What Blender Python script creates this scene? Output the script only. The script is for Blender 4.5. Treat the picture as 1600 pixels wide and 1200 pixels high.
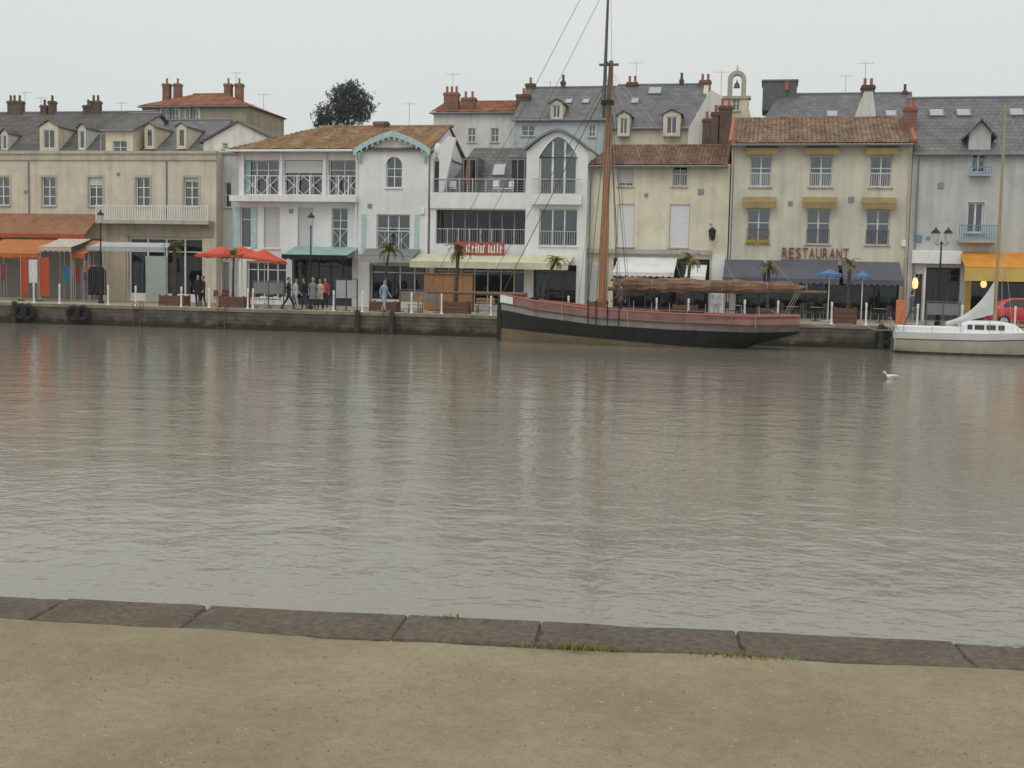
import bpy, bmesh, math, random
from mathutils import Vector, Matrix
from math import radians, sin, cos, pi
random.seed(7)
for _o in list(bpy.data.objects):
    bpy.data.objects.remove(_o)
SC = bpy.context.scene
COL = SC.collection

# ---------------------------------------------------------------- camera
EYE = Vector((0.0, 0.0, 2.85))          # water is z = 0, both quays are z = QZ
QZ = 1.1
FPX = 1900.0                            # focal length in pixels of a 1600 px wide frame
CAMROT = (Matrix.Rotation(radians(11.8), 3, 'Z') @ Matrix.Rotation(radians(90 - 4.8), 3, 'X')
          @ Matrix.Rotation(radians(1.2), 3, 'Z'))
cam_d = bpy.data.cameras.new('camera')
cam = bpy.data.objects.new('camera', cam_d)
COL.objects.link(cam)
cam.matrix_world = Matrix.Translation(EYE) @ CAMROT.to_4x4()
cam_d.sensor_width = 36.0
cam_d.lens = 36.0 * FPX / 1600.0
cam_d.clip_start = 0.1
cam_d.clip_end = 6000.0
SC.camera = cam

# ---------------------------------------------------------------- overcast sky
SUN_EL, SUN_AZ = 52.0, 200.0            # behind the camera, to its right
W = bpy.data.worlds.new('World')
SC.world = W
W.use_nodes = True
nt = W.node_tree
nt.nodes.clear()
wo = nt.nodes.new('ShaderNodeOutputWorld')
bg = nt.nodes.new('ShaderNodeBackground')
sky = nt.nodes.new('ShaderNodeTexSky')
sky.sky_type = 'NISHITA'
sky.sun_disc = False
sky.sun_elevation = radians(SUN_EL)
sky.sun_rotation = radians(SUN_AZ)
sky.air_density = 2.0
sky.dust_density = 6.0
hsv = nt.nodes.new('ShaderNodeHueSaturation')
hsv.inputs['Saturation'].default_value = 0.12
nt.links.new(sky.outputs[0], hsv.inputs['Color'])
tc = nt.nodes.new('ShaderNodeTexCoord')
sp = nt.nodes.new('ShaderNodeSeparateXYZ')
nt.links.new(tc.outputs['Generated'], sp.inputs[0])
cr = nt.nodes.new('ShaderNodeValToRGB')   # overcast cloud deck: brighter overhead than at the horizon
cr.color_ramp.elements[0].position = 0.0
cr.color_ramp.elements[0].color = (0.62, 0.682, 0.676, 1)
cr.color_ramp.elements[1].position = 1.0
cr.color_ramp.elements[1].color = (1.0, 1.0, 1.0, 1)
e = cr.color_ramp.elements.new(0.22)
e.color = (0.72, 0.75, 0.735, 1)
nt.links.new(sp.outputs['Z'], cr.inputs[0])
nz = nt.nodes.new('ShaderNodeTexNoise')
nz.inputs['Scale'].default_value = 2.2
nz.inputs['Detail'].default_value = 4
nt.links.new(tc.outputs['Generated'], nz.inputs['Vector'])
mr = nt.nodes.new('ShaderNodeMapRange')
mr.inputs['To Min'].default_value = 10.2
mr.inputs['To Max'].default_value = 11.2
nt.links.new(nz.outputs['Fac'], mr.inputs['Value'])
vm = nt.nodes.new('ShaderNodeVectorMath')
vm.operation = 'SCALE'
nt.links.new(cr.outputs[0], vm.inputs[0])
nt.links.new(mr.outputs[0], vm.inputs['Scale'])
mx = nt.nodes.new('ShaderNodeMixRGB')
mx.inputs[0].default_value = 0.93
nt.links.new(hsv.outputs[0], mx.inputs[1])
nt.links.new(vm.outputs[0], mx.inputs[2])
nt.links.new(mx.outputs[0], bg.inputs['Color'])
bg.inputs['Strength'].default_value = 0.1
nt.links.new(bg.outputs[0], wo.inputs['Surface'])

sun_d = bpy.data.lights.new('sun', 'SUN')
sun_d.energy = 0.6
sun_d.angle = radians(35)
sun_d.color = (1.0, 0.965, 0.92)
sun = bpy.data.objects.new('sun', sun_d)
COL.objects.link(sun)
sun.location = (0, -20, 60)
# sun azimuth measured like the sky texture: 0 = +Y, clockwise seen from above
_sd = Vector((sin(radians(SUN_AZ)) * cos(radians(SUN_EL)), cos(radians(SUN_AZ)) * cos(radians(SUN_EL)), sin(radians(SUN_EL))))
sun.rotation_euler = _sd.to_track_quat('Z', 'Y').to_euler()

SC.view_settings.view_transform = 'Standard'
SC.view_settings.look = 'None'
SC.view_settings.exposure = 0.0
SC.view_settings.gamma = 1.0
SC.view_settings.use_curve_mapping = False
SC.render.engine = 'CYCLES'
SC.cycles.use_denoising = True
SC.cycles.max_bounces = 8
SC.cycles.transparent_max_bounces = 16
SC.cycles.caustics_reflective = False
SC.cycles.caustics_refractive = False

# ---------------------------------------------------------------- measuring helpers
def ray(px, py):
    return CAMROT @ Vector(((px - 800) / FPX, (600 - py) / FPX, -1.0))
def P(px, py, Y):                        # the point on the vertical plane y = Y
    d = ray(px, py)
    return EYE + d * ((Y - EYE.y) / d.y)
def PZ(px, py, Z):                       # the point on the level plane z = Z
    d = ray(px, py)
    return EYE + d * ((Z - EYE.z) / d.z)
def RC(x0, x1, y0, y1, Y):               # upright rectangle (X0, X1, Z0, Z1) on y = Y
    xm, ym = (x0 + x1) / 2, (y0 + y1) / 2
    return (P(x0, ym, Y).x, P(x1, ym, Y).x, P(xm, y1, Y).z, P(xm, y0, Y).z)
def ROW(xs, y0, y1, Y):                  # a row of rectangles at one level
    xm = sum(a + b for a, b in xs) / (2 * len(xs))
    z0, z1 = P(xm, y1, Y).z, P(xm, y0, Y).z
    return [(P(a, (y0 + y1) / 2, Y).x, P(b, (y0 + y1) / 2, Y).x, z0, z1) for a, b in xs]

# ---------------------------------------------------------------- materials
def _nodes(name):
    m = bpy.data.materials.new(name)
    m.use_nodes = True
    n = m.node_tree
    return m, n, n.nodes['Principled BSDF']
def mat(name, col, rough=0.8, scale=3.0, amt=0.12, bump=0.0, bscale=30.0, stain=0.0, metal=0.0, spec=0.3, stretch=(1, 1, 1)):
    """plain surface with mottled colour, optional relief and vertical weather streaks"""
    m, n, b = _nodes(name)
    L = n.links.new
    tc = n.nodes.new('ShaderNodeTexCoord')
    mp = n.nodes.new('ShaderNodeMapping')
    mp.inputs['Scale'].default_value = stretch
    L(tc.outputs['Object'], mp.inputs[0])
    nz = n.nodes.new('ShaderNodeTexNoise')
    nz.inputs['Scale'].default_value = scale
    nz.inputs['Detail'].default_value = 5
    L(mp.outputs[0], nz.inputs['Vector'])
    rp = n.nodes.new('ShaderNodeMapRange')
    rp.inputs['From Min'].default_value = 0.3
    rp.inputs['From Max'].default_value = 0.7
    rp.inputs['To Min'].default_value = 1 - amt
    rp.inputs['To Max'].default_value = 1 + amt
    L(nz.outputs['Fac'], rp.inputs['Value'])
    out = rp.outputs[0]
    if stain > 0:
        m2 = n.nodes.new('ShaderNodeMapping')
        m2.inputs['Scale'].default_value = (2.6, 2.6, 0.16)
        L(tc.outputs['Object'], m2.inputs[0])
        n2 = n.nodes.new('ShaderNodeTexNoise')
        n2.inputs['Scale'].default_value = 1.0
        n2.inputs['Detail'].default_value = 6
        L(m2.outputs[0], n2.inputs['Vector'])
        r2 = n.nodes.new('ShaderNodeMapRange')
        r2.inputs['From Min'].default_value = 0.46
        r2.inputs['From Max'].default_value = 0.72
        r2.inputs['To Min'].default_value = 1.0
        r2.inputs['To Max'].default_value = 1 - stain
        L(n2.outputs['Fac'], r2.inputs['Value'])
        mu = n.nodes.new('ShaderNodeMath')
        mu.operation = 'MULTIPLY'
        L(out, mu.inputs[0])
        L(r2.outputs[0], mu.inputs[1])
        out = mu.outputs[0]
        # repaired and repainted areas, low contrast, ragged edges
        n4 = n.nodes.new('ShaderNodeTexNoise')
        n4.inputs['Scale'].default_value = .42
        n4.inputs['Detail'].default_value = 3
        L(tc.outputs['Object'], n4.inputs['Vector'])
        r4 = n.nodes.new('ShaderNodeMapRange')
        r4.inputs['From Min'].default_value = 0.52
        r4.inputs['From Max'].default_value = 0.545
        r4.inputs['To Min'].default_value = 1.0
        r4.inputs['To Max'].default_value = 1 - min(.07, stain * .5)
        L(n4.outputs['Fac'], r4.inputs['Value'])
        m4 = n.nodes.new('ShaderNodeMath')
        m4.operation = 'MULTIPLY'
        L(out, m4.inputs[0])
        L(r4.outputs[0], m4.inputs[1])
        out = m4.outputs[0]
    vs = n.nodes.new('ShaderNodeVectorMath')
    vs.operation = 'SCALE'
    vs.inputs[0].default_value = col
    L(out, vs.inputs['Scale'])
    L(vs.outputs[0], b.inputs['Base Color'])
    b.inputs['Roughness'].default_value = rough
    b.inputs['Metallic'].default_value = metal
    b.inputs['Specular IOR Level'].default_value = spec
    if bump > 0:
        n3 = n.nodes.new('ShaderNodeTexNoise')
        n3.inputs['Scale'].default_value = bscale
        n3.inputs['Detail'].default_value = 4
        L(mp.outputs[0], n3.inputs['Vector'])
        bp = n.nodes.new('ShaderNodeBump')
        bp.inputs['Strength'].default_value = bump
        bp.inputs['Distance'].default_value = 0.02
        L(n3.outputs['Fac'], bp.inputs['Height'])
        L(bp.outputs[0], b.inputs['Normal'])
    return m
def brickmat(name, c1, c2, mortar, bw, bh, msize=0.012, rough=0.85, axes='xz', bump=0.5, noise=0.25, tide=None):
    """courses of stones, bricks or slates too small to build singly"""
    m, n, b = _nodes(name)
    L = n.links.new
    tc = n.nodes.new('ShaderNodeTexCoord')
    sp = n.nodes.new('ShaderNodeSeparateXYZ')
    L(tc.outputs['Object'], sp.inputs[0])
    cb = n.nodes.new('ShaderNodeCombineXYZ')
    L(sp.outputs['X'], cb.inputs[0])
    L(sp.outputs['Z' if axes == 'xz' else 'Y'], cb.inputs[1])
    br = n.nodes.new('ShaderNodeTexBrick')
    br.inputs['Scale'].default_value = 1.0
    br.inputs['Color1'].default_value = (*c1, 1)
    br.inputs['Color2'].default_value = (*c2, 1)
    br.inputs['Mortar'].default_value = (*mortar, 1)
    br.inputs['Mortar Size'].default_value = msize
    br.inputs['Brick Width'].default_value = bw
    br.inputs['Row Height'].default_value = bh
    L(cb.outputs[0], br.inputs['Vector'])
    nz = n.nodes.new('ShaderNodeTexNoise')
    nz.inputs['Scale'].default_value = 1.3
    nz.inputs['Detail'].default_value = 7
    L(tc.outputs['Object'], nz.inputs['Vector'])
    rp = n.nodes.new('ShaderNodeMapRange')
    rp.inputs['From Min'].default_value = 0.3
    rp.inputs['From Max'].default_value = 0.7
    rp.inputs['To Min'].default_value = 1 - noise
    rp.inputs['To Max'].default_value = 1 + noise
    L(nz.outputs['Fac'], rp.inputs['Value'])
    vs = n.nodes.new('ShaderNodeVectorMath')
    vs.operation = 'SCALE'
    L(br.outputs['Color'], vs.inputs[0])
    L(rp.outputs[0], vs.inputs['Scale'])
    col = vs.outputs[0]
    if tide:                              # weed and damp left by the tide, ragged upper edge
        zt, tcol = tide
        ad = n.nodes.new('ShaderNodeMath')
        ad.operation = 'MULTIPLY_ADD'
        L(nz.outputs['Fac'], ad.inputs[0])
        ad.inputs[1].default_value = 0.9
        L(sp.outputs['Z'], ad.inputs[2])
        r2 = n.nodes.new('ShaderNodeMapRange')
        r2.inputs['From Min'].default_value = zt + 0.35
        r2.inputs['From Max'].default_value = zt + 0.6
        L(ad.outputs[0], r2.inputs['Value'])
        mc = n.nodes.new('ShaderNodeMixRGB')
        mc.inputs[1].default_value = (*tcol, 1)
        L(r2.outputs[0], mc.inputs[0])
        L(col, mc.inputs[2])
        col = mc.outputs[0]
    L(col, b.inputs['Base Color'])
    b.inputs['Roughness'].default_value = rough
    b.inputs['Specular IOR Level'].default_value = 0.3
    bp = n.nodes.new('ShaderNodeBump')
    bp.inputs['Strength'].default_value = bump
    bp.inputs['Distance'].default_value = 0.02
    L(br.outputs['Fac'], bp.inputs['Height'])
    bp.invert = True
    L(bp.outputs[0], b.inputs['Normal'])
    return m
def tilemat(name, c1, c2, c3):
    """fired clay, tile by tile: the tone changes from tile to tile along and across the slope"""
    m, n, b = _nodes(name)
    L = n.links.new
    tc = n.nodes.new('ShaderNodeTexCoord')
    mp = n.nodes.new('ShaderNodeMapping')
    mp.inputs['Scale'].default_value = (4.35, 2.6, 2.6)
    L(tc.outputs['Object'], mp.inputs[0])
    vo = n.nodes.new('ShaderNodeTexVoronoi')
    vo.inputs['Scale'].default_value = 1.0
    L(mp.outputs[0], vo.inputs['Vector'])
    sp = n.nodes.new('ShaderNodeSeparateColor')
    L(vo.outputs['Color'], sp.inputs[0])
    cr = n.nodes.new('ShaderNodeValToRGB')
    cr.color_ramp.elements[0].color = (*c1, 1)
    cr.color_ramp.elements[1].color = (*c3, 1)
    e = cr.color_ramp.elements.new(0.5)
    e.color = (*c2, 1)
    L(sp.outputs[0], cr.inputs[0])
    nz = n.nodes.new('ShaderNodeTexNoise')
    nz.inputs['Scale'].default_value = 0.8
    nz.inputs['Detail'].default_value = 6
    L(tc.outputs['Object'], nz.inputs['Vector'])
    rp = n.nodes.new('ShaderNodeMapRange')
    rp.inputs['From Min'].default_value = 0.3
    rp.inputs['From Max'].default_value = 0.7
    rp.inputs['To Min'].default_value = 0.72
    rp.inputs['To Max'].default_value = 1.15
    L(nz.outputs['Fac'], rp.inputs['Value'])
    vs = n.nodes.new('ShaderNodeVectorMath')
    vs.operation = 'SCALE'
    L(cr.outputs[0], vs.inputs[0])
    L(rp.outputs[0], vs.inputs['Scale'])
    L(vs.outputs[0], b.inputs['Base Color'])
    b.inputs['Roughness'].default_value = 0.9
    b.inputs['Specular IOR Level'].default_value = 0.2
    return m
def glassmat(name, tint=(0.62, 0.66, 0.68), refl=0.06):
    m = bpy.data.materials.new(name)
    m.use_nodes = True
    n = m.node_tree
    n.nodes.clear()
    L = n.links.new
    o = n.nodes.new('ShaderNodeOutputMaterial')
    tr = n.nodes.new('ShaderNodeBsdfTransparent')
    tr.inputs[0].default_value = (*tint, 1)
    gl = n.nodes.new('ShaderNodeBsdfGlossy')
    gl.inputs['Roughness'].default_value = 0.03
    gl.inputs['Color'].default_value = (0.95, 0.97, 1, 1)
    tc = n.nodes.new('ShaderNodeTexCoord')
    nz = n.nodes.new('ShaderNodeTexNoise')
    nz.inputs['Scale'].default_value = 1.2
    L(tc.outputs['Object'], nz.inputs['Vector'])
    bp = n.nodes.new('ShaderNodeBump')
    bp.inputs['Strength'].default_value = 0.12
    bp.inputs['Distance'].default_value = 0.05
    L(nz.outputs['Fac'], bp.inputs['Height'])
    L(bp.outputs[0], gl.inputs['Normal'])
    lw = n.nodes.new('ShaderNodeFresnel')
    lw.inputs['IOR'].default_value = 1.5
    ad = n.nodes.new('ShaderNodeMath')
    ad.operation = 'ADD'
    ad.inputs[1].default_value = refl
    L(lw.outputs[0], ad.inputs[0])
    mx = n.nodes.new('ShaderNodeMixShader')
    L(ad.outputs[0], mx.inputs[0])
    L(tr.outputs[0], mx.inputs[1])
    L(gl.outputs[0], mx.inputs[2])
    L(mx.outputs[0], o.inputs['Surface'])
    return m
def lampmat(name, col, strength):
    m, n, b = _nodes(name)
    b.inputs['Base Color'].default_value = (*col, 1)
    b.inputs['Emission Color'].default_value = (*col, 1)
    b.inputs['Emission Strength'].default_value = strength
    return m

M = {}
M['white'] = mat('white_render', (0.785, 0.79, 0.785), 0.85, 0.9, 0.05, 0.25, 60, 0.08)
M['white_b'] = mat('white_masonry_paint', (0.775, 0.78, 0.77), 0.85, 0.7, 0.06, 0.25, 60, 0.10)
M['cream_a'] = mat('weathered_cream_render', (0.64, 0.585, 0.47), 0.9, 0.8, 0.09, 0.3, 50, 0.18)
M['cream_d'] = mat('warm_cream_render', (0.715, 0.665, 0.515), 0.9, 0.8, 0.08, 0.3, 50, 0.14)
M['cream_e'] = mat('pale_cream_render', (0.635, 0.60, 0.49), 0.9, 0.7, 0.08, 0.3, 50, 0.15)
M['grey_f'] = mat('pale_grey_render', (0.51, 0.535, 0.515), 0.9, 0.7, 0.07, 0.3, 50, 0.18)
M['grey_ab'] = mat('grey_white_render', (0.58, 0.60, 0.58), 0.9, 0.7, 0.07, 0.3, 50, 0.22)
M['pale_blue'] = mat('pale_blue_render', (0.50, 0.545, 0.57), 0.9, 0.7, 0.06, 0.3, 50, 0.15)
M['bg_white'] = mat('old_white_render', (0.66, 0.65, 0.60), 0.9, 0.7, 0.08, 0.3, 50, 0.2)
M['bg_cream'] = mat('old_cream_render', (0.66, 0.60, 0.46), 0.9, 0.7, 0.08, 0.3, 50, 0.2)
M['bg_brown'] = mat('brown_rubble_wall', (0.22, 0.175, 0.12), 0.95, 2.5, 0.25, 0.4, 20, 0.2)
M['bg_olive'] = mat('olive_beige_render', (0.36, 0.31, 0.225), 0.95, 1.5, 0.15, 0.4, 20, 0.2)
M['slate'] = brickmat('slate', (0.13, 0.13, 0.132), (0.17, 0.168, 0.166), (0.07, 0.07, 0.075), 0.34, 0.24, 0.014, 0.6, bump=0.6, noise=0.22)
M['slate_brown'] = brickmat('old_slate', (0.105, 0.098, 0.09), (0.14, 0.13, 0.118), (0.06, 0.058, 0.055), 0.34, 0.24, 0.014, 0.75, bump=0.6, noise=0.28)
M['tile_orange'] = tilemat('orange_clay_tile', (0.24, 0.145, 0.075), (0.31, 0.19, 0.10), (0.37, 0.25, 0.145))
M['tile_brown'] = tilemat('brown_clay_tile', (0.15, 0.085, 0.06), (0.21, 0.125, 0.085), (0.27, 0.17, 0.115))
M['tile_mossy'] = tilemat('mossy_clay_tile', (0.17, 0.115, 0.075), (0.25, 0.17, 0.11), (0.32, 0.23, 0.15))
M['tile_red'] = tilemat('red_clay_tile', (0.26, 0.105, 0.065), (0.32, 0.13, 0.08), (0.36, 0.17, 0.11))
M['brick'] = brickmat('chimney_brick', (0.27, 0.10, 0.065), (0.21, 0.09, 0.06), (0.25, 0.21, 0.17), 0.24, 0.08, 0.01, 0.9, noise=0.3)
M['brick_dark'] = brickmat('sooty_brick', (0.15, 0.09, 0.065), (0.11, 0.075, 0.06), (0.12, 0.105, 0.09), 0.24, 0.08, 0.01, 0.9, noise=0.3)
M['pot'] = mat('terracotta', (0.40, 0.15, 0.08), 0.85, 6, 0.15)
M['lead'] = mat('zinc', (0.22, 0.23, 0.24), 0.5, 4, 0.12, metal=0.4)
M['frame'] = mat('white_joinery', (0.78, 0.78, 0.76), 0.5, 3, 0.05)
M['frame_dark'] = mat('dark_joinery', (0.07, 0.07, 0.075), 0.5, 3, 0.1)
M['frame_grey'] = mat('grey_joinery', (0.30, 0.30, 0.31), 0.5, 3, 0.08)
M['shutter'] = mat('grey_shutter', (0.60, 0.605, 0.615), 0.6, 2, 0.05, stretch=(1, 1, 14))
M['shutter_w'] = mat('pale_shutter', (0.72, 0.72, 0.74), 0.55, 2, 0.05, stretch=(1, 1, 14))
M['teal'] = mat('teal_paint', (0.42, 0.56, 0.56), 0.6, 5, 0.15)
M['blue'] = mat('blue_paint', (0.14, 0.28, 0.42), 0.5, 5, 0.15)
M['iron'] = mat('black_iron', (0.022, 0.023, 0.025), 0.5, 9, 0.2, metal=0.3)
M['ironwork'] = mat('grey_ironwork', (0.13, 0.13, 0.135), 0.5, 9, 0.2)
M['glass'] = glassmat('window_glass')
M['glass_dark'] = glassmat('shop_glass', (0.42, 0.44, 0.45), 0.0)
M['glass_sky'] = glassmat('skylight_glass', (0.25, 0.3, 0.32), 0.38)
M['curtain'] = mat('net_curtain', (0.62, 0.62, 0.62), 0.95, 2, 0.1, 0.4, 14, stretch=(9, 1, 0.6))
M['room'] = mat('room_wall', (0.42, 0.39, 0.34), 0.95)
M['slab'] = mat('concrete', (0.42, 0.41, 0.385), 0.9, 2, 0.1, 0.3, 30, 0.2)
M['ledge'] = mat('weathered_ledge', (0.50, 0.455, 0.35), 0.9, 2, 0.12, 0.3, 30, 0.25)
M['stone'] = mat('pale_stone', (0.46, 0.42, 0.34), 0.9, 3, 0.14, 0.4, 30, 0.15)
def canvas(name, col, amt=0.07, stain=0.12):
    return mat(name, col, 0.9, 1.4, amt, 0.35, 5.0, stain, spec=0.15)
M['c_orange'] = canvas('orange_canvas', (0.50, 0.135, 0.035))
M['c_orange2'] = canvas('faded_orange_canvas', (0.44, 0.17, 0.065))
M['c_rust'] = canvas('faded_rust_canvas', (0.31, 0.155, 0.09), 0.12, 0.25)
M['c_redorange'] = canvas('red_orange_canvas', (0.48, 0.09, 0.035))
M['c_pale'] = canvas('pale_plastic_awning', (0.50, 0.44, 0.37))
M['c_greyw'] = canvas('grey_white_awning', (0.44, 0.45, 0.46))
M['c_red'] = canvas('coral_red_canvas', (0.60, 0.105, 0.06))
M['c_teal'] = canvas('pale_teal_canvas', (0.30, 0.45, 0.42), 0.1, 0.2)
M['c_black'] = canvas('black_canvas', (0.025, 0.025, 0.027))
M['c_cream'] = canvas('cream_canvas', (0.62, 0.60, 0.43))
M['c_slate'] = canvas('slate_blue_canvas', (0.125, 0.13, 0.155))
M['c_ochre'] = canvas('ochre_canvas', (0.36, 0.265, 0.125), 0.1, 0.2)
M['c_white'] = canvas('white_canvas', (0.74, 0.74, 0.73))
M['c_yellow'] = canvas('yellow_canvas', (0.62, 0.45, 0.14))
M['c_amber'] = canvas('amber_canvas', (0.66, 0.29, 0.05))
M['c_blue'] = canvas('bright_blue_canvas', (0.11, 0.21, 0.40))
M['c_grey'] = canvas('grey_canvas', (0.22, 0.22, 0.225))
M['red_paint'] = mat('red_paint', (0.21, 0.062, 0.045), 0.45, 5, 0.1)
M['white_paint'] = mat('white_paint', (0.80, 0.80, 0.78), 0.45, 5, 0.06)
M['wood'] = mat('brown_planks', (0.135, 0.07, 0.045), 0.7, 3, 0.25, 0.3, 20, stretch=(1, 1, 9))
M['wood_light'] = mat('tan_timber', (0.30, 0.19, 0.10), 0.7, 3, 0.2, 0.3, 20, stretch=(1, 1, 6))
M['orange_board'] = mat('orange_board', (0.31, 0.165, 0.075), 0.7, 2, 0.12)
M['soil'] = mat('soil', (0.05, 0.035, 0.025), 1.0, 20, 0.3)
M['rubber'] = mat('rubber', (0.018, 0.018, 0.018), 0.8, 8, 0.25)
M['rust'] = mat('rusty_steel', (0.16, 0.09, 0.055), 0.8, 9, 0.4, 0.3, 30)
M['steel'] = mat('galvanised_steel', (0.45, 0.46, 0.46), 0.45, 8, 0.12, metal=0.5)
M['rope'] = mat('tarred_rope', (0.10, 0.09, 0.075), 0.9, 30, 0.2)
M['rope_pale'] = mat('pale_rope', (0.45, 0.42, 0.34), 0.9, 30, 0.2)

# ---------------------------------------------------------------- mesh helpers
class MB:
    def __init__(s):
        s.v, s.f, s.m = [], [], []
    def face(s, pts, mi=0):
        i = len(s.v)
        s.v += [tuple(p) for p in pts]
        s.f.append(tuple(range(i, i + len(pts))))
        s.m.append(mi)
    def box(s, x0, x1, y0, y1, z0, z1, mi=0):
        i = len(s.v)
        s.v += [(x, y, z) for z in (z0, z1) for y in (y0, y1) for x in (x0, x1)]
        for q in ((0, 2, 3, 1), (4, 5, 7, 6), (0, 1, 5, 4), (2, 6, 7, 3), (0, 4, 6, 2), (1, 3, 7, 5)):
            s.f.append(tuple(i + k for k in q))
            s.m.append(mi)
        return s
    def bbox(s, x0, x1, y0, y1, z0, z1, r=0.02, mi=0):
        """box with chamfered vertical and top edges"""
        ring = lambda d, z: [(x0 + r + d, y0 + d, z), (x1 - r - d, y0 + d, z), (x1 - d, y0 + r + d, z), (x1 - d, y1 - r - d, z),
                             (x1 - r - d, y1 - d, z), (x0 + r + d, y1 - d, z), (x0 + d, y1 - r - d, z), (x0 + d, y0 + r + d, z)]
        s.loft([ring(0, z0), ring(0, z1 - r), ring(r * 0.8, z1)], mi=mi)
        return s
    def loft(s, rings, close=True, caps=True, mi=0):
        n = len(rings[0])
        i0 = len(s.v)
        for r in rings:
            s.v += [tuple(p) for p in r]
        for a in range(len(rings) - 1):
            for k in range(n if close else n - 1):
                k2 = (k + 1) % n
                s.f.append((i0 + a * n + k, i0 + a * n + k2, i0 + (a + 1) * n + k2, i0 + (a + 1) * n + k))
                s.m.append(mi(a, k) if callable(mi) else mi)
        if caps and close:
            m0 = 0 if callable(mi) else mi
            s.f.append(tuple(i0 + k for k in reversed(range(n))))
            s.m.append(m0)
            s.f.append(tuple(i0 + (len(rings) - 1) * n + k for k in range(n)))
            s.m.append(m0)
        return s
    def tube(s, pts, r, n=6, mi=0, caps=True):
        pts = [Vector(p) for p in pts]
        rings = []
        up0 = None
        for k, p in enumerate(pts):
            a = pts[max(k - 1, 0)]
            b = pts[min(k + 1, len(pts) - 1)]
            d = (b - a).normalized()
            u = d.orthogonal().normalized() if up0 is None else (up0 - d * up0.dot(d)).normalized()
            up0 = u
            w = d.cross(u)
            rr = r[k] if isinstance(r, (list, tuple)) else r
            rings.append([p + (u * cos(2 * pi * j / n) + w * sin(2 * pi * j / n)) * rr for j in range(n)])
        return s.loft(rings, True, caps, mi)
    def lathe(s, c, prof, n=10, mi=0):
        c = Vector(c)
        return s.loft([[c + Vector((r * cos(2 * pi * j / n), r * sin(2 * pi * j / n), z)) for j in range(n)] for r, z in prof], mi=mi)
    def ell(s, c, rx, ry, rz, n=10, k=7, mi=0):
        c = Vector(c)
        rings = []
        for a in range(1, k):
            t = pi * a / k
            rings.append([c + Vector((rx * sin(t) * cos(2 * pi * j / n), ry * sin(t) * sin(2 * pi * j / n), -rz * cos(t))) for j in range(n)])
        i0 = len(s.v)
        s.loft(rings, True, False, mi)
        m = len(rings)
        s.v.append(tuple(c + Vector((0, 0, -rz))))
        s.v.append(tuple(c + Vector((0, 0, rz))))
        for j in range(n):
            s.f.append((i0 + (j + 1) % n, i0 + j, i0 + m * n))
            s.m.append(mi)
            s.f.append((i0 + (m - 1) * n + j, i0 + (m - 1) * n + (j + 1) % n, i0 + m * n + 1))
            s.m.append(mi)
        return s
    def prism(s, prof, x0, x1, axis='x', mi=0):
        """closed profile of (a, b) pairs swept along an axis"""
        if axis == 'x':
            g = lambda t: [(t, a, b) for a, b in prof]
        else:
            g = lambda t: [(a, t, b) for a, b in prof]
        return s.loft([g(x0), g(x1)], mi=mi)
    def build(s, name, mats, parent=None, smooth=False, origin=None):
        o = origin if origin is not None else (parent_origin(parent) if parent else Vector((0, 0, 0)))
        me = bpy.data.meshes.new(name)
        me.from_pydata([(x - o[0], y - o[1], z - o[2]) for x, y, z in s.v], [], s.f)
        if not isinstance(mats, (list, tuple)):
            mats = [mats]
        for m in mats:
            me.materials.append(M[m] if isinstance(m, str) else m)
        if len(mats) > 1:
            me.polygons.foreach_set('material_index', s.m)
        bm = bmesh.new()
        bm.from_mesh(me)
        bmesh.ops.recalc_face_normals(bm, faces=bm.faces)
        bm.to_mesh(me)
        bm.free()
        if smooth:
            me.polygons.foreach_set('use_smooth', [True] * len(me.polygons))
            try:
                me.set_sharp_from_angle(angle=radians(40))
            except Exception:
                pass
        me.update()
        ob = bpy.data.objects.new(name, me)
        COL.objects.link(ob)
        if parent:
            ob.parent = parent
        elif origin is not None:
            ob.location = origin
        return ob
def parent_origin(o):
    v = Vector((0, 0, 0))
    while o:
        v += o.location
        o = o.parent
    return v
def tag(o, label=None, cat=None, group=None, kind=None):
    for k, v in (('label', label), ('category', cat), ('group', group), ('kind', kind)):
        if v:
            o[k] = v
    return o
def thing(name, label, cat, loc=(0, 0, 0), group=None):
    o = bpy.data.objects.new(name, None)
    o.empty_display_size = 0.3
    COL.objects.link(o)
    o.location = loc
    return tag(o, label, cat, group)
def copy_tree(o, parent=None):
    c = o.copy()
    COL.objects.link(c)
    if parent:
        c.parent = parent
    for ch in list(o.children):
        copy_tree(ch, c)
    return c
def bar(root, name, m, x0, x1, y0, y1, z0, z1):
    return MB().box(x0, x1, y0, y1, z0, z1).build(name, m, root)
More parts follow.
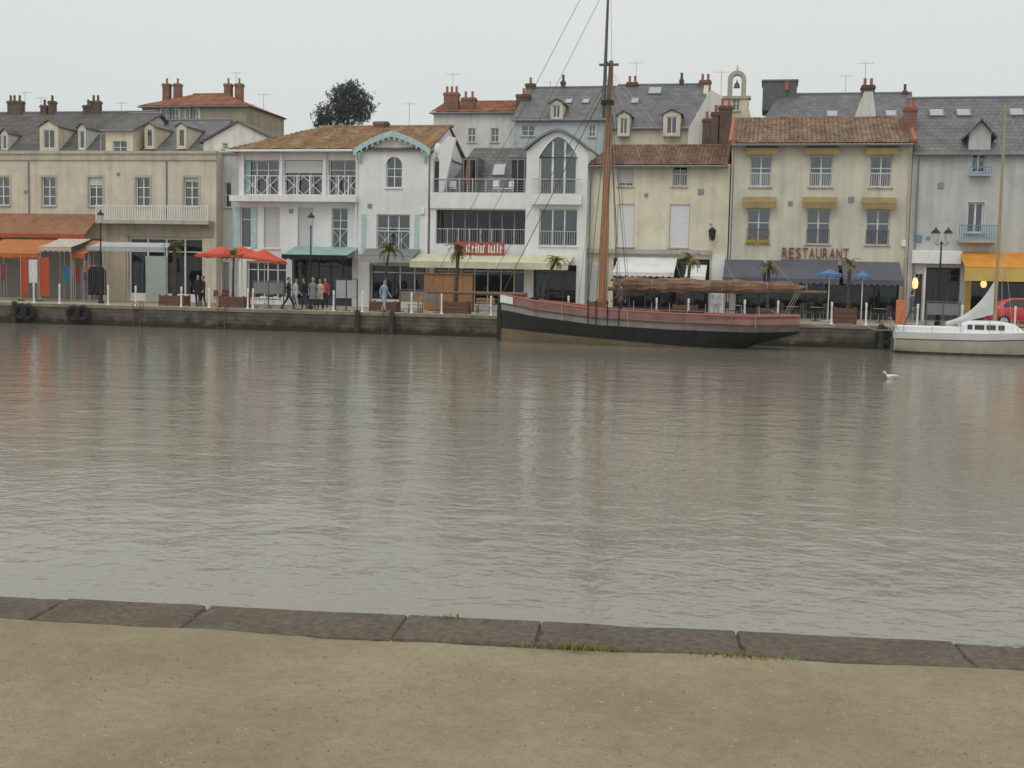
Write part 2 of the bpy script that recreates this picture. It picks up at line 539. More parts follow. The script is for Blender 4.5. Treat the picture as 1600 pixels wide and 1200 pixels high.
# ---------------------------------------------------------------- building helpers
def inside(x, z, ops):
    return any(a < x < b and c < z < d for a, b, c, d in ops)
def wall(root, x0, x1, z0, z1, Y, depth, ops, m, t=0.3, floors=(), gable=None, name='wall'):
    """hollow storeyed box whose front has real openings; gable = (ridge y, ridge z) closes the two ends"""
    mb = MB()
    ops = [(max(a, x0 + .05), min(b, x1 - .05), max(c, z0 + .02), z1 if d > z1 + .3 else min(d, z1 - .05)) for a, b, c, d in ops]
    xs = sorted({x0, x1, *[o[0] for o in ops], *[o[1] for o in ops]})
    zs = sorted({z0, z1, *[o[2] for o in ops], *[o[3] for o in ops]})
    for i in range(len(xs) - 1):
        for k in range(len(zs) - 1):
            a, b, c, d = xs[i], xs[i + 1], zs[k], zs[k + 1]
            if b - a < 1e-5 or d - c < 1e-5 or inside((a + b) / 2, (c + d) / 2, ops):
                continue
            mb.face([(a, Y, c), (b, Y, c), (b, Y, d), (a, Y, d)])
            mb.face([(a, Y + t, c), (b, Y + t, c), (b, Y + t, d), (a, Y + t, d)], 1)
    for a, b, c, d in ops:
        mb.face([(a, Y, c), (a, Y + t, c), (a, Y + t, d), (a, Y, d)])
        mb.face([(b, Y, c), (b, Y + t, c), (b, Y + t, d), (b, Y, d)])
        mb.face([(a, Y, d), (b, Y, d), (b, Y + t, d), (a, Y + t, d)])
        mb.face([(a, Y, c), (b, Y, c), (b, Y + t, c), (a, Y + t, c)])
    yb = Y + depth
    for x in (x0, x1):
        mb.face([(x, Y, z0), (x, yb, z0), (x, yb, z1), (x, Y, z1)])
        if gable:
            gy, gz = gable
            mb.face([(x, Y, z1), (x, yb, z1), (x, gy, gz)])
    mb.face([(x0, yb, z0), (x1, yb, z0), (x1, yb, z1), (x0, yb, z1)])
    mb.face([(x0, Y, z1), (x1, Y, z1), (x1, yb, z1), (x0, yb, z1)])
    w = mb.build(name, [m, 'room'], root)
    r = MB()
    for z in floors:
        r.box(x0 + .02, x1 - .02, Y + t + .01, yb - .02, z - .1, z + .1)
    r.box(x0 + .02, x1 - .02, Y + min(4.0, depth * .6), Y + min(4.0, depth * .6) + .1, z0, z1 - .02)
    n = max(1, int((x1 - x0) / 4.5))
    for k in range(1, n):
        xx = x0 + (x1 - x0) * k / n
        if not any(a - .1 < xx < b + .1 for a, b, c, d in ops):
            r.box(xx - .05, xx + .05, Y + t + .01, Y + min(4.0, depth * .6) - .01, z0, z1 - .02)
    r.build('room_partition', 'room', root)
    return w
def railing(root, x0, x1, z0, z1, Y, m='frame', style='bars', gap=0.12, r=0.014, name='railing', posts=0):
    mb = MB()
    mb.box(x0, x1, Y - .025, Y + .025, z1 - .05, z1)
    mb.box(x0, x1, Y - .018, Y + .018, z0, z0 + .035)
    if style == 'bars':
        n = max(2, int((x1 - x0) / gap))
        for k in range(n + 1):
            x = x0 + (x1 - x0) * k / n
            mb.box(x - r, x + r, Y - r, Y + r, z0 + .036, z1 - .051)
    elif style == 'lattice':
        n = max(1, round((x1 - x0) / (z1 - z0)))
        w = (x1 - x0) / n
        for k in range(n):
            a = x0 + k * w
            mb.tube([(a, Y, z0 + .03), (a + w, Y, z1 - .05)], r, 4)
            mb.tube([(a, Y + .03, z1 - .05), (a + w, Y + .03, z0 + .03)], r, 4)
            mb.tube([(a + w / 2, Y + .015, z0 + .03), (a + w / 2, Y + .015, z1 - .05)], r, 4)
    if posts:
        for k in range(posts + 1):
            x = x0 + (x1 - x0) * k / posts
            mb.box(x - .035, x + .035, Y - .035, Y + .035, z0 - .02, z1 + .03)
    return mb.build(name, m, root)
def window(root, rect, Y, n=2, tr=(), recess=.16, frame='frame', fw=.06, pane='glass', sill=True, curtain=0, rail=None, blind=0, trim=None, sillm='stone', name='window'):
    a, b, c, d = rect
    y = Y + recess
    mb = MB()
    mb.box(a, a + fw, y, y + .07, c, d)
    mb.box(b - fw, b, y, y + .07, c, d)
    mb.box(a + fw, b - fw, y, y + .07, c, c + fw)
    mb.box(a + fw, b - fw, y, y + .07, d - fw, d)
    xs = [a + fw + (b - a - 2 * fw) * k / n for k in range(n + 1)]
    zs = [c + fw] + [c + (d - c) * q for q in tr] + [d - fw]
    for x in xs[1:-1]:
        mb.box(x - fw * .55, x + fw * .55, y - .01, y + .065, c + fw, d - fw)
    for z in zs[1:-1]:
        for k in range(n):
            mb.box(xs[k] + (fw * .55 if k else 0), xs[k + 1] - (fw * .55 if k < n - 1 else 0), y + .004, y + .06, z - fw * .4, z + fw * .4)
    w = mb.build(name, frame, root)
    for k in range(n):
        for j in range(len(zs) - 1):
            MB().box(xs[k] + .01, xs[k + 1] - .01, y + .03, y + .036, zs[j], zs[j + 1]).build('pane', pane, w)
    if sill:
        MB().bbox(a - .08, b + .08, Y - .1, y - .003, c - .08, c - .002, .015).build('sill', sillm, w)
    if trim:
        mm = MB()
        for q in ((a - .14, a - .002, c, d + .14), (b + .002, b + .14, c, d + .14), (a - .002, b + .002, d + .002, d + .14)):
            mm.box(q[0], q[1], Y - .03, Y + .02, q[2], q[3])
        mm.build('surround', trim, w)
    if curtain:
        for s in (0, 1):
            cw = (b - a) * min(.48, curtain * random.uniform(.5, 1.9))
            xa = a + fw if s == 0 else b - fw - cw
            k = 10
            mm = MB()
            pts = [(xa + cw * q / k, y + .13 + .02 * (q % 2)) for q in range(k + 1)]
            for q in range(k):
                mm.face([(*pts[q], c + .05), (*pts[q + 1], c + .05), (*pts[q + 1], d - .05), (*pts[q], d - .05)])
            mm.build('curtain', 'curtain', w)
    if blind:
        zb = d - (d - c) * blind
        mm = MB()
        k = max(4, int((d - zb) / .09))
        for q in range(k):
            za, zc = zb + (d - zb) * q / k, zb + (d - zb) * (q + 1) / k
            mm.box(a + .02, b - .02, y - .055, y - .03 + .006 * (q % 2), za + .006, zc - .004)
        mm.build('roller_shutter', 'shutter', w)
    if rail:
        railing(w, a + .02, b - .02, c + .03, c + rail[0] * (d - c), Y + .05, rail[1], rail[2], rail[3] if len(rail) > 3 else .12)
    return w
def shopfront(root, rect, Y, n=4, frame='frame_dark', recess=.25, riser=.45, transom=.8, fw=.07, pane='glass_dark'):
    a, b, c, d = rect
    y = Y + recess
    mb = MB()
    mb.box(a, b, y, y + .1, c, c + riser)
    mb.box(a, b, y, y + .1, d - .12, d)
    zt = c + (d - c) * transom
    xs = [a + (b - a) * k / n for k in range(n + 1)]
    for k, x in enumerate(xs):
        xx = min(max(x, a + fw / 2), b - fw / 2)
        mb.box(xx - fw / 2, xx + fw / 2, y - .01, y + .095, c + riser, d - .12)
    for k in range(n):
        mb.box(xs[k] + fw, xs[k + 1] - fw, y + .01, y + .08, zt - .03, zt + .03)
    w = mb.build('shop_front', frame, root)
    for k in range(n):
        MB().box(xs[k] + .02, xs[k + 1] - .02, y + .04, y + .046, c + riser, zt).build('pane', pane, w)
        MB().box(xs[k] + .02, xs[k + 1] - .02, y + .04, y + .046, zt, d - .12).build('pane', pane, w)
    return w
def awning(root, x0, x1, Y, ztop, zfront, proj, m, valance=.25, vm=None, name='awning', sag=.05, arms=True, scallop=True, barm=None):
    """sloping fabric on a wall, hanging valance and folding arms"""
    n = max(6, int((x1 - x0) / .35))
    mb = MB()
    rows = 6
    g = []
    for j in range(rows + 1):
        t = j / rows
        g.append([(x0 + (x1 - x0) * k / n, Y - .02 - proj * t, ztop + (zfront - ztop) * t - sag * sin(pi * t) * (.7 + .3 * sin(k * 1.9))) for k in range(n + 1)])
    top = [[(x, y, z + .012) for x, y, z in r] for r in g]
    for gg in (g, top):
        for j in range(rows):
            for k in range(n):
                mb.face([gg[j][k], gg[j][k + 1], gg[j + 1][k + 1], gg[j + 1][k]])
    for k in (0, n):                       # side cheeks
        for j in range(rows):
            mb.face([g[j][k], top[j][k], top[j + 1][k], g[j + 1][k]])
    for j in (0, rows):
        for k in range(n):
            mb.face([g[j][k], top[j][k], top[j][k + 1], g[j][k + 1]])
    a = mb.build(name, m, root, smooth=True)
    if valance:
        v = MB()
        for k in range(n):
            p, q = g[rows][k], g[rows][k + 1]
            xm = (p[0] + q[0]) / 2
            dz = valance
            z1 = .8 * dz if scallop else dz
            v.box(p[0], xm, p[1] - .016, p[1] - .006, p[2] - z1, p[2] + .01)
            v.box(xm, q[0], p[1] - .018, p[1] - .008, p[2] - dz, p[2] + .01)
        v.build('valance', vm or m, a)
    MB().tube([(x0 - .03, Y - proj - .02, zfront), (x1 + .03, Y - proj - .02, zfront)], .03, 6).build('front_bar', barm or m, a)
    if arms:
        for x in (x0 + .3, x1 - .3):
            MB().tube([(x, Y - .03, ztop - .35), (x + .12, Y - proj * .5, (ztop + zfront) / 2 - .22), (x, Y - proj, zfront - .03)], .022, 5).build('arm', 'steel', a)
    return a
def tile_roof(root, x0, x1, ye, ze, yr, zr, m, period=.23, amp=.045, hipl=0, hipr=0, name='roof', back=None):
    """front slope of curved clay tiles from the eave (ye, ze) to the ridge (yr, zr); plain slope behind"""
    L = math.hypot(yr - ye, zr - ze)
    rows = max(2, int(L / .36))
    ny, nz = -(zr - ze) / L, (yr - ye) / L
    cols = int((x1 - x0) / period)
    sub = 6
    mb = MB()
    idx = []
    for k in range(cols * sub + 1):
        x = x0 + (x1 - x0) * k / (cols * sub)
        vmax = 1.0
        if hipl:
            vmax = min(vmax, (x - x0) / hipl)
        if hipr:
            vmax = min(vmax, (x1 - x) / hipr)
        vmax = max(vmax, .004)
        ph = (k % sub) / sub
        h = amp * math.sin(pi * ph) ** .8 if k % sub else -.012
        jit = .012 * math.sin(k // sub * 7.3)
        col = []
        for j in range(rows):
            for e_ in (0, 1):
                v = min((j + e_ * .985) / rows, vmax)
                st = .028 * (1 - e_) + jit * (1 - e_)
                y, z = ye + (yr - ye) * v, ze + (zr - ze) * v
                col.append((x, y + ny * (h + st), z + nz * (h + st)))
        idx.append(len(mb.v))
        mb.v += col
    nr = rows * 2
    for k in range(len(idx) - 1):
        for j in range(nr - 1):
            mb.f.append((idx[k] + j, idx[k + 1] + j, idx[k + 1] + j + 1, idx[k] + j + 1))
            mb.m.append(0)
    yb = back if back else 2 * yr - ye
    hl, hr = hipl, hipr
    mb.face([(x0 + hl, yr, zr), (x1 - hr, yr, zr), (x1, yb, ze), (x0, yb, ze)])
    if hl:
        mb.face([(x0, ye, ze), (x0 + hl, yr, zr), (x0, yb, ze)])
    if hr:
        mb.face([(x1, ye, ze), (x1 - hr, yr, zr), (x1, yb, ze)])
    mb.face([(x0, ye + .02, ze - .07), (x1, ye + .02, ze - .07), (x1, yb, ze - .07), (x0, yb, ze - .07)])
    r = mb.build(name, m, root)
    rt = MB()
    xx = x0 + hl
    while xx < x1 - hr - .2:
        rt.tube([(xx, yr, zr + .02), (xx + .4, yr, zr + .035)], [.12, .10], 7)
        xx += .38
    rt.build('ridge_tiles', m, r)
    return r
def slab_roof(root, x0, x1, ye, ze, yr, zr, yb, m, t=.14, hipl=0, hipr=0, name='roof'):
    mb = MB()
    up, dn = [], []
    for z in (0, -t):
        A, B, Cc, D = (x0, ye, ze + z), (x1, ye, ze + z), (x1 - hipr, yr, zr + z), (x0 + hipl, yr, zr + z)
        E_, F_ = (x1, yb, ze + z), (x0, yb, ze + z)
        mb.face([A, B, Cc, D])
        mb.face([D, Cc, E_, F_])
        if hipl:
            mb.face([A, D, F_])
        if hipr:
            mb.face([B, E_, Cc])
    for p, q in (((x0, ye, ze), (x1, ye, ze)), ((x0, yb, ze), (x1, yb, ze)), ((x0, ye, ze), (x0 + hipl, yr, zr)), ((x0 + hipl, yr, zr), (x0, yb, ze)), ((x1, ye, ze), (x1 - hipr, yr, zr)), ((x1 - hipr, yr, zr), (x1, yb, ze))):
        mb.face([p, q, (q[0], q[1], q[2] - t), (p[0], p[1], p[2] - t)])
    r = mb.build(name, m, root)
    MB().tube([(x0 + hipl, yr, zr + .02), (x1 - hipr, yr, zr + .02)], .09, 6).build('ridge_cap', 'lead', r)
    return r
def gutter(root, x0, x1, y, z, zbot=None, xd=None, m='lead'):
    g = MB().tube([(x0, y, z), (x1, y, z)], .07, 6).build('gutter', m, root)
    if zbot is not None:
        MB().tube([(xd, y, z - .05), (xd, y + .22, z - .5), (xd, y + .22, zbot)], .045, 6).build('downpipe', m, root)
    return g
def chimney(root, x, z0, z1, y, w, d, m='brick', pots=2, potm='pot'):
    mb = MB()
    mb.box(x - w / 2, x + w / 2, y - d / 2, y + d / 2, z0, z1 - .22)
    mb.box(x - w / 2 - .06, x + w / 2 + .06, y - d / 2 - .06, y + d / 2 + .06, z1 - .215, z1 - .1)
    mb.box(x - w / 2 - .02, x + w / 2 + .02, y - d / 2 - .02, y + d / 2 + .02, z1 - .095, z1)
    c = mb.build('chimney', m, root)
    for k in range(pots):
        px = x + (k - (pots - 1) / 2) * w / max(pots, 1)
        MB().lathe((px, y, z1 + .003), [(.13, 0), (.10, .08), (.095, .4), (.12, .46), (.09, .46)], 8).build('chimney_pot', potm, c)
    return c
def antenna(root, x, y, z0, z1, n=5):
    mb = MB().tube([(x, y, z0), (x, y, z1)], .022, 5)
    mb.tube([(x - .5, y, z1 - .12), (x + .5, y, z1 - .12)], .013, 4)
    for k in range(n):
        q = x - .45 + .9 * k / (n - 1)
        mb.tube([(q, y - .25, z1 - .1), (q, y + .25, z1 - .1)], .009, 4)
    return mb.build('aerial', 'steel', root)
def dormer(root, rect, Y, depth, m='bg_cream', roofm='slate', peak=.5, n=2, pane='glass', win=None, over=.14):
    a, b, c, d = rect
    t = .12
    w = win or (a + (b - a) * .2, b - (b - a) * .2, c + (d - c) * .12, d - (d - c) * .12)
    wl = wall(root, a, b, c, d, Y, depth, [w], m, t, name='dormer')
    mb = MB()
    xm = (a + b) / 2
    mb.loft([[(a, Y, d), (b, Y, d), (xm, Y, d + peak - .06)], [(a, Y + t, d), (b, Y + t, d), (xm, Y + t, d + peak - .06)]])
    mb.build('dormer_gable', m, wl)
    mb = MB()
    for s, x in ((1, a - over), (-1, b + over)):
        mb.loft([[(x, Y - over, d - .05), (xm, Y - over, d + peak), (xm, Y - over, d + peak + .07), (x, Y - over, d + .02)],
                 [(x, Y + depth, d - .05), (xm, Y + depth, d + peak), (xm, Y + depth, d + peak + .07), (x, Y + depth, d + .02)]])
    mb.build('dormer_roof', roofm, wl)
    window(root, w, Y, n, (), .06, 'frame', .05, pane, sill=False)
    return wl
def skylight(root, x, ye, ze, yr, zr, v, w, h, m='glass_sky'):
    """window lying in the slope that runs from (ye, ze) to (yr, zr), at fraction v of it"""
    L = math.hypot(yr - ye, zr - ze)
    dy, dz = (yr - ye) / L, (zr - ze) / L
    ny, nz = -dz, dy
    cy, cz = ye + (yr - ye) * v, ze + (zr - ze) * v
    def ring(hw, hh, o):
        return [(x + sx * hw, cy + dy * sv * hh + ny * o, cz + dz * sv * hh + nz * o) for sx, sv in ((-1, -1), (1, -1), (1, 1), (-1, 1))]
    f = MB().loft([ring(w / 2, h / 2, -.05), ring(w / 2, h / 2, .09), ring(w / 2 - .07, h / 2 - .07, .09), ring(w / 2 - .07, h / 2 - .07, .03)], caps=False).build('skylight', 'lead', root)
    MB().face(ring(w / 2 - .07, h / 2 - .07, .06))
    mb = MB()
    mb.loft([ring(w / 2 - .07, h / 2 - .07, .05), ring(w / 2 - .07, h / 2 - .07, .062)])
    mb.build('pane', m, f)
    return f
def house(name, label, px0, px1, ye, yr, Y, ridge_dy, wallm, roofm, ops_px=(), hipl=0, hipr=0, depth=None, zbase=2.0, tiles=False, over=.25, curt=.2, group=None, trim=None, wn=2):
    """hillside house measured from its eave line and ridge line"""
    xm = (px0 + px1) / 2
    x0, x1 = P(px0, ye, Y).x, P(px1, ye, Y).x
    ze = P(xm, ye, Y).z
    zr = P(xm, yr, Y + ridge_dy).z
    depth = depth or 2 * ridge_dy
    root = thing(name, label, 'house', ((x0 + x1) / 2, Y, zbase), group)
    ops = [RC(*q, Y) for q in ops_px]
    wall(root, x0, x1, zbase, ze, Y, depth, ops, wallm, .25, gable=(Y + ridge_dy, zr - .12) if not (hipl or hipr) else None)
    for q in ops:
        window(root, q, Y, wn, (.5,), .12, 'frame', .05, 'glass', curtain=curt, trim=trim)
    f = tile_roof if tiles else slab_roof
    sl = (zr - ze) / ridge_dy
    if tiles:
        r = tile_roof(root, x0 - over, x1 + over, Y - over, ze - sl * over + .1, Y + ridge_dy, zr + .1, roofm, hipl=hipl, hipr=hipr, back=Y + depth + over)
    else:
        r = slab_roof(root, x0 - over, x1 + over, Y - over, ze - sl * over + .1, Y + ridge_dy, zr + .1, Y + depth + over, roofm, hipl=hipl, hipr=hipr)
    gutter(root, x0 - over, x1 + over, Y - over - .05, ze - sl * over + .03)
    return root, (x0, x1, ze, zr, Y - over, ze - sl * over + .1, Y + ridge_dy, zr + .1)
def text_mesh(word, size, depth):
    cu = bpy.data.curves.new('lettering', 'FONT')
    cu.body = word
    cu.size = size
    cu.extrude = depth
    cu.resolution_u = 3
    ob = bpy.data.objects.new('lettering', cu)
    COL.objects.link(ob)
    dg = bpy.context.evaluated_depsgraph_get()
    me = bpy.data.meshes.new_from_object(ob.evaluated_get(dg))
    bpy.data.objects.remove(ob)
    return me
def lettering(root, word, x0, x1, z0, z1, Y, m, name='letter', bold=.0):
    """one raised letter per character, spread evenly over the width"""
    n = len(word)
    w = (x1 - x0) / n
    for k, ch in enumerate(word):
        if ch == ' ':
            continue
        me = text_mesh(ch, 1.0, .03)
        vx = [v.co.x for v in me.vertices]
        vy = [v.co.y for v in me.vertices]
        sx = min(w * .8 / max(max(vx) - min(vx), .01), 1.6 * (z1 - z0) / (max(vy) - min(vy)))
        sz = (z1 - z0) / (max(vy) - min(vy))
        cx = (max(vx) + min(vx)) / 2
        o = parent_origin(root)
        for v in me.vertices:
            q = v.co.copy()
            v.co = (x0 + w * (k + .5) + (q.x - cx) * sx - o.x, Y - q.z - o.y, z0 + (q.y - min(vy)) * sz - o.z)
        me.materials.clear()
        me.materials.append(M[m])
        ob = bpy.data.objects.new(name, me)
        COL.objects.link(ob)
        ob.parent = root

# ---------------------------------------------------------------- the ground, the quays and the water
YQ, YN = 60.7, 72.6                       # far quay edge, house fronts
m_, n_, b_ = _nodes('harbour_water')
L_ = n_.links.new
tc_ = n_.nodes.new('ShaderNodeTexCoord')
hs = []
for sc, st, wgt, rot in (((0.5, 0.62, 1), 1.0, 1.0, 8), ((1.9, 2.3, 1), 1.0, .62, -14), ((6.0, 7.5, 1), 1.0, .24, 12)):
    mp_ = n_.nodes.new('ShaderNodeMapping')
    mp_.inputs['Scale'].default_value = sc
    mp_.inputs['Rotation'].default_value = (0, 0, radians(rot))
    L_(tc_.outputs['Object'], mp_.inputs[0])
    q_ = n_.nodes.new('ShaderNodeTexNoise')
    q_.inputs['Scale'].default_value = st
    q_.inputs['Detail'].default_value = 3
    q_.inputs['Distortion'].default_value = .3
    L_(mp_.outputs[0], q_.inputs['Vector'])
    k_ = n_.nodes.new('ShaderNodeMath')
    k_.operation = 'MULTIPLY'
    k_.inputs[1].default_value = wgt
    L_(q_.outputs['Fac'], k_.inputs[0])
    hs.append(k_.outputs[0])
a1 = n_.nodes.new('ShaderNodeMath')
L_(hs[0], a1.inputs[0])
L_(hs[1], a1.inputs[1])
a2 = n_.nodes.new('ShaderNodeMath')
L_(a1.outputs[0], a2.inputs[0])
L_(hs[2], a2.inputs[1])
bp_ = n_.nodes.new('ShaderNodeBump')
bp_.inputs['Strength'].default_value = 1.0
bp_.inputs['Distance'].default_value = 0.026
L_(a2.outputs[0], bp_.inputs['Height'])
L_(bp_.outputs[0], b_.inputs['Normal'])
nzc = n_.nodes.new('ShaderNodeTexNoise')
nzc.inputs['Scale'].default_value = 0.09
nzc.inputs['Detail'].default_value = 4
L_(tc_.outputs['Object'], nzc.inputs['Vector'])
crc = n_.nodes.new('ShaderNodeValToRGB')
crc.color_ramp.elements[0].position = .35
crc.color_ramp.elements[0].color = (0.205, 0.19, 0.15, 1)
crc.color_ramp.elements[1].position = .65
crc.color_ramp.elements[1].color = (0.245, 0.23, 0.185, 1)
L_(nzc.outputs['Fac'], crc.inputs[0])
L_(crc.outputs[0], b_.inputs['Base Color'])
b_.inputs['Roughness'].default_value = 0.06
b_.inputs['IOR'].default_value = 1.33
b_.inputs['Specular IOR Level'].default_value = 0.5
M['water'] = m_
tag(MB().box(-400, 400, -30, YQ + .5, -3, 0).build('harbour_water', 'water'), kind='structure')

M['quay_wall'] = brickmat('quay_masonry', (0.125, 0.108, 0.082), (0.10, 0.088, 0.068), (0.075, 0.066, 0.052), 0.55, 0.24, 0.016, 0.9, bump=.7, noise=.45, tide=(.28, (0.035, 0.034, 0.022)))
M['pave'] = mat('sandy_paving', (0.33, 0.275, 0.195), 0.95, 1.2, 0.14, 0.3, 30)
M['land'] = mat('hillside', (0.10, 0.095, 0.05), 1.0, 0.4, 0.3, 0.3, 5)
mb = MB()
prof = [(YQ + .3, QZ - .02), (84, QZ - .02), (90, 3.2), (100, 5.5), (125, 8.0), (200, 11), (900, 14)]
for (ya, za), (yb, zb) in zip(prof, prof[1:]):
    mb.face([(-600, ya, za), (600, ya, za), (600, yb, zb), (-600, yb, zb)])
tag(mb.build('ground', 'land'), kind='structure')
tag(MB().box(-140, 140, YQ + .45, 84, QZ - .3, QZ).build('pavement', 'pave'), kind='structure')
qr = thing('quay_wall', 'dark weed-stained stone quay wall below the house fronts', 'wall', (0, YQ, 0))
MB().box(-140, 140, YQ, YQ + .45, -2, QZ - .16).build('masonry', 'quay_wall', qr)
mb = MB()
x = -140.0
while x < 140:
    w = random.uniform(1.1, 1.7)
    mb.bbox(x + .006, x + w - .006, YQ - .05 + random.uniform(-.01, .01), YQ + .448, QZ - .158, QZ + .012 + random.uniform(0, .008), .018)
    x += w
tag(mb.build('coping', mat('far_coping', (0.24, 0.205, 0.15), 0.9, 1.5, .2, .3, 25), qr), kind='stuff')

# the near quay: path of packed sand, granite coping, wall down to the water
A0, A1 = PZ(0, 930, QZ), PZ(1600, 1008, QZ)
ev = (A1 - A0).normalized()               # along the edge
nv = Vector((ev.y, -ev.x, 0))             # towards the viewer's side
m_, n_, b_ = _nodes('packed_sand')
L_ = n_.links.new
tc_ = n_.nodes.new('ShaderNodeTexCoord')
def nnoise(scale, detail, rough=.6):
    q = n_.nodes.new('ShaderNodeTexNoise')
    q.inputs['Scale'].default_value = scale
    q.inputs['Detail'].default_value = detail
    q.inputs['Roughness'].default_value = rough
    L_(tc_.outputs['Object'], q.inputs['Vector'])
    return q
n1, n2, n3 = nnoise(1.1, 8, .68), nnoise(16, 6, .8), nnoise(110, 3, .7)
cr_ = n_.nodes.new('ShaderNodeValToRGB')
cr_.color_ramp.elements[0].position = .36
cr_.color_ramp.elements[0].color = (0.26, 0.213, 0.132, 1)
cr_.color_ramp.elements[1].position = .64
cr_.color_ramp.elements[1].color = (0.328, 0.281, 0.185, 1)
L_(n1.outputs['Fac'], cr_.inputs[0])
mu_ = n_.nodes.new('ShaderNodeMath')
mu_.operation = 'ADD'
for q, i in ((n2, 0), (n3, 1)):
    r_ = n_.nodes.new('ShaderNodeMapRange')
    r_.inputs['From Min'].default_value = .3
    r_.inputs['From Max'].default_value = .7
    r_.inputs['To Min'].default_value = (.34, .34)[i]
    r_.inputs['To Max'].default_value = (.62, .68)[i]
    L_(q.outputs['Fac'], r_.inputs['Value'])
    L_(r_.outputs[0], mu_.inputs[i])
vs_ = n_.nodes.new('ShaderNodeVectorMath')
vs_.operation = 'SCALE'
L_(cr_.outputs[0], vs_.inputs[0])
L_(mu_.outputs[0], vs_.inputs['Scale'])
L_(vs_.outputs[0], b_.inputs['Base Color'])
b_.inputs['Roughness'].default_value = 1.0
b_.inputs['Specular IOR Level'].default_value = .15
bp_ = n_.nodes.new('ShaderNodeBump')
bp_.inputs['Strength'].default_value = .7
bp_.inputs['Distance'].default_value = .012
L_(mu_.outputs[0], bp_.inputs['Height'])
L_(bp_.outputs[0], b_.inputs['Normal'])
M['sand'] = m_
CW = .44                                   # width of the coping
def edge(s, off, z):                       # s metres along the near edge, off metres inland
    q = A0 + ev * s + nv * off
    return Vector((q.x, q.y, z))
mb = MB()
S0, S1, NS, NO = -40.0, 50.0, 700, 60
offs = [CW + 30 * (k / NO) ** 2.2 for k in range(NO + 1)]
def gz(s, o):
    return QZ - .002 + .010 * sin(s * 1.7 + o) * sin(o * 2.3 + 1) + .008 * sin(s * 5.1 + 2 * o) + .02 * (1 - math.exp(-(o - CW) * 4)) - .012
gi = [[None] * (NO + 1) for _ in range(NS + 1)]
for i in range(NS + 1):
    s = S0 + (S1 - S0) * i / NS
    for k, o in enumerate(offs):
        gi[i][k] = len(mb.v)
        if k == 0:                         # sand trodden over the inner edge of the stones, raggedly
            o2 = CW - .035 - .03 * sin(s * 2.9) * sin(s * 1.3 + 1) - .02 * sin(s * 11.3)
            mb.v.append(tuple(edge(s, o2, QZ - .012)))
        else:
            mb.v.append(tuple(edge(s, o, gz(s, o) + (.008 if k < 6 else 0))))
for i in range(NS):
    for k in range(NO):
        mb.f.append((gi[i][k], gi[i + 1][k], gi[i + 1][k + 1], gi[i][k + 1]))
        mb.m.append(0)
tag(mb.build('path', 'sand', smooth=True), kind='structure')
M['granite'] = mat('grey_granite', (0.148, 0.122, 0.092), .9, 22, .3, .9, 90, .2)
M['granite_b'] = mat('brown_granite', (0.147, 0.119, 0.088), .9, 26, .3, .9, 90, .2)
M['granite_c'] = mat('blue_grey_granite', (0.165, 0.15, 0.127), .9, 24, .3, .9, 90, .2)
nq = thing('near_quay_edge', 'grey granite coping edging the sandy path above the water', 'quay', A0)
del nq['category'], nq['label']
tag(nq, kind='structure')
nq.name = 'quay_edge'
wl_ = MB()
wl_.face([edge(S0, .02, -2), edge(S1, .02, -2), edge(S1, .02, QZ - .3), edge(S0, .02, QZ - .3)])
wl_.face([edge(S0, .02, QZ - .3), edge(S1, .02, QZ - .3), edge(S1, CW + .05, QZ - .3), edge(S0, CW + .05, QZ - .3)])
wl_.face([edge(S0, CW + .05, QZ - .3), edge(S1, CW + .05, QZ - .3), edge(S1, CW + .05, QZ - .03), edge(S0, CW + .05, QZ - .03)])
wl_.build('masonry', 'quay_wall', nq)
mt_ = MB()
mt_.loft([[edge(q, .03, QZ - .28), edge(q, CW - .03, QZ - .28), edge(q, CW - .03, QZ - .014), edge(q, .03, QZ - .014)] for q in (-9, 17)])
mt_.build('mortar', mat('joint_mortar', (.10, .085, .065), .95, 8, .2), nq)
s = -9.0
rs = random.Random(21)
while s < 16:
    w = rs.uniform(.62, 1.15)
    a, b = s + .0015, s + w - .0015
    o0, o1 = rs.uniform(-.008, .008), CW - rs.uniform(.0, .02)
    zt = QZ + rs.uniform(-.004, .004)
    tilt = rs.uniform(-.004, .004)
    n1_, n2_ = 14, 6
    out = [(a + (b - a) * k / n1_, o0) for k in range(n1_)] + [(b, o0 + (o1 - o0) * k / n2_) for k in range(n2_)] + [(b - (b - a) * k / n1_, o1) for k in range(n1_)] + [(a, o1 - (o1 - o0) * k / n2_) for k in range(n2_)]
    jit = [rs.uniform(0, .005) + (rs.uniform(.008, .02) if rs.random() < .12 else 0) for _ in out]   # chipped arrises
    sm_, om_ = (a + b) / 2, (o0 + o1) / 2
    def rg(d, z, wob=0):
        pts = []
        for (ss, oo), q in zip(out, jit):
            vs_, vo_ = sm_ - ss, om_ - oo
            l_ = math.hypot(vs_, vo_)
            pts.append(edge(ss + vs_ / l_ * (d + q), oo + vo_ / l_ * (d + q), z + (tilt * (oo - om_) / .2) + rs.uniform(-wob, wob)))
        return pts
    MB().loft([rg(0, QZ - .29), rg(0, zt - .012), rg(.006, zt - .003, .0015), rg(.016, zt, .001)]).build('coping_stone', rs.choice(['granite', 'granite', 'granite_b', 'granite_c']) if s < 6.5 else rs.choice(['granite_c', 'granite_c', 'granite']), nq)
    s += w
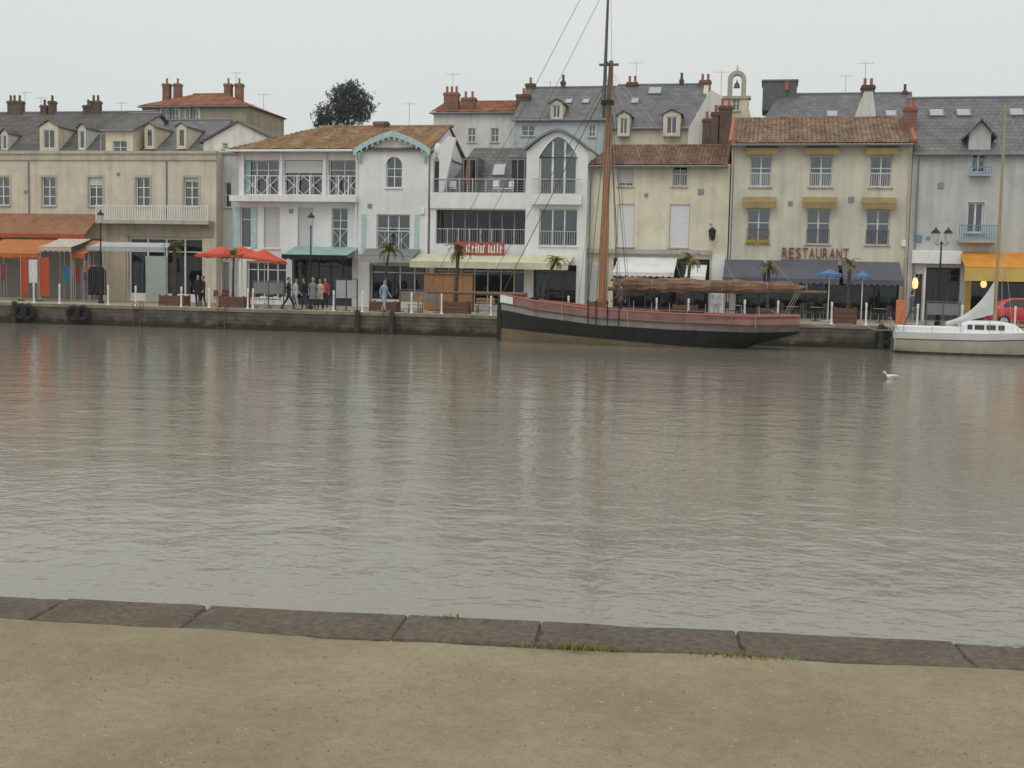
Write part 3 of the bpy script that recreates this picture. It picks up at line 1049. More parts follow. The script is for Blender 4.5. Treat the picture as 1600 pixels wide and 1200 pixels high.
# loose grit on the path
mb = MB()
for k in range(9000):
    o = CW + .03 + 3.4 * random.random() ** 1.1
    s = random.uniform(-3.0, 8.5)
    r = random.uniform(.003, .008) if random.random() < .985 else random.uniform(.008, .012)
    c = edge(s, o, gz(s, o) + r * .25)
    n = 5
    a0 = random.uniform(0, 6.28)
    rr = [r * random.uniform(.7, 1.25) for _ in range(n)]
    base = [c + Vector((cos(a0 + 2 * pi * j / n) * rr[j], sin(a0 + 2 * pi * j / n) * rr[j], -r * .35)) for j in range(n)]
    top = c + Vector((r * random.uniform(-.3, .3), r * random.uniform(-.3, .3), r * random.uniform(.45, .8)))
    i = len(mb.v)
    mi = random.choice((0, 0, 0, 1, 2))
    mb.v += [tuple(q) for q in base] + [tuple(top)]
    for j in range(n):
        mb.f.append((i + j, i + (j + 1) % n, i + n))
        mb.m.append(mi)
tag(mb.build('gravel', [mat('sand_grit', (0.30, 0.25, 0.16), .95, 40, .2), mat('pale_grit', (0.36, 0.315, 0.22), .95, 40, .2), mat('dark_grit', (0.22, 0.185, 0.13), .95, 40, .2)]), 'fine loose grit scattered over the sandy path', 'gravel', kind='stuff')
M['grass'] = mat('yellow_green_grass', (0.19, 0.19, 0.035), .8, 8, .3)
for (px, py, wd, nb, lab) in ((905, 1014, .26, 150, 'longest low yellow-green grass tuft along the coping joint'), (1160, 1029, .22, 150, 'bushy green grass tuft with the tallest blades by the coping'), (703, 968, .06, 40, 'tiny yellow grass tuft on the outer edge of the coping')):
    c = PZ(px, py, QZ)
    mb = MB()
    for k in range(nb):
        p = c + ev * random.gauss(0, wd * .5) + nv * random.gauss(0, .025)
        h = random.uniform(.01, .04) * (1 if py > 980 else .8)
        an = random.uniform(0, 6.28)
        ln = random.uniform(.3, 1.0) * h
        d = Vector((cos(an), sin(an), 0))
        q = d.cross(Vector((0, 0, 1))) * .003
        mid, tip = p + d * ln * .4 + Vector((0, 0, h * .65)), p + d * ln + Vector((0, 0, h))
        mb.face([p - q, p + q, mid + q * .8, mid - q * .8])
        mb.face([mid - q * .8, mid + q * .8, tip])
    tag(mb.build('grass_tuft', 'grass', origin=c), lab, 'grass', 'grass tufts along the near coping', 'stuff')
# ---------------------------------------------------------------- long cream terrace with a flat parapet
Y = YN
x0, x1 = -56.0, P(338, 300, Y).x
zt = P(170, 240, Y).z
A = thing('terrace_building', 'long weathered cream building with a flat parapet and balcony over shops', 'building', ((x0 + x1) / 2, Y, QZ))
wr = ROW([(-8, 15), (65, 87), (138, 160), (212, 234), (287, 310)], 277, 322, Y)
step = wr[2][0] - wr[1][0]
wr += [(wr[0][0] - step, wr[0][1] - step, wr[0][2], wr[0][3])]
zb = P(240, 347, Y).z                      # underside of the balcony ledge
sh1 = RC(200, 316, 371, 459, Y)
sh1 = (sh1[0], sh1[1], QZ + .02, sh1[3])
sh2 = (x0 + 1.5, P(160, 420, Y).x, QZ + .02, P(80, 372, Y).z)
wall(A, x0, x1, QZ, zt, Y, 10, wr + [sh1, sh2], 'cream_a', .3, floors=(zb - .2,))
for k, q in enumerate(wr):
    window(A, q, Y, 2, (.33, .66), .16, 'frame', .06, 'glass', curtain=(.22, .3, .1, .25, .18, .2)[k], trim='ledge', blind=(0, 0, .28, 0, .14, 0)[k])
MB().box(x0, x1 + .08, Y - .14, Y + .34, zt - .02, zt + .16).build('parapet_coping', 'ledge', A)
MB().box(x0, x1 + .05, Y - .10, Y - .002, zt - .42, zt - .24).build('cornice', 'ledge', A)
bx0, bx1 = P(160, 335, Y).x, P(335, 335, Y).x
zr0, zr1 = P(250, 345, Y).z, P(250, 322, Y).z
b = MB().box(bx0, bx1, Y - .9, Y - .002, zr0 - .24, zr0).build('balcony_slab', 'ledge', A)
railing(b, bx0 + .05, bx1 - .05, zr0 + .02, zr1, Y - .82, 'white_b', 'bars', .16, .03, posts=4)
MB().box(x0, bx0 - .01, Y - .35, Y - .002, zr0 - .24, zr0 - .05).build('ledge', 'ledge', A)
fb = RC(196, 334, 350, 370, Y)
MB().box(fb[0], fb[1], Y - .09, Y - .002, fb[2], fb[3]).build('shop_fascia', mat('putty_fascia', (0.40, .36, .29), .8, 2, .1, stain=.15), A)
s = shopfront(A, sh1, Y, 4, 'frame', .25, .5, .78, .1)
dr = RC(226, 258, 400, 459, Y)
d = MB().box(dr[0], dr[1], Y + .12, Y + .20, QZ + .03, dr[3]).build('door', mat('pale_green_door', (.42, .50, .46), .6, 2, .08), A)
MB().box(dr[1] - .12, dr[1] - .06, Y + .08, Y + .119, QZ + 1.0, QZ + 1.2).build('handle', 'steel', d)
pl = RC(167, 198, 350, 458, Y)
MB().box(pl[0], pl[1], Y - .06, Y - .002, QZ, pl[3]).build('pier', mat('tan_pier', (.50, .425, .32), .9, 1, .1, .3, 40, .2), A)
# rust awning on the wall, red-orange front band
aw = RC(-60, 158, 334, 372, Y)
awning(A, aw[0], aw[1], Y, aw[3], P(90, 366, Y - 2.0).z, 2.0, 'c_rust', .26, 'c_redorange')
antenna(A, P(158, 300, Y + 5).x, Y + 5, zt, zt + 2.0)
for q in (46, 261):
    MB().tube([(P(q, 330, Y).x, Y - .06, zt - .5), (P(q, 330, Y).x, Y - .06, zr0 + .02)], .045, 6).build('downpipe', 'lead', A)

# ---------------------------------------------------------------- narrow grey-white house
Y = YN + 1.0
x0, x1 = P(336, 300, Y).x, P(376, 300, Y).x
zt = P(356, 241, Y).z
N = thing('narrow_house', 'narrow grey-white house squeezed between the cream terrace and teal-trimmed house', 'house', ((x0 + x1) / 2, Y, QZ))
o1 = RC(351, 361, 285, 324, Y)
o2 = RC(345, 358, 410, 458, Y)
o2 = (o2[0], o2[1], QZ + .02, o2[3])
wall(N, x0, x1, QZ, zt, Y, 9, [o1, o2], 'grey_ab', .3)
window(N, o1, Y, 1, (.5,), .15, 'frame', .05, 'glass', curtain=.3)
d = MB().box(o2[0], o2[1], Y + .1, Y + .16, o2[2], o2[3]).build('door', 'frame_grey', N)
MB().box(x0, x1, Y - .12, Y + .3, zt - .02, zt + .12).build('cornice', 'lead', N)

# ---------------------------------------------------------------- white house, teal trim, loggia and gabled bay
Y = YN - .1
x0, xb, x1 = P(373, 300, Y).x, P(563, 300, Y).x, P(671, 300, Y).x
ze = P(465, 234, Y).z
Bd = thing('white_loggia_house', 'white house with orange tiled roof, lattice loggia and teal-edged arched gable', 'house', ((x0 + x1) / 2, Y, QZ))
zsl1, zsl0 = P(465, 307, Y).z, P(465, 316, Y).z
lo = ROW([(380, 436), (444, 504), (513, 560)], 250, 305, Y)
lw = ROW([(375, 392), (412, 437), (465, 490), (518, 543)], 324, 388, Y)
aw_ = RC(603, 628, 245, 293, Y - .35)
bw_ = RC(588, 640, 335, 391, Y - .35)
g1 = (P(385, 430, Y).x, P(447, 430, Y).x, QZ + .02, P(420, 408, Y).z)
g2 = (P(456, 430, Y).x, P(550, 430, Y).x, QZ + .02, P(500, 402, Y).z)
wall(Bd, x0, xb, QZ, ze, Y, 9, lo + lw + [g1, g2], 'white_b', .3, floors=(zsl0, P(465, 394, Y).z))
for k, q in enumerate(lo):
    # deep openings: posts, glazing set back
    w = window(Bd, (q[0], q[1], q[2], q[3]), Y, 3 if k < 2 else 2, (.72,), .28, 'frame', .05, 'glass', sill=False, curtain=.12)
    railing(w, q[0] + .01, q[1] - .01, q[2] + .02, q[2] + (q[3] - q[2]) * .56, Y + .04, 'frame', 'lattice', r=.022, posts=3)
q = lo[1]
mm = MB()
for j in range(9):
    z_ = q[3] - .03 - j * .085
    mm.box(q[0] + .02, q[1] - .02, Y + .12, Y + .15 + .01 * (j % 2), z_ - .08, z_)
mm.build('roller_shutter', 'shutter', Bd)
MB().box(lo[0][0] + .05, lo[0][0] + .42, Y + .20, Y + .26, lo[0][2] + .05, lo[0][3] - .05).build('shutter', 'teal', Bd)
sl = MB().box(x0 - .3, xb - .005, Y - .75, Y - .002, zsl0, zsl1).build('balcony_slab', 'white_b', Bd)
for q in (380, 440, 508, 559):
    xx = P(q, 300, Y).x
    MB().bbox(xx - .1, xx + .1, Y - .16, Y - .003, zsl1 + .003, ze - .02, .02).build('post', 'white', Bd)
for k, q in enumerate(lw):
    w = window(Bd, q, Y, 1 if k in (0,) else 2, (.7,), .2, 'frame', .05, 'glass', sill=True, blind=(.0, 1, 1, 0)[k], sillm='white',
               rail=(.5, 'frame', 'lattice') if k == 3 else None)
for xx in (lw[0][0] - .42, lw[0][1] + .06):
    MB().box(xx, xx + .36, Y - .06, Y - .012, lw[0][2], lw[0][3]).build('shutter', 'teal', Bd)
shopfront(Bd, g1, Y, 4, 'frame', .3, .5, .8)
shopfront(Bd, g2, Y, 5, 'frame_dark', .5, .4, .82)
# bay
Yb = Y - .35
g3 = (P(577, 440, Yb).x, P(668, 440, Yb).x, QZ + .02, P(615, 412, Yb).z)
zbay = P(617, 240, Yb).z
zpk = P(614, 211, Yb).z
wall(Bd, xb, x1, QZ, zbay, Yb, 9, [aw_, bw_, g3], 'white_b', .3, floors=(P(617, 318, Yb).z, P(617, 400, Yb).z), name='gable_bay')
xm = (xb + x1) / 2
def arch(z0, zp, n=14, k=1.0):
    return [(xb + (x1 - xb) * j / n, z0 + (zp - z0) * (sin(pi * j / n) ** .8 * .55 + .45 * (1 - abs(2 * j / n - 1)))) for j in range(n + 1)]
ar = arch(zbay, zpk)
MB().loft([[(xb, Yb, zbay - .002)] + [(a, Yb, b) for a, b in ar[1:-1]] + [(x1, Yb, zbay - .002)], [(xb, Yb + .3, zbay - .002)] + [(a, Yb + .3, b) for a, b in ar[1:-1]] + [(x1, Yb + .3, zbay - .002)]]).build('gable', 'white_b', Bd)
ar2 = [(xb + (a - xb) * 1.0 + (a - xm) * .10, b + .06) for a, b in ar]
mb = MB()
n = len(ar2) - 1
for j in range(n):
    (a, b), (c, d) = ar2[j], ar2[j + 1]
    mb.loft([[(a, Yb - .38, b), (a, Yb - .38, b + .13), (a, Yb + 5, b + .13), (a, Yb + 5, b)], [(c, Yb - .38, d), (c, Yb - .38, d + .13), (c, Yb + 5, d + .13), (c, Yb + 5, d)]])
gr = mb.build('gable_roof', 'tile_orange', Bd)
mb = MB()
for j in range(n):                         # fretted teal bargeboard
    (a, b), (c, d) = ar2[j], ar2[j + 1]
    mb.loft([[(a, Yb - .43, b - .20), (a, Yb - .43, b + .14), (a, Yb - .39, b + .14), (a, Yb - .39, b - .20)], [(c, Yb - .43, d - .20), (c, Yb - .43, d + .14), (c, Yb - .39, d + .14), (c, Yb - .39, d - .20)]])
    xm_, zm_ = (a + c) / 2, (b + d) / 2
    mb.box(xm_ - .05, xm_ + .05, Yb - .425, Yb - .395, zm_ - .36, zm_ - .2)
mb.build('bargeboard', 'teal', Bd)
for (bx, bz) in ((xb + .15, zbay), (x1 - .15, zbay)):
    MB().prism([(Yb - .36, bz + .05), (Yb - .36, bz - .06), (Yb - .08, bz - .62), (Yb - .003, bz - .62), (Yb - .003, bz + .05)], bx - .06, bx + .06).build('bracket', 'teal', Bd)
# arched window: rectangle plus spandrels
window(Bd, aw_, Yb, 2, (.36, .62), .16, 'frame', .05, 'glass', sill=True, curtain=.15, sillm='white')
a, b, c, d = aw_
r = (b - a) / 2
mb = MB()
for s in (-1, 1):
    pts = [(a + r + s * r * cos(t * pi / 2 / 6), d - r + r * sin(t * pi / 2 / 6)) for t in range(7)]
    poly = [(a + r + s * r, d - .001)] + pts
    for k in range(1, len(poly) - 1):
        tri = [poly[0], poly[k], poly[k + 1]]
        mb.face([(p, Yb, q) for p, q in tri])
        mb.face([(p, Yb + .14, q) for p, q in tri])
    for k in range(len(pts) - 1):
        p, q = pts[k], pts[k + 1]
        mb.face([(p[0], Yb, p[1]), (q[0], Yb, q[1]), (q[0], Yb + .14, q[1]), (p[0], Yb + .14, p[1])])
mb.build('arch_spandrel', 'white_b', Bd)
window(Bd, bw_, Yb, 3, (.62,), .16, 'frame', .05, 'glass', sill=True, rail=(.55, 'frame', 'lattice'), sillm='white')
for xx in (bw_[0] - .95, bw_[1] + .32):
    MB().box(xx, xx + .28, Yb - .06, Yb - .012, bw_[2], bw_[3]).build('shutter', 'teal', Bd)
shopfront(Bd, g3, Yb, 4, 'frame', .4, .5, .8)
zf = P(613, 397, Yb - 1.6).z
awning(Bd, P(574, 400, Yb).x, P(657, 400, Yb).x, Yb, zf + .35, zf - .1, 1.5, 'c_grey', .4, mat('grey_valance', (.33, .33, .33), .9), scallop=False)
zf = P(500, 398, Y - 2.2).z
awning(Bd, P(452, 395, Y - 1).x, P(553, 395, Y - 1).x, Y, P(500, 386, Y).z, zf, 2.2, 'c_teal', .34, 'c_black')
MB().loft([[(x1 - .25, Y + .02, ze - .3), (x1 - .25, Y + 9, ze - .3), (x1 - .25, Y + 4.5, P(575, 199, Y + 4.5).z - .12)], [(x1 - .01, Y + .02, ze - .3), (x1 - .01, Y + 9, ze - .3), (x1 - .01, Y + 4.5, P(575, 199, Y + 4.5).z - .12)]]).build('gable_end', 'white_b', Bd)
# main roof
zrid = P(575, 199, Y + 4.5).z
r = tile_roof(Bd, x0 - .55, x1 + .1, Y - .6, ze - .05, Y + 4.5, zrid, 'tile_orange', hipl=4.2)
gutter(Bd, x0 - .55, xb - .3, Y - .66, ze - .12, QZ + 2.9, xb - .12, 'white_paint')
chimney(Bd, P(596, 195, Y + 4.5).x, zrid - .5, zrid + .35, Y + 4.5, .9, .5, 'tile_brown', 0)

# ---------------------------------------------------------------- modern white house: slate mansard, terraces, glazed tower
Y = YN - .3
x0, xt, x1 = P(672, 350, Y).x, P(824, 300, Y).x, P(919, 300, Y).x
Cd = thing('modern_white_house', 'white house with dark mansard roof, glazed balconies and tall arched-glass tower', 'house', ((x0 + x1) / 2, Y, QZ))
zt1, zt0 = P(748, 304, Y).z, P(748, 326, Y).z
zm1, zm0 = P(748, 383, Y).z, P(748, 398, Y).z
ob = RC(681, 821, 328, 382, Y)
gs = (P(657, 440, Y).x + .3, P(822, 440, Y).x, QZ + .02, P(748, 412, Y).z)
gs = (x0 + .25, gs[1], gs[2], gs[3])
wall(Cd, x0, xt, QZ, zt1 - .02, Y, 9, [ob, gs], 'white', .3, floors=(zm0,))
w = window(Cd, ob, Y, 7, (), .85, 'frame_grey', .07, 'glass_dark', sill=False, curtain=.12)
MB().box(x0 + .01, xt - .01, Y - .12, Y - .003, zt0, zt1 + .1).build('terrace_parapet', 'white', Cd)
rl = railing(Cd, ob[0] + .02, ob[1] - .02, ob[2] + .02, ob[2] + .95, Y + .12, 'steel', 'bars', .14, .008, posts=8)
# recessed balcony floor and cheeks are the wall reveals; terrace rail above
railing(Cd, x0 + .2, xt - .1, zt1 + .1, zt1 + .95, Y - .06, 'steel', 'none', posts=7)
for k in range(4):
    z_ = zt1 + .25 + .15 * k
    MB().tube([(x0 + .2, Y - .06, z_), (xt - .1, Y - .06, z_)], .008, 4).build('rail_wire', 'steel', Cd)
# mansard set back behind the terrace
Ym = Y + 2.2
zm_r = P(760, 231, Ym + 2.2).z
mx0, mx1 = x0 + .1, xt + .1
dor = [RC(735, 752, 262, 303, Ym), RC(800, 818, 262, 303, Ym)]
mb = MB()
mb.face([(mx0, Ym, zt1), (mx1, Ym, zt1), (mx1, Ym + 2.2, zm_r), (mx0 + 1.5, Ym + 2.2, zm_r)])
mb.face([(mx0, Ym, zt1), (mx0 + 1.5, Ym + 2.2, zm_r), (mx0 + 1.5, Y + 9, zm_r), (mx0, Y + 9, zt1)])
mb.face([(mx0 + 1.5, Ym + 2.2, zm_r), (mx1, Ym + 2.2, zm_r), (mx1, Y + 9, zm_r), (mx0 + 1.5, Y + 9, zm_r)])
mb.face([(mx1, Ym, zt1), (mx1, Ym + 2.2, zm_r), (mx1, Y + 9, zm_r), (mx1, Y + 9, zt1)])
mb.build('mansard_roof', 'slate', Cd)
for dq in ((724, 744), (798, 820)):
    a, b, c, d = RC(dq[0], dq[1], 246, 303, Ym - .1)
    dm = MB().box(a - .1, b + .1, Ym - .1, Ym + 1.8, c, d).build('dormer', 'slate', Cd)
    window(dm, (a, b, c + .05, d - .1), Ym - .22, 2, (), .05, 'frame_grey', .05, 'glass_dark', sill=False)
skylight(Cd, P(779, 264, Ym + 1).x, Ym, zt1, Ym + 2.2, zm_r, .55, .85, 1.0)
# left gable wall with two arched openings, white, sloping top
a0_, a1_, = x0 - .02, P(712, 250, Y).x
zg1, zg0 = P(706, 215, Y).z, P(678, 243, Y).z
mb = MB()
ops = [RC(677, 686, 250, 300, Y)]
op = ops[0]
prof_ = [(a0_, zt1 + .1), (op[0], zt1 + .1), (op[0], op[3]), ((op[0] + op[1]) / 2, op[3] + .28), (op[1], op[3]), (op[1], zt1 + .1), (P(692, 290, Y).x, zt1 + .1), (P(712, 228, Y).x, zg1), (P(700, 222, Y).x, zg1 + .1), (a0_, zg0)]
mb.loft([[(p, Y - .004, q) for p, q in prof_], [(p, Y + .3, q) for p, q in prof_]])
mb.build('gable_screen', 'white', Cd)
MB().ell((P(683, 230, Y).x, Y + .1, zg0 + .35), .22, .22, .42).build('finial', 'white', Cd, smooth=True)
bar(Cd, 'screen_back', 'slate', a0_ + .01, P(692, 290, Y).x, Y + .9, Y + 1.0, zt1 - .01, zg0 - .25)
# tower
Yt = Y - .45
zte = P(872, 236, Yt).z
zpk = P(874, 205, Yt).z
gu = RC(842, 902, 222, 304, Yt)
gl = RC(842, 902, 326, 384, Yt)
gg = (gu[0] - .2, gu[1] + .1, QZ + .02, P(872, 414, Yt).z)
wall(Cd, xt, x1, QZ, zte - .36, Yt, 9, [(gu[0], gu[1], gu[2], zte + 1), gl, gg], 'white', .3, floors=(P(872, 312, Yt).z, P(872, 396, Yt).z), name='tower')
n = 16
def tarch(j, lift=0):
    t = j / n
    xx = xt + (x1 - xt) * t
    return (xx, zte + (zpk - zte) * (1 - abs(2 * t - 1) ** 1.5) + lift)
def garch(j):
    t = j / n
    xx = gu[0] + (gu[1] - gu[0]) * t
    return (xx, zte - .35 + (zpk - zte + .02) * (1 - abs(2 * t - 1) ** 1.7))
mb = MB()
for j in range(n):
    (a, b), (c, d) = tarch(j), tarch(j + 1)
    (e_, f_), (g_, h_) = garch(j), garch(j + 1)
    if j == 0:
        mb.loft([[(xt, Yt, zte - .36), (gu[0], Yt, zte - .36), (gu[0], Yt, f_), (a, Yt, b)], [(xt, Yt + .3, zte - .36), (gu[0], Yt + .3, zte - .36), (gu[0], Yt + .3, f_), (a, Yt + .3, b)]])
    if j == n - 1:
        mb.loft([[(gu[1], Yt, zte - .36), (x1, Yt, zte - .36), (c, Yt, d), (gu[1], Yt, h_)], [(gu[1], Yt + .3, zte - .36), (x1, Yt + .3, zte - .36), (c, Yt + .3, d), (gu[1], Yt + .3, h_)]])
    mb.loft([[(a, Yt, b), (e_, Yt, f_), (g_, Yt, h_), (c, Yt, d)], [(a, Yt + .3, b), (e_, Yt + .3, f_), (g_, Yt + .3, h_), (c, Yt + .3, d)]])
mb.build('tower_arch', 'white', Cd)
mb = MB()
for j in range(n):
    (a, b), (c, d) = tarch(j), tarch(j + 1)
    k_ = 1.06
    a, c = (a - (xt + x1) / 2) * k_ + (xt + x1) / 2, (c - (xt + x1) / 2) * k_ + (xt + x1) / 2
    mb.loft([[(a, Yt - .25, b + .01), (a, Yt - .25, b + .16), (a, Yt + 9, b + .16), (a, Yt + 9, b + .01)], [(c, Yt - .25, d + .01), (c, Yt - .25, d + .16), (c, Yt + 9, d + .16), (c, Yt + 9, d + .01)]])
mb.build('tower_roof', 'lead', Cd)
# arched glazing
mb = MB()
yg = Yt + .18
gw = gu[1] - gu[0]
mull = [.0, .34, .67, 1.0]
for t in mull:
    xx = gu[0] + .05 + (gw - .1) * t
    ztop = garch(min(n, max(0, round(t * n))))[1]
    mb.box(xx - .06, xx + .06, yg - .02, yg + .07, gu[2], ztop)
mb.box(gu[0], gu[1], yg - .01, yg + .06, gu[2], gu[2] + .08)
tw = mb.build('window', 'frame', Cd)
for k in range(3):
    a, b = gu[0] + .05 + (gw - .1) * mull[k], gu[0] + .05 + (gw - .1) * mull[k + 1]
    pts = [(a, gu[2] + .05), (b, gu[2] + .05)] + [garch(j) for j in range(n, -1, -1) if a <= garch(j)[0] <= b]
    MB().loft([[(p, yg + .02, q) for p, q in pts], [(p, yg + .026, q) for p, q in pts]]).build('pane', 'glass', tw)
railing(tw, gu[0] - .3, gu[1] + .3, gu[2] + .02, gu[2] + .9, Yt - .3, 'steel', 'bars', .13, .008)
mb = MB()
for k in range(10):
    xx = gu[0] + .1 + (gw - .2) * k / 10
    mb.face([(xx, yg + .5, gu[2]), (xx + gw / 11, yg + .53, gu[2]), (xx + gw / 11, yg + .53, zte - .4), (xx, yg + .5, zte - .4)])
mb.build('curtain', 'curtain', tw)
MB().box(gu[0] - .35, gu[1] + .35, Yt - .38, Yt - .003, P(872, 320, Yt).z, gu[2]).build('balcony_slab', 'white', Cd)
window(Cd, gl, Yt, 3, (), .2, 'frame', .07, 'glass', sill=True, sillm='white', rail=(.4, 'steel', 'bars', .14))
shopfront(Cd, gs, Y, 7, 'frame', .5, .35, .84)
shopfront(Cd, gg, Yt, 3, 'frame_dark', .5, .35, .84)
zf = P(748, 410, Y - 2.4).z
awning(Cd, x0 - .55, P(893, 405, Y - 1.2).x, Yt, P(780, 399, Yt).z, zf, 1.9, 'c_cream', .36, 'c_cream', scallop=False)
# red signboard with pale strokes
q = RC(711, 789, 378, 398, Yt)
sg = MB().box(q[0], q[1], Yt - .22, Yt - .14, q[2], q[3]).build('signboard', mat('faded_red_board', (.34, .085, .06), .7, 2, .15), Cd)
mb = MB()
xx = q[0] + (q[1] - q[0]) * .24
while xx < q[1] - .2:
    if not (q[0] + (q[1] - q[0]) * .58 < xx < q[0] + (q[1] - q[0]) * .66):
        mb.box(xx, xx + .07, Yt - .245, Yt - .222, q[2] + .1, q[3] - .12 - random.choice((0, .05, .1)))
        if random.random() < .5:
            zz = random.choice((q[2] + .12, q[3] - .25, (q[2] + q[3]) / 2))
            mb.box(xx + .07, xx + .15, Yt - .245, Yt - .222, zz, zz + .07)
    xx += random.choice((.15, .19, .22))
mb.build('sign_strokes', 'white_paint', sg)['kind'] = 'stuff'

# ---------------------------------------------------------------- low cream house with brown tiles
Y = YN
x0, x1 = P(917, 320, Y).x, P(1139, 320, Y).x
ze = P(1028, 256, Y).z
Dd = thing('cream_house', 'cream house with low brown tiled roof and closed white roller shutters', 'house', ((x0 + x1) / 2, Y, QZ))
up = ROW([(966, 990), (1051, 1074)], 260, 291, Y)
dn = ROW([(964, 991), (1046, 1077)], 319, 386, Y)
gs = (P(958, 440, Y).x, P(1108, 440, Y).x, QZ + .02, P(1030, 404, Y).z)
wall(Dd, x0, x1, QZ, ze, Y, 9, up + dn + [gs], 'cream_d', .3, floors=(P(1028, 304, Y).z, P(1028, 396, Y).z))
window(Dd, up[0], Y, 2, (.5,), .12, 'frame', .05, 'glass', blind=.85, sillm='ledge')
window(Dd, up[1], Y, 2, (), .18, 'frame', .05, 'glass', sillm='ledge', rail=(.62, 'frame', 'bars', .13))
for q in dn:
    w = window(Dd, q, Y, 2, (), .2, 'frame', .06, 'glass', sillm='ledge')
    mm = MB()
    k = int((q[3] - q[2]) / .1)
    for j in range(k):
        z_ = q[2] + (q[3] - q[2]) * j / k
        mm.box(q[0] + .02, q[1] - .02, Y + .09, Y + .12 + .012 * (j % 2), z_ + .004, z_ + (q[3] - q[2]) / k - .004)
    mm.build('roller_shutter', 'shutter_w', w)
MB().box(x0 + .02, x1 - .9, Y - .32, Y - .003, P(1028, 397, Y).z, P(1028, 390, Y).z).build('ledge', 'slab', Dd)
shopfront(Dd, gs, Y, 6, 'frame_dark', .5, .4, .84)
zrid = P(1030, 229, Y + 4.2).z
tile_roof(Dd, x0 - .05, x1 - .12, Y - .5, ze - .12, Y + 4.2, zrid, 'tile_brown', hipl=1.0)
gutter(Dd, x0, x1 - .15, Y - .56, ze - .2, QZ + .1, x0 + .25, 'lead')
for (a, b, c, d) in ((913, 938, 414, 474), (1112, 1132, 398, 462)):
    q = RC(a, b, c, d, Y)
    MB().box(q[0], q[1], Y - .12, Y - .003, QZ, q[3]).build('pier', 'grey_ab' if a < 1000 else 'white', Dd)
for (a, b, c, d, pj) in ((962, 1056, 401, 418, 2.4), (1072, 1104, 414, 424, 1.6)):
    zf = P((a + b) / 2, d + 8, Y - pj).z
    awning(Dd, P(a, 410, Y - pj / 2).x, P(b, 410, Y - pj / 2).x, Y, P((a + b) / 2, c, Y).z, zf, pj, 'c_white', .24, 'c_white')
# bracketed lantern and hanging plant on the wall
q = RC(1106, 1119, 352, 386, Y - .4)
lb = MB()
lb.tube([(q[0] + .1, Y - .01, q[3]), (q[0] + .1, Y - .35, q[3] + .1), (q[0] + .25, Y - .5, q[3])], .02, 5)
lb.lathe((q[0] + .25, Y - .5, q[2] + .35), [(.05, 0), (.17, .12), (.21, .55), (.24, .6), (.05, .8)], 6)
lb.build('wall_lantern', 'iron', Dd)

# ---------------------------------------------------------------- the restaurant house
Y = YN - .1
x0, x1 = P(1141, 320, Y).x, P(1422, 320, Y).x
ze = P(1283, 223, Y).z
Ed = thing('restaurant_building', 'three-storey pale cream restaurant house with ochre window awnings', 'building', ((x0 + x1) / 2, Y, QZ))
up = ROW([(1172, 1206), (1265, 1301), (1359, 1394)], 243, 292, Y)
dn = ROW([(1167, 1203), (1260, 1297), (1353, 1390)], 327, 381, Y)
gs = (P(1150, 450, Y).x, P(1405, 450, Y).x, QZ + .02, P(1280, 414, Y).z)
wall(Ed, x0, x1, QZ, ze, Y, 9, up + dn + [gs], 'cream_e', .3, floors=(P(1280, 307, Y).z, P(1280, 402, Y).z))
for k, q in enumerate(up + dn):
    w = window(Ed, q, Y, 2, (.6,), .18, 'frame', .07, 'glass', curtain=.9 if k > 2 else .2, sillm='ledge')
    railing(w, q[0] + .01, q[1] - .01, q[2] + .03, q[2] + (q[3] - q[2]) * (.45 if k < 3 else .42), Y + .04, 'frame' if k < 3 else 'ironwork', 'bars', .11, .012)
    zf_ = q[3] - .02
    a_ = awning(Ed, q[0] - .28, q[1] + .28, Y, q[3] + .68, q[3] + .36, .42, 'c_ochre', .34, 'c_ochre', arms=False, sag=.01, scallop=False)
    if k == 3:
        for xx in (.2, .75):
            fb_ = MB()
            c = Vector((q[0] + (q[1] - q[0]) * xx, Y - .12, q[2] + .25))
            fb_.box(c.x - .28, c.x + .28, Y - .2, Y - .04, q[2] + .0, q[2] + .18)
            for j in range(60):
                d_ = Vector((random.gauss(0, .18), random.gauss(0, .06), random.uniform(0, .35)))
                s_ = .05
                fb_.face([c + d_ + Vector((random.uniform(-s_, s_), random.uniform(-s_, s_), random.uniform(-s_, s_))) for _ in range(3)])
            fb_.build('window_box', mat('yellow_flowers', (.36, .27, .03), .9, 20, .4), w)
shopfront(Ed, gs, Y, 7, 'frame_dark', .6, .5, .82)
zrid = P(1284, 186, Y + 4.6).z
tile_roof(Ed, x0 - .1, x1 + .1, Y - .55, ze - .1, Y + 4.6, zrid, 'tile_mossy', period=.25, amp=.06)
MB().tube([(x0 - .1, Y - .5, ze + .02), (x0 - .1, Y + 4.6, zrid + .12)], .12, 7).build('verge_tiles', 'pot', Ed)
MB().tube([(x1 + .1, Y - .5, ze + .02), (x1 + .1, Y + 4.6, zrid + .12)], .12, 7).build('verge_tiles', 'pot', Ed)
gutter(Ed, x0, x1, Y - .62, ze - .18, QZ + .1, x0 + .12, 'lead')
MB().tube([(x1 - .12, Y - .08, ze - .5), (x1 - .12, Y - .08, QZ + .1)], .05, 6).build('downpipe', 'ledge', Ed)
q = RC(1221, 1327, 389, 404, Y)
sg = MB().box(q[0], q[1], Y - .055, Y - .025, q[2] - .1, q[2] - .05).build('sign', 'lead', Ed)
lettering(sg, 'RESTAURANT', q[0], q[1], q[2], q[3] + .05, Y - .09, 'red_paint')
zf = P(1275, 436, Y - 2.6).z
for (a, b) in ((1131, 1193), (1197, 1310), (1316, 1408)):
    awning(Ed, P(a, 425, Y - 1.3).x, P(b, 425, Y - 1.3).x, Y, P(1275, 408, Y).z, zf, 2.6, 'c_slate', .3, 'c_slate')

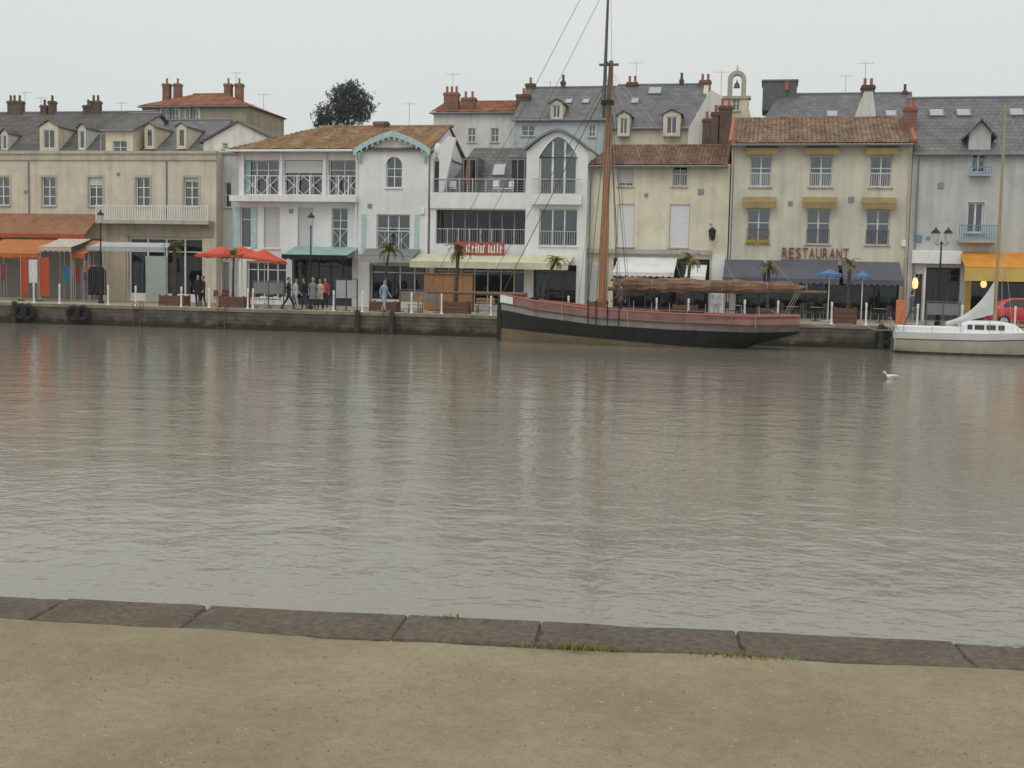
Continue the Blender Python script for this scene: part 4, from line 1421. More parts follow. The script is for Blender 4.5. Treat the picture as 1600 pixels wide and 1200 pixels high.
# ---------------------------------------------------------------- pale grey house with blue balconies
Y = YN
x0, x1 = P(1423, 320, Y).x, 24.0
ze = P(1510, 237, Y).z
Fd = thing('grey_house', 'pale grey rendered house with slate roof and small blue balconies', 'house', ((x0 + x1) / 2, Y, QZ))
w2 = RC(1518, 1540, 240, 270, Y)
w1 = RC(1511, 1537, 316, 364, Y)
w3 = tuple(v + 5.2 * (i < 2) for i, v in enumerate(w1))
gs = (P(1446, 450, Y).x, P(1500, 450, Y).x, QZ + .02, P(1470, 418, Y).z)
gd = (P(1424, 450, Y).x + .2, P(1441, 450, Y).x, QZ + .02, P(1432, 428, Y).z)
gy = (P(1510, 450, Y).x, x1 - 1, QZ + .02, P(1550, 430, Y).z)
wall(Fd, x0, x1, QZ, ze, Y, 10, [w2[:3] + (ze + 1,), w1, w3, gs, gd, gy], 'grey_f', .3, floors=(P(1510, 300, Y).z, P(1510, 400, Y).z))
window(Fd, w1, Y, 2, (), .18, 'frame', .09, 'glass', trim='grey_ab')
window(Fd, w3, Y, 2, (), .18, 'frame', .09, 'glass', trim='grey_ab')
for q in (RC(1496, 1554, 360, 375, Y), tuple(v + 5.2 * (i < 2) for i, v in enumerate(RC(1496, 1554, 360, 375, Y)))):
    s_ = MB().box(q[0], q[1], Y - .7, Y - .003, q[2] - .18, q[2]).build('balcony_slab', 'slab', Fd)
    railing(s_, q[0], q[1], q[2] + .02, q[3] + .28, Y - .66, 'blue', 'bars', .13, .018)
# dormer cutting the eave
dq = RC(1514, 1548, 208, 238, Y)
dm = MB()
xm = (dq[0] + dq[1]) / 2
dm.loft([[(dq[0], Y - .003, ze - .3), (w2[0], Y - .003, ze - .3), (w2[0], Y - .003, w2[3]), (w2[1], Y - .003, w2[3]), (w2[1], Y - .003, ze - .3), (dq[1], Y - .003, ze - .3), (dq[1], Y - .003, dq[3]), (xm, Y - .003, dq[3] + .65), (dq[0], Y - .003, dq[3])],
         [(dq[0], Y + .3, ze - .3), (w2[0], Y + .3, ze - .3), (w2[0], Y + .3, w2[3]), (w2[1], Y + .3, w2[3]), (w2[1], Y + .3, ze - .3), (dq[1], Y + .3, ze - .3), (dq[1], Y + .3, dq[3]), (xm, Y + .3, dq[3] + .65), (dq[0], Y + .3, dq[3])]])
dmo = dm.build('dormer', 'grey_f', Fd)
mb = MB()
for x_ in (dq[0] - .3, dq[1] + .3):
    mb.loft([[(x_, Y - .3, dq[3] - .3), (xm, Y - .3, dq[3] + .7), (xm, Y - .3, dq[3] + .8), (x_, Y - .3, dq[3] - .2)], [(x_, Y + 4, dq[3] - .3), (xm, Y + 4, dq[3] + .7), (xm, Y + 4, dq[3] + .8), (x_, Y + 4, dq[3] - .2)]])
for x_ in (dq[0], dq[1]):
    mb.box(x_ - .06, x_ + .06, Y + .3, Y + 3.5, ze - .2, dq[3])
mb.build('dormer_roof', 'slate', dmo)
window(Fd, w2, Y, 2, (), .18, 'frame', .08, 'glass', sill=False)
q = RC(1513, 1547, 263, 273, Y)
s_ = MB().box(q[0], q[1], Y - .5, Y - .003, q[2] - .1, q[2]).build('balcony_slab', 'slab', Fd)
railing(s_, q[0], q[1], q[2] + .02, q[3] + .05, Y - .46, 'blue', 'bars', .13, .018)
zrid = P(1520, 153, Y + 5).z
slab_roof(Fd, x0 + .02, x1, Y - .3, ze - .1, Y + 5, zrid, Y + 10.3, 'slate')
for px in (1463, 1505, 1588):
    skylight(Fd, P(px, 177, Y + 3.6).x, Y - .3, ze - .1, Y + 5, zrid, .72, .85, 1.0)
gutter(Fd, x0, x1, Y - .36, ze - .18, QZ + .1, x0 + .3)
chimney(Fd, P(1422, 180, Y + 2).x, ze + .5, P(1422, 168, Y + 2).z, Y + 2, .7, .5, 'brick', 2)
shopfront(Fd, gs, Y, 3, 'frame_dark', .4, .5, .85)
MB().box(gd[0], gd[1], Y + .3, Y + .36, gd[2], gd[3]).build('door', 'frame_dark', Fd)
shopfront(Fd, gy, Y, 6, 'frame_dark', .5, .4, .85)
q = RC(1424, 1502, 392, 412, Y)
MB().bbox(q[0], q[1], Y - .4, Y - .003, q[2], q[3], .04).build('shop_fascia', 'white_paint', Fd)
MB().box(P(1443, 450, Y).x, gs[0] - .01, Y - .05, Y - .003, QZ, gs[3]).build('pier', 'white_paint', Fd)
zf = P(1560, 418, Y - 2.2).z
aw = awning(Fd, P(1503, 410, Y - 1.1).x, x1 - 1, Y, P(1550, 394, Y).z, zf, 2.2, 'c_amber', .75, 'c_yellow', scallop=False)
q = RC(1507, 1546, 405, 417, Y - 1.5)
mb = MB()
xx = q[0]
while xx < q[1]:
    t_ = .95
    yy = Y - 1.7
    zz = zf + .16
    mb.loft([[(xx, yy, zz), (xx + .09, yy, zz), (xx + .09, yy + .9, zz + .32), (xx, yy + .9, zz + .32)], [(xx, yy, zz + .03), (xx + .09, yy, zz + .03), (xx + .09, yy + .9, zz + .35), (xx, yy + .9, zz + .35)]])
    xx += random.choice((.15, .18, .22))
mb.build('sign_strokes', 'red_paint', aw)['kind'] = 'stuff'
MB().box(gy[0] - .05, gy[0] + .25, Y - .1, Y - .003, QZ, gy[3]).build('pier', mat('yellow_pier', (.50, .33, .08), .7), Fd)
# the two lit lamps inside the shop doors
lamp_m = lampmat('lit_lamp', (1.0, .60, .26), 1.25)
for (px, py, yo, hh) in ((1430, 443, -.25, .6), (1537, 444, -.6, .4)):
    c = P(px, py, Y + yo)
    lt = MB().lathe(c - Vector((0, 0, hh / 2)), [(.05, 0), (.14, .06), (.17, hh * .6), (.1, hh), (.03, hh + .03)], 8).build('lit_lamp', lamp_m, Fd)
    MB().tube([c + Vector((0, 0, hh / 2)), (c.x, c.y, c.z + hh / 2 + .35), (c.x, Y + .1, c.z + hh / 2 + .4)], .015, 5).build('bracket', 'iron', lt)

# small fixings on the house fronts
def vent(root, px, py, Y, w=.3):
    q = P(px, py, Y)
    mb = MB().box(q.x - w / 2, q.x + w / 2, Y - .03, Y - .003, q.z - w / 2, q.z + w / 2)
    for k in range(4):
        z = q.z - w / 2 + w * (k + .5) / 4
        mb.box(q.x - w / 2 + .02, q.x + w / 2 - .02, Y - .045, Y - .031, z - .012, z + .012)
    mb.build('vent', 'frame_grey', root)
for r_, px, py, yy in ((Bd, 578, 322, YN - .45), (Bd, 455, 330, YN - .1), (Dd, 1010, 305, YN), (Dd, 1095, 300, YN), (Ed, 1235, 318, YN - .1), (Ed, 1330, 312, YN - .1), (Fd, 1470, 290, YN), (Fd, 1450, 372, YN), (A, 40, 300, YN), (A, 260, 330, YN), (A, 185, 272, YN)):
    vent(r_, px, py, yy, random.choice((.22, .28, .34)))
for r_, px, py, yy, m in ((Ed, 1412, 380, YN - .1, 'white_paint'), (Bd, 660, 330, YN - .45, 'white_paint'), (Fd, 1436, 372, YN, 'blue'), (A, 330, 350, YN, 'white_paint')):
    q = P(px, py, yy)
    MB().bbox(q.x - .14, q.x + .14, yy - .12, yy - .003, q.z - .18, q.z + .18, .02).build('alarm_box', m, r_)
# ---------------------------------------------------------------- houses up the hill behind
r, q = house('slate_row_house', 'long low house with old brown-grey slate roof above the cream terrace', -60, 196, 234, 178, 88, 4.5, 'bg_brown', 'slate_brown', zbase=2)
x0, x1, ze, zr, ye, zee, yr, zrr = q
for px, w, pots in ((20, .7, 2), (31, .6, 1), (70, .55, 1), (82, .5, 1), (138, .7, 1), (150, .8, 2)):
    z1 = P(px, 158, yr).z
    chimney(r, P(px, 170, yr).x, zrr - .6, z1 - (.35 if px in (70, 138) else 0), yr, w, .5, 'brick_dark', pots, 'brick_dark')
for px, yt in ((61, 150), (187, 158), (36, 142)):
    antenna(r, P(px, 170, yr).x, yr + .3, zrr - .2, P(px, yt, yr).z)
dormer(r, RC(62, 91, 198, 236, 87.6), 87.6, 3.5, 'bg_cream', 'slate_brown', .5)
dormer(r, RC(122, 134, 200, 236, 87.8), 87.8, 3, 'bg_white', 'slate_brown', .35, 1)
dormer(r, RC(2, 12, 208, 236, 87.8), 87.8, 3, 'bg_white', 'slate_brown', .35, 1)
r, q = house('cream_lucarne_house', 'small cream gabled house front rising over the terrace parapet', 165, 208, 203, 180, 85, 4, 'bg_cream', 'slate_brown', [(176, 198, 220, 240)], zbase=2)
r, q = house('blue_slate_house', 'house with blue-grey slate roof and two narrow cream dormers', 210, 318, 236, 190, 86, 4.5, 'bg_cream', 'slate', zbase=2)
for a, b in ((226, 241), (276, 291)):
    dormer(r, RC(a, b, 198, 233, 85.8), 85.8, 3.5, 'bg_cream', 'slate', .3, 1)
r, q = house('red_roof_house', 'tall brown house with red tiled roof, window band and four chimneys', 222, 386, 166, 150, 97, 4, 'bg_olive', 'tile_red', [(253, 266, 170, 193), (268, 279, 170, 193), (291, 299, 170, 193), (301, 310, 170, 193)], hipl=3.0, hipr=4.0, zbase=4, tiles=True, curt=.35, trim='bg_white')
x0, x1, ze, zr, ye, zee, yr, zrr = q
for px in (261, 278, 357, 374):
    chimney(r, P(px, 150, yr).x, zrr - .8, P(px, 131, yr).z, yr, .62, .55, 'brick', 1)
chimney(r, P(394, 180, 101).x, zee - 4, P(394, 172, 101).z, 101, .7, .5, 'brick_dark', 1)
antenna(r, P(369, 120, yr).x, yr, zrr, P(369, 112, yr).z)
antenna(r, P(412, 150, yr).x, yr, zrr - 2, P(412, 146, yr).z)
# white house with its gable to the harbour
Y = 84
x0, x1 = P(318, 230, Y).x, P(432, 230, Y).x
xm = P(372, 200, Y).x
ze, zp = P(375, 222, Y).z, P(372, 192, Y).z
r = thing('white_gable_house', 'plain white house whose gable faces the harbour beside orange roof', 'house', (xm, Y, 2))
o = RC(347, 356, 196, 232, Y)
wall(r, x0, x1, 2, ze, Y, 9, [(o[0], o[1], o[2], ze - .02)], 'bg_white', .25)
window(r, (o[0], o[1], o[2], ze - .06), Y, 1, (.5,), .1, 'frame', .05, 'glass', curtain=.2)
MB().loft([[(x0, Y, ze - .001), (x1, Y, ze - .001), (xm, Y, zp)], [(x0, Y + 9, ze - .001), (x1, Y + 9, ze - .001), (xm, Y + 9, zp)]]).build('gable', 'bg_white', r)
mb = MB()
for x_ in (x0 - .3, x1 + .3):
    zz = ze - .1
    mb.loft([[(x_, Y - .2, zz), (xm, Y - .2, zp + .02), (xm, Y - .2, zp + .16), (x_, Y - .2, zz + .14)], [(x_, Y + 9, zz), (xm, Y + 9, zp + .02), (xm, Y + 9, zp + .16), (x_, Y + 9, zz + .14)]])
mb.build('roof', 'slate_brown', r)
# white house, red tiles, two brick stacks
r, q = house('white_red_roof_house', 'white house with thin red tiled roof and two broad red brick chimneys', 678, 806, 176, 162, 90, 4.0, 'bg_white', 'tile_red', [(731, 743, 200, 222), (767, 779, 200, 222)], zbase=2, tiles=True)
x0, x1, ze, zr, ye, zee, yr, zrr = q
chimney(r, P(706, 150, 90.8).x, ze, P(706, 145, 90.8).z, 90.8, 1.1, .6, 'brick', 3)
chimney(r, P(733, 155, 90.8).x, ze, P(733, 153, 90.8).z, 90.8, 1.05, .6, 'brick', 2)
antenna(r, P(708, 120, 91.2).x, 91.2, zrr, P(708, 114, 91.2).z)
antenna(r, P(640, 150, 91.2).x + .0, 91.2, ze - 4, P(640, 160, 91.2).z)
# pale blue house, slate
r, q = house('pale_blue_house', 'pale blue-grey house with wide slate roof and one cream dormer', 806, 950, 186, 139, 88, 5, 'pale_blue', 'slate', [(815, 835, 196, 212), (920, 930, 196, 214)], zbase=2)
x0, x1, ze, zr, ye, zee, yr, zrr = q
dormer(r, RC(860, 879, 161, 187, 87.8), 87.8, 3.2, 'bg_cream', 'slate', .3)
for px in (915, 888):
    skylight(r, P(px, 165, 90.5).x, ye, zee, yr, zrr, .55, .6, 1.0)
chimney(r, P(818, 160, 91).x, ze, P(818, 148, 91).z, 91, 1.0, .7, 'brick_dark', 1)
chimney(r, P(829, 140, yr).x, zrr - .5, P(829, 131, yr).z, yr, .7, .5, 'brick_dark', 1)
chimney(r, P(880, 130, yr).x, zrr - .4, P(880, 127, yr).z, yr, .3, .3, 'brick_dark', 1, 'brick_dark')
antenna(r, P(860, 130, yr).x, yr, zrr, P(860, 126, yr).z, 3)
# cream house, slate, stepped right gable
r, q = house('cream_slate_house', 'cream house with slate roof, two arched dormers and a raised right gable', 955, 1092, 198, 135, 87, 5, 'bg_cream', 'slate', zbase=2)
x0, x1, ze, zr, ye, zee, yr, zrr = q
dormer(r, RC(1036, 1063, 178, 213, 86.5), 86.5, 3.6, 'bg_cream', 'slate', .3)
dormer(r, RC(965, 984, 180, 213, 86.5), 86.5, 3.6, 'bg_cream', 'slate', .3)
MB().loft([[(x1, 86.5, ze - 1), (x1, 92, zrr + .2), (x1, 97.5, ze - 1)], [(x1 + .35, 86.5, ze - 1), (x1 + .35, 92, zrr + .2), (x1 + .35, 97.5, ze - 1)]]).build('gable_parapet', 'bg_cream', r)
for px in (992,):
    skylight(r, P(px, 158, 90).x, ye, zee, yr, zrr, .62, .6, 1.0)
skylight(r, P(1023, 143, 91).x, ye, zee, yr, zrr, .86, 1.0, 1.2)
chimney(r, P(1102, 130, yr).x, zrr - .8, P(1102, 126, yr).z, yr, .8, .7, 'brick', 2)
chimney(r, P(988, 135, yr).x, zrr - .5, P(988, 129, yr).z, yr, .8, .5, 'brick_dark', 2)
chimney(r, P(1065, 130, yr).x, zrr - .3, P(1065, 124, yr).z, yr, .25, .25, 'brick_dark', 1, 'brick_dark')
antenna(r, P(994, 110, yr).x, yr, zrr, P(994, 96, yr).z)
# white wing with lean-to gable and the three dark stacks
Y = 83
r = thing('white_wing', 'cream-white wall with sloping top and three sooty brick chimney stacks', 'house', (P(1100, 220, Y).x, Y, 2))
pts = [P(1070, 235, Y), P(1150, 235, Y), P(1150, 205, Y), P(1128, 150, Y), P(1110, 140, Y), P(1076, 200, Y)]
pr = [(p.x, p.z) for p in pts]
pr[0], pr[1] = (pr[0][0], 2.0), (pr[1][0], 2.0)
MB().prism([(a, b) for a, b in pr], Y, Y + 3, 'y').build('wall', 'bg_white', r)
for px, yt, w in ((1104, 186, .5), (1118, 176, .55), (1133, 166, .85)):
    chimney(r, P(px, 200, Y - .5).x, P(px, 240, Y - .5).z, P(px, yt, Y - .5).z, Y - .6, w, .5, 'brick_dark', 2 if w > .6 else 1)
antenna(r, P(1127, 120, Y).x, Y + .5, P(1127, 160, Y).z, P(1127, 108, Y).z)
# bell gable
Y = 93
r = thing('bell_gable', 'cream stone bell gable with open arch topped by a pinnacle', 'bell gable', (P(1151, 180, Y).x, Y, 4))
cx = P(1151, 140, Y).x
z0, z1, z2, z3 = P(1151, 215, Y).z, P(1151, 148, Y).z, P(1151, 119, Y).z, P(1151, 97, Y).z
hw = P(1180, 170, Y).x - cx
op = (cx - .26, cx + .26, P(1151, 173, Y).z, P(1151, 151, Y).z)
mb = MB()
wall(r, cx - hw * .62, cx + hw * .62, 4, z1 - .3, Y, 3, [op], 'bg_cream', .3)
window(r, op, Y, 2, (.5,), .1, 'frame', .05, 'glass')
for s in (-1, 1):
    MB().loft([[(cx + s * hw * .62, Y + .02, 4), (cx + s * hw * 1.15, Y + .02, 4), (cx + s * hw * 1.15, Y + .02, z0), (cx + s * hw * .62, Y + .02, z1 - .8)], [(cx + s * hw * .62, Y + 3, 4), (cx + s * hw * 1.15, Y + 3, 4), (cx + s * hw * 1.15, Y + 3, z0), (cx + s * hw * .62, Y + 3, z1 - .8)]]).build('shoulder', 'bg_cream', r)
MB().box(cx - hw * .75, cx + hw * .75, Y - .12, Y + .9, z1 - .298, z1 - .1).build('cornice', 'stone', r)
mb = MB()
for s in (-1, 1):
    mb.box(cx + s * .5 - .17, cx + s * .5 + .17, Y, Y + .7, z1 - .098, z2 - .2)
n = 8
for j in range(n):
    a, b = pi * j / n, pi * (j + 1) / n
    mb.loft([[(cx + .33 * cos(t), yy, z2 - .2 + .33 * sin(t)) for t in (a, b)] + [(cx + .67 * cos(t), yy, z2 - .2 + .62 * sin(t)) for t in (b, a)] for yy in (Y, Y + .7)])
mb.build('arch', 'stone', r)
MB().lathe((cx, Y + .35, z2 + .35), [(.2, 0), (.14, .1), (.05, .3), (.02, .55)], 8).build('pinnacle', 'stone', r)
MB().lathe((cx, Y + .35, z1 + .55), [(.26, 0), (.22, .06), (.17, .3), (.06, .42), (.03, .6)], 10).build('bell', 'ironwork', r)
# big slate roof behind the restaurant
r, q = house('big_slate_house', 'wide slate-roofed block with boxy roof hut behind the restaurant', 1166, 1432, 232, 149, 86, 7, 'bg_cream', 'slate', hipl=2.4, zbase=2)
x0, x1, ze, zr, ye, zee, yr, zrr = q
h = RC(1192, 1245, 126, 152, yr)
hb = MB().box(h[0], h[1], yr - .5, yr + 2.5, zrr - 1.2, h[3] - .1).build('roof_hut', mat('dark_zinc', (.12, .12, .125), .6, 2, .15), r)
MB().box(h[0] - .1, h[1] + .1, yr - .6, yr + 2.6, h[3] - .098, h[3]).build('hut_roof', 'lead', hb)
MB().lathe((P(1229, 136, yr).x, yr - .7, P(1229, 143, yr).z), [(.16, 0), (.14, .5), (.17, .6), (.1, .62)], 8).build('chimney_pot', 'pot', r)
for px in (1391, 1300):
    skylight(r, P(px, 168, 91).x, ye, zee, yr, zrr, .62, .8, 1.1)
antenna(r, P(1322, 120, yr).x, yr, zrr, P(1322, 116, yr).z)
chimney(r, P(1414, 140, yr).x, zrr - .3, P(1414, 142, yr).z, yr, .3, .3, 'brick_dark', 1, 'brick_dark')
# white pointed stack gable
Y = 82
a, b, c = P(1335, 186, Y), P(1369, 186, Y), P(1357, 143, Y)
r = thing('pointed_white_gable', 'white pointed chimney gable rising behind the brown restaurant roof', 'gable', ((a.x + b.x) / 2, Y, 2))
w = .28
MB().prism([(a.x - .3, 2), (b.x + .3, 2), (b.x, a.z), (c.x + w, c.z), (c.x - w, c.z), (a.x, a.z)], Y, Y + 1.2, 'y').build('wall', 'bg_white', r)
chimney(r, c.x, c.z - .3, P(1357, 132, Y).z, Y + .6, .8, .9, 'brick_dark', 2)
antenna(r, P(1354, 110, Y).x, Y + 1.0, c.z, P(1354, 92, Y).z)
# ---------------------------------------------------------------- pine above the roofs
m_ = []
for k, c in enumerate(((.030, .036, .026), (.045, .052, .036), (.062, .066, .045))):
    m_.append(mat('pine_needles_%d' % k, c, .9, 3, .3))
M['bark'] = mat('bark', (.07, .055, .045), .95, 5, .3, .5, 12)
Y = 122
c0 = P(538, 165, Y)
s = (P(588, 165, Y).x - P(486, 165, Y).x) / 2
T = thing('pine_tree', 'dark round-crowned pine standing behind the orange tiled roof', 'tree', (c0.x, Y, 7.8))
tr = MB()
base = Vector((c0.x + .3, Y, 7.6))
fork = Vector((c0.x + .2, Y, c0.z - s * .8))
tr.tube([base, (base.x - .15, Y, (base.z + fork.z) / 2), fork], [.42, .34, .27], 9)
lobes = [(.15, .0, .30, .62, .50), (.52, .1, .05, .46, .42), (-.15, .2, .05, .55, .48), (-.62, -.1, -.35, .36, .38), (.45, -.2, -.35, .45, .34), (-.2, -.2, -.45, .50, .36), (.20, .0, -.1, .7, .5), (-.72, .1, -.62, .24, .26), (.05, .3, .52, .42, .26)]
for (lx, ly, lz, lr, lh) in lobes:
    e_ = c0 + Vector((lx * s, ly * s, lz * s * .85))
    mid = fork.lerp(e_, .5) + Vector((0, 0, -.1 * s))
    tr.tube([fork, mid, e_], [.15, .09, .03], 6)
tr.build('trunk', 'bark', T, smooth=True)
cr_b = MB()
rnd = random.Random(3)
for (lx, ly, lz, lr, lh) in lobes:
    for k in range(int(430 * lr)):
        u, v, w = rnd.gauss(0, 1), rnd.gauss(0, 1), rnd.gauss(0, 1)
        l = math.sqrt(u * u + v * v + w * w) or 1
        rr = rnd.random() ** .45 * rnd.uniform(.8, 1.12)
        p = c0 + Vector((lx * s + u / l * rr * lr * s, ly * s + v / l * rr * lr * s, lz * s * .85 + w / l * rr * lh * s))
        mi = rnd.choice((0, 0, 1, 1, 2))
        for t in range(5):
            d = Vector((rnd.gauss(0, 1), rnd.gauss(0, 1), rnd.gauss(.5, 1))).normalized()
            L = rnd.uniform(.16, .34)
            q = d.orthogonal().normalized() * rnd.uniform(.03, .06)
            o = p + Vector((rnd.uniform(-.12, .12), rnd.uniform(-.12, .12), rnd.uniform(-.12, .12)))
            cr_b.face([o - q, o + q, o + d * L + q * .4, o + d * L - q * .4], mi)
cr_b.build('crown', m_, T)
# ---------------------------------------------------------------- quay furniture
def spot(px, dy):                          # a place on the far quay, dy metres behind its edge
    Y = YQ + dy
    return Vector((P(px, 480, Y).x, Y, QZ))
# slender white posts along the edge
p0 = thing('white_post', 'slender white iron post standing along the quay edge', 'post', spot(53, .45), 'white posts along the far quay edge')
c = p0.location
MB().lathe(c, [(.11, 0), (.11, .03), (.05, .05)], 8).build('base_plate', 'white_paint', p0)
MB().lathe(c + Vector((0, 0, .04)), [(.06, 0), (.048, .1), (.045, .85), (.058, .88), (.058, .94), (.045, .96)], 8).build('shaft', 'white_paint', p0, smooth=True)
MB().ell(c + Vector((0, 0, 1.05)), .062, .062, .06, 8, 6).build('cap', 'white_paint', p0, smooth=True)
p0['label'] = 'slender white post before the white hanging sheets and red-orange banners'
for px, lb in ((93, 'before the blue towel at the beach shop'), (169, 'beside the rack of black clothes'), (212, 'at the rusty ladder below the pale green door'), (283, 'before the planter with the upright palm'),
               (327, 'before the two people in dark coats'), (387, 'paired closely with another by the grey canvas windbreak'), (395, 'paired closely with another by the grey canvas windbreak'), (521, 'at the edge of the lilac-grey screen'),
               (566, 'below the teal shutter of the gabled bay'), (643, 'before the taupe terrace screen'), (690, 'next to the reddish planter'), (767, 'before the brown bench by the boat bow'),
               (815, 'rising behind the pink bow of the old boat'), (888, 'seen over the old boat ahead of its mast'), (1026, 'behind the old boat below the white awning'), (1076, 'before the dark brown planter behind the old boat'),
               (1164, 'behind the boat between the light blue shirt and red-brown planter'), (1216, 'at the stern of the old boat'), (1300, 'beside the red-brown planter by the blue parasols'), (1354, 'below the smaller bright blue parasol'),
               (1434, 'before the walker at the lit doorway'), (1504, 'behind the sail cover of the white yacht'), (1587, 'in front of the red car')):
    o = copy_tree(p0)
    o['label'] = 'slender white post ' + lb
    o.location = spot(px, .45 + random.uniform(-.05, .05))
    o.rotation_euler = (random.gauss(0, .012), random.gauss(0, .012), random.uniform(0, 3))
# street lamps
def lamp(px, dy, ytop, label, arms=0):
    c = spot(px, dy)
    zt = P(px, ytop, c.y).z
    o = thing('street_lamp', label, 'street lamp', c, 'black street lamps on the far quay')
    h = zt - QZ
    MB().lathe(c, [(.17, 0), (.17, .12), (.12, .18), (.10, .55), (.12, .6), (.07, .72)], 8).build('base', 'iron', o)
    MB().lathe(c + Vector((0, 0, .7)), [(.055, 0), (.038, h - 1.5), (.06, h - 1.45), (.035, h - 1.38)], 8).build('post', 'iron', o)
    heads = [Vector((0, 0, 0))] if not arms else [Vector((-.3, 0, -.05)), Vector((.3, 0, -.05))]
    for q in heads:
        lc = c + q + Vector((0, 0, h - .7))
        if arms:
            MB().tube([c + Vector((0, 0, h - .72)), c + q * .6 + Vector((0, 0, h - .85)), lc], .02, 5).build('arm', 'iron', o)
        l = MB().lathe(lc, [(.05, 0), (.12, .04), (.2, .46), (.19, .48)], 6).build('lantern_glass', mat('milky_glass', (.55, .55, .52), .25, 3, .05), o)
        MB().lathe(lc + Vector((0, 0, .485)), [(.24, 0), (.14, .14), (.05, .2), (.03, .3)], 6).build('lantern_cap', 'iron', l)
    return o
lamp(158, 4.0, 330, 'single black street lamp before the orange awning shop')
lamp(485, 4.0, 334, 'single black street lamp before the teal-topped awning')
lamp(1466, 4.0, 356, 'twin-headed black street lamp before the pale grey house', 2)
# palms in wooden planters
fr = MB()
prev = None
for k in range(9):
    t = k / 8
    p = Vector((t * .85, 0, .42 * sin(t * 2.3) * (1 - .35 * t) - .28 * t * t))
    if prev:
        fr.tube([prev, p], .012 * (1.1 - t), 3)
        for s in (-1, 1):
            L = .30 * sin(pi * min(1, .25 + t * .75)) + .05
            q = p + Vector((.12, s * L, -.10 * L))
            fr.face([prev, p, q])
    prev = p
M['frond'] = mat('palm_frond', (.17, .165, .035), .7, 6, .3)
M['frond_dry'] = mat('dry_frond', (.25, .19, .07), .8, 6, .3)
fr_o = fr.build('frond', 'frond')
FR = fr_o.data
bpy.data.objects.remove(fr_o)
FRD = FR.copy()
FRD.materials.clear()
FRD.materials.append(M['frond_dry'])
def palm(px, dy, ycrown, label, lean=0.0, n=15, sc=1.0, r=.1):
    c = spot(px, dy) + Vector((0, 0, .42))
    zc = P(px, ycrown, c.y).z
    o = thing('palm_tree', label, 'palm', c, 'small palms in planters')
    top = Vector((c.x + lean, c.y, zc))
    mb = MB()
    pts = [c.lerp(top, k / 8) + Vector((-.25 * lean * sin(pi * k / 8), 0, 0)) for k in range(9)]
    mb.tube(pts, [r * (1.25 - .35 * k / 8) * (1.12 if k % 2 else .92) for k in range(9)], 8)
    mb.build('trunk', 'bark', o)
    rn = random.Random(int(px))
    for k in range(n):
        f = bpy.data.objects.new('frond', FR if rn.random() < .75 else FRD)
        COL.objects.link(f)
        f.parent = o
        f.location = top - c
        el = rn.uniform(-.9, .75)
        f.rotation_euler = (rn.uniform(-.2, .2), -el, 2 * pi * k / n + rn.uniform(-.2, .2))
        f.scale = [sc * rn.uniform(.75, 1.1)] * 3
    return o
def planter(px0, px1, dy, h, label, m='wood'):
    a, b = spot(px0, dy), spot(px1, dy)
    o = thing('planter', label, 'planter', ((a.x + b.x) / 2, a.y, QZ), 'wooden planters on the far quay')
    w, d = b.x - a.x, .85
    for k in range(3):
        z0, z1 = QZ + .06 + (h - .06) * k / 3, QZ + .06 + (h - .06) * (k + 1) / 3 - .018
        MB().bbox(a.x, b.x, a.y - d / 2, a.y - d / 2 + .04, z0, z1, .008).build('plank', m, o)
        MB().bbox(a.x, b.x, a.y + d / 2 - .04, a.y + d / 2, z0, z1, .008).build('plank', m, o)
        MB().bbox(a.x, a.x + .04, a.y - d / 2 + .042, a.y + d / 2 - .042, z0, z1, .008).build('plank', m, o)
        MB().bbox(b.x - .04, b.x, a.y - d / 2 + .042, a.y + d / 2 - .042, z0, z1, .008).build('plank', m, o)
    for sx in (a.x - .012, b.x - .078):
        for sy in (a.y - d / 2 - .012, a.y + d / 2 - .078):
            MB().bbox(sx, sx + .09, sy, sy + .09, QZ, QZ + h + .04, .01).build('corner_post', m, o)
    MB().box(a.x + .045, b.x - .045, a.y - d / 2 + .045, a.y + d / 2 - .045, QZ + .05, QZ + h - .06).build('soil', 'soil', o)
planter(254, 292, 2.5, .6, 'brown planter with upright palm by the pale green door')
palm(273, 2.5, 386, 'upright dark-trunked palm by the pale green shop door', 0, 15, .75, .12)
planter(347, 386, 2.3, .62, 'brown planter in front of the coral red parasols')
palm(364, 2.3, 398, 'slim palm growing before the coral red parasols', .05, 11, .65, .06)
planter(581, 622, 2.6, .55, 'brown planter in front of the grey shop awning')
palm(599, 2.6, 392, 'tall thin palm before the white bay with the arched window', .3, 14, .95, .06)
planter(692, 733, 1.6, .66, 'reddish planter with palm below the red signboard')
palm(712, 1.6, 394, 'palm with drooping yellowish crown before the red signboard', .1, 15, .85, .1)
planter(832, 868, 3.0, .6, 'brown planter with leaning palm behind the old boat bow')
palm(846, 3.0, 408, 'leaning palm with golden fronds behind the old boat bow', .7, 14, .8, .08)
planter(1052, 1090, 2.6, .75, 'dark brown planter under the white awnings')
palm(1073, 2.6, 408, 'short palm under the white awnings beside the furled sail', .1, 14, .8, .08)
planter(1182, 1212, 2.2, .7, 'red-brown planter before the left half of the restaurant')
palm(1199, 2.2, 418, 'small dark palm before the left restaurant awning', 0, 12, .75, .08)
planter(1304, 1338, 2.0, .8, 'red-brown planter before the blue parasols')
palm(1325, 2.0, 414, 'dark slim palm beside the bright blue parasols', 0, 12, .6, .09)
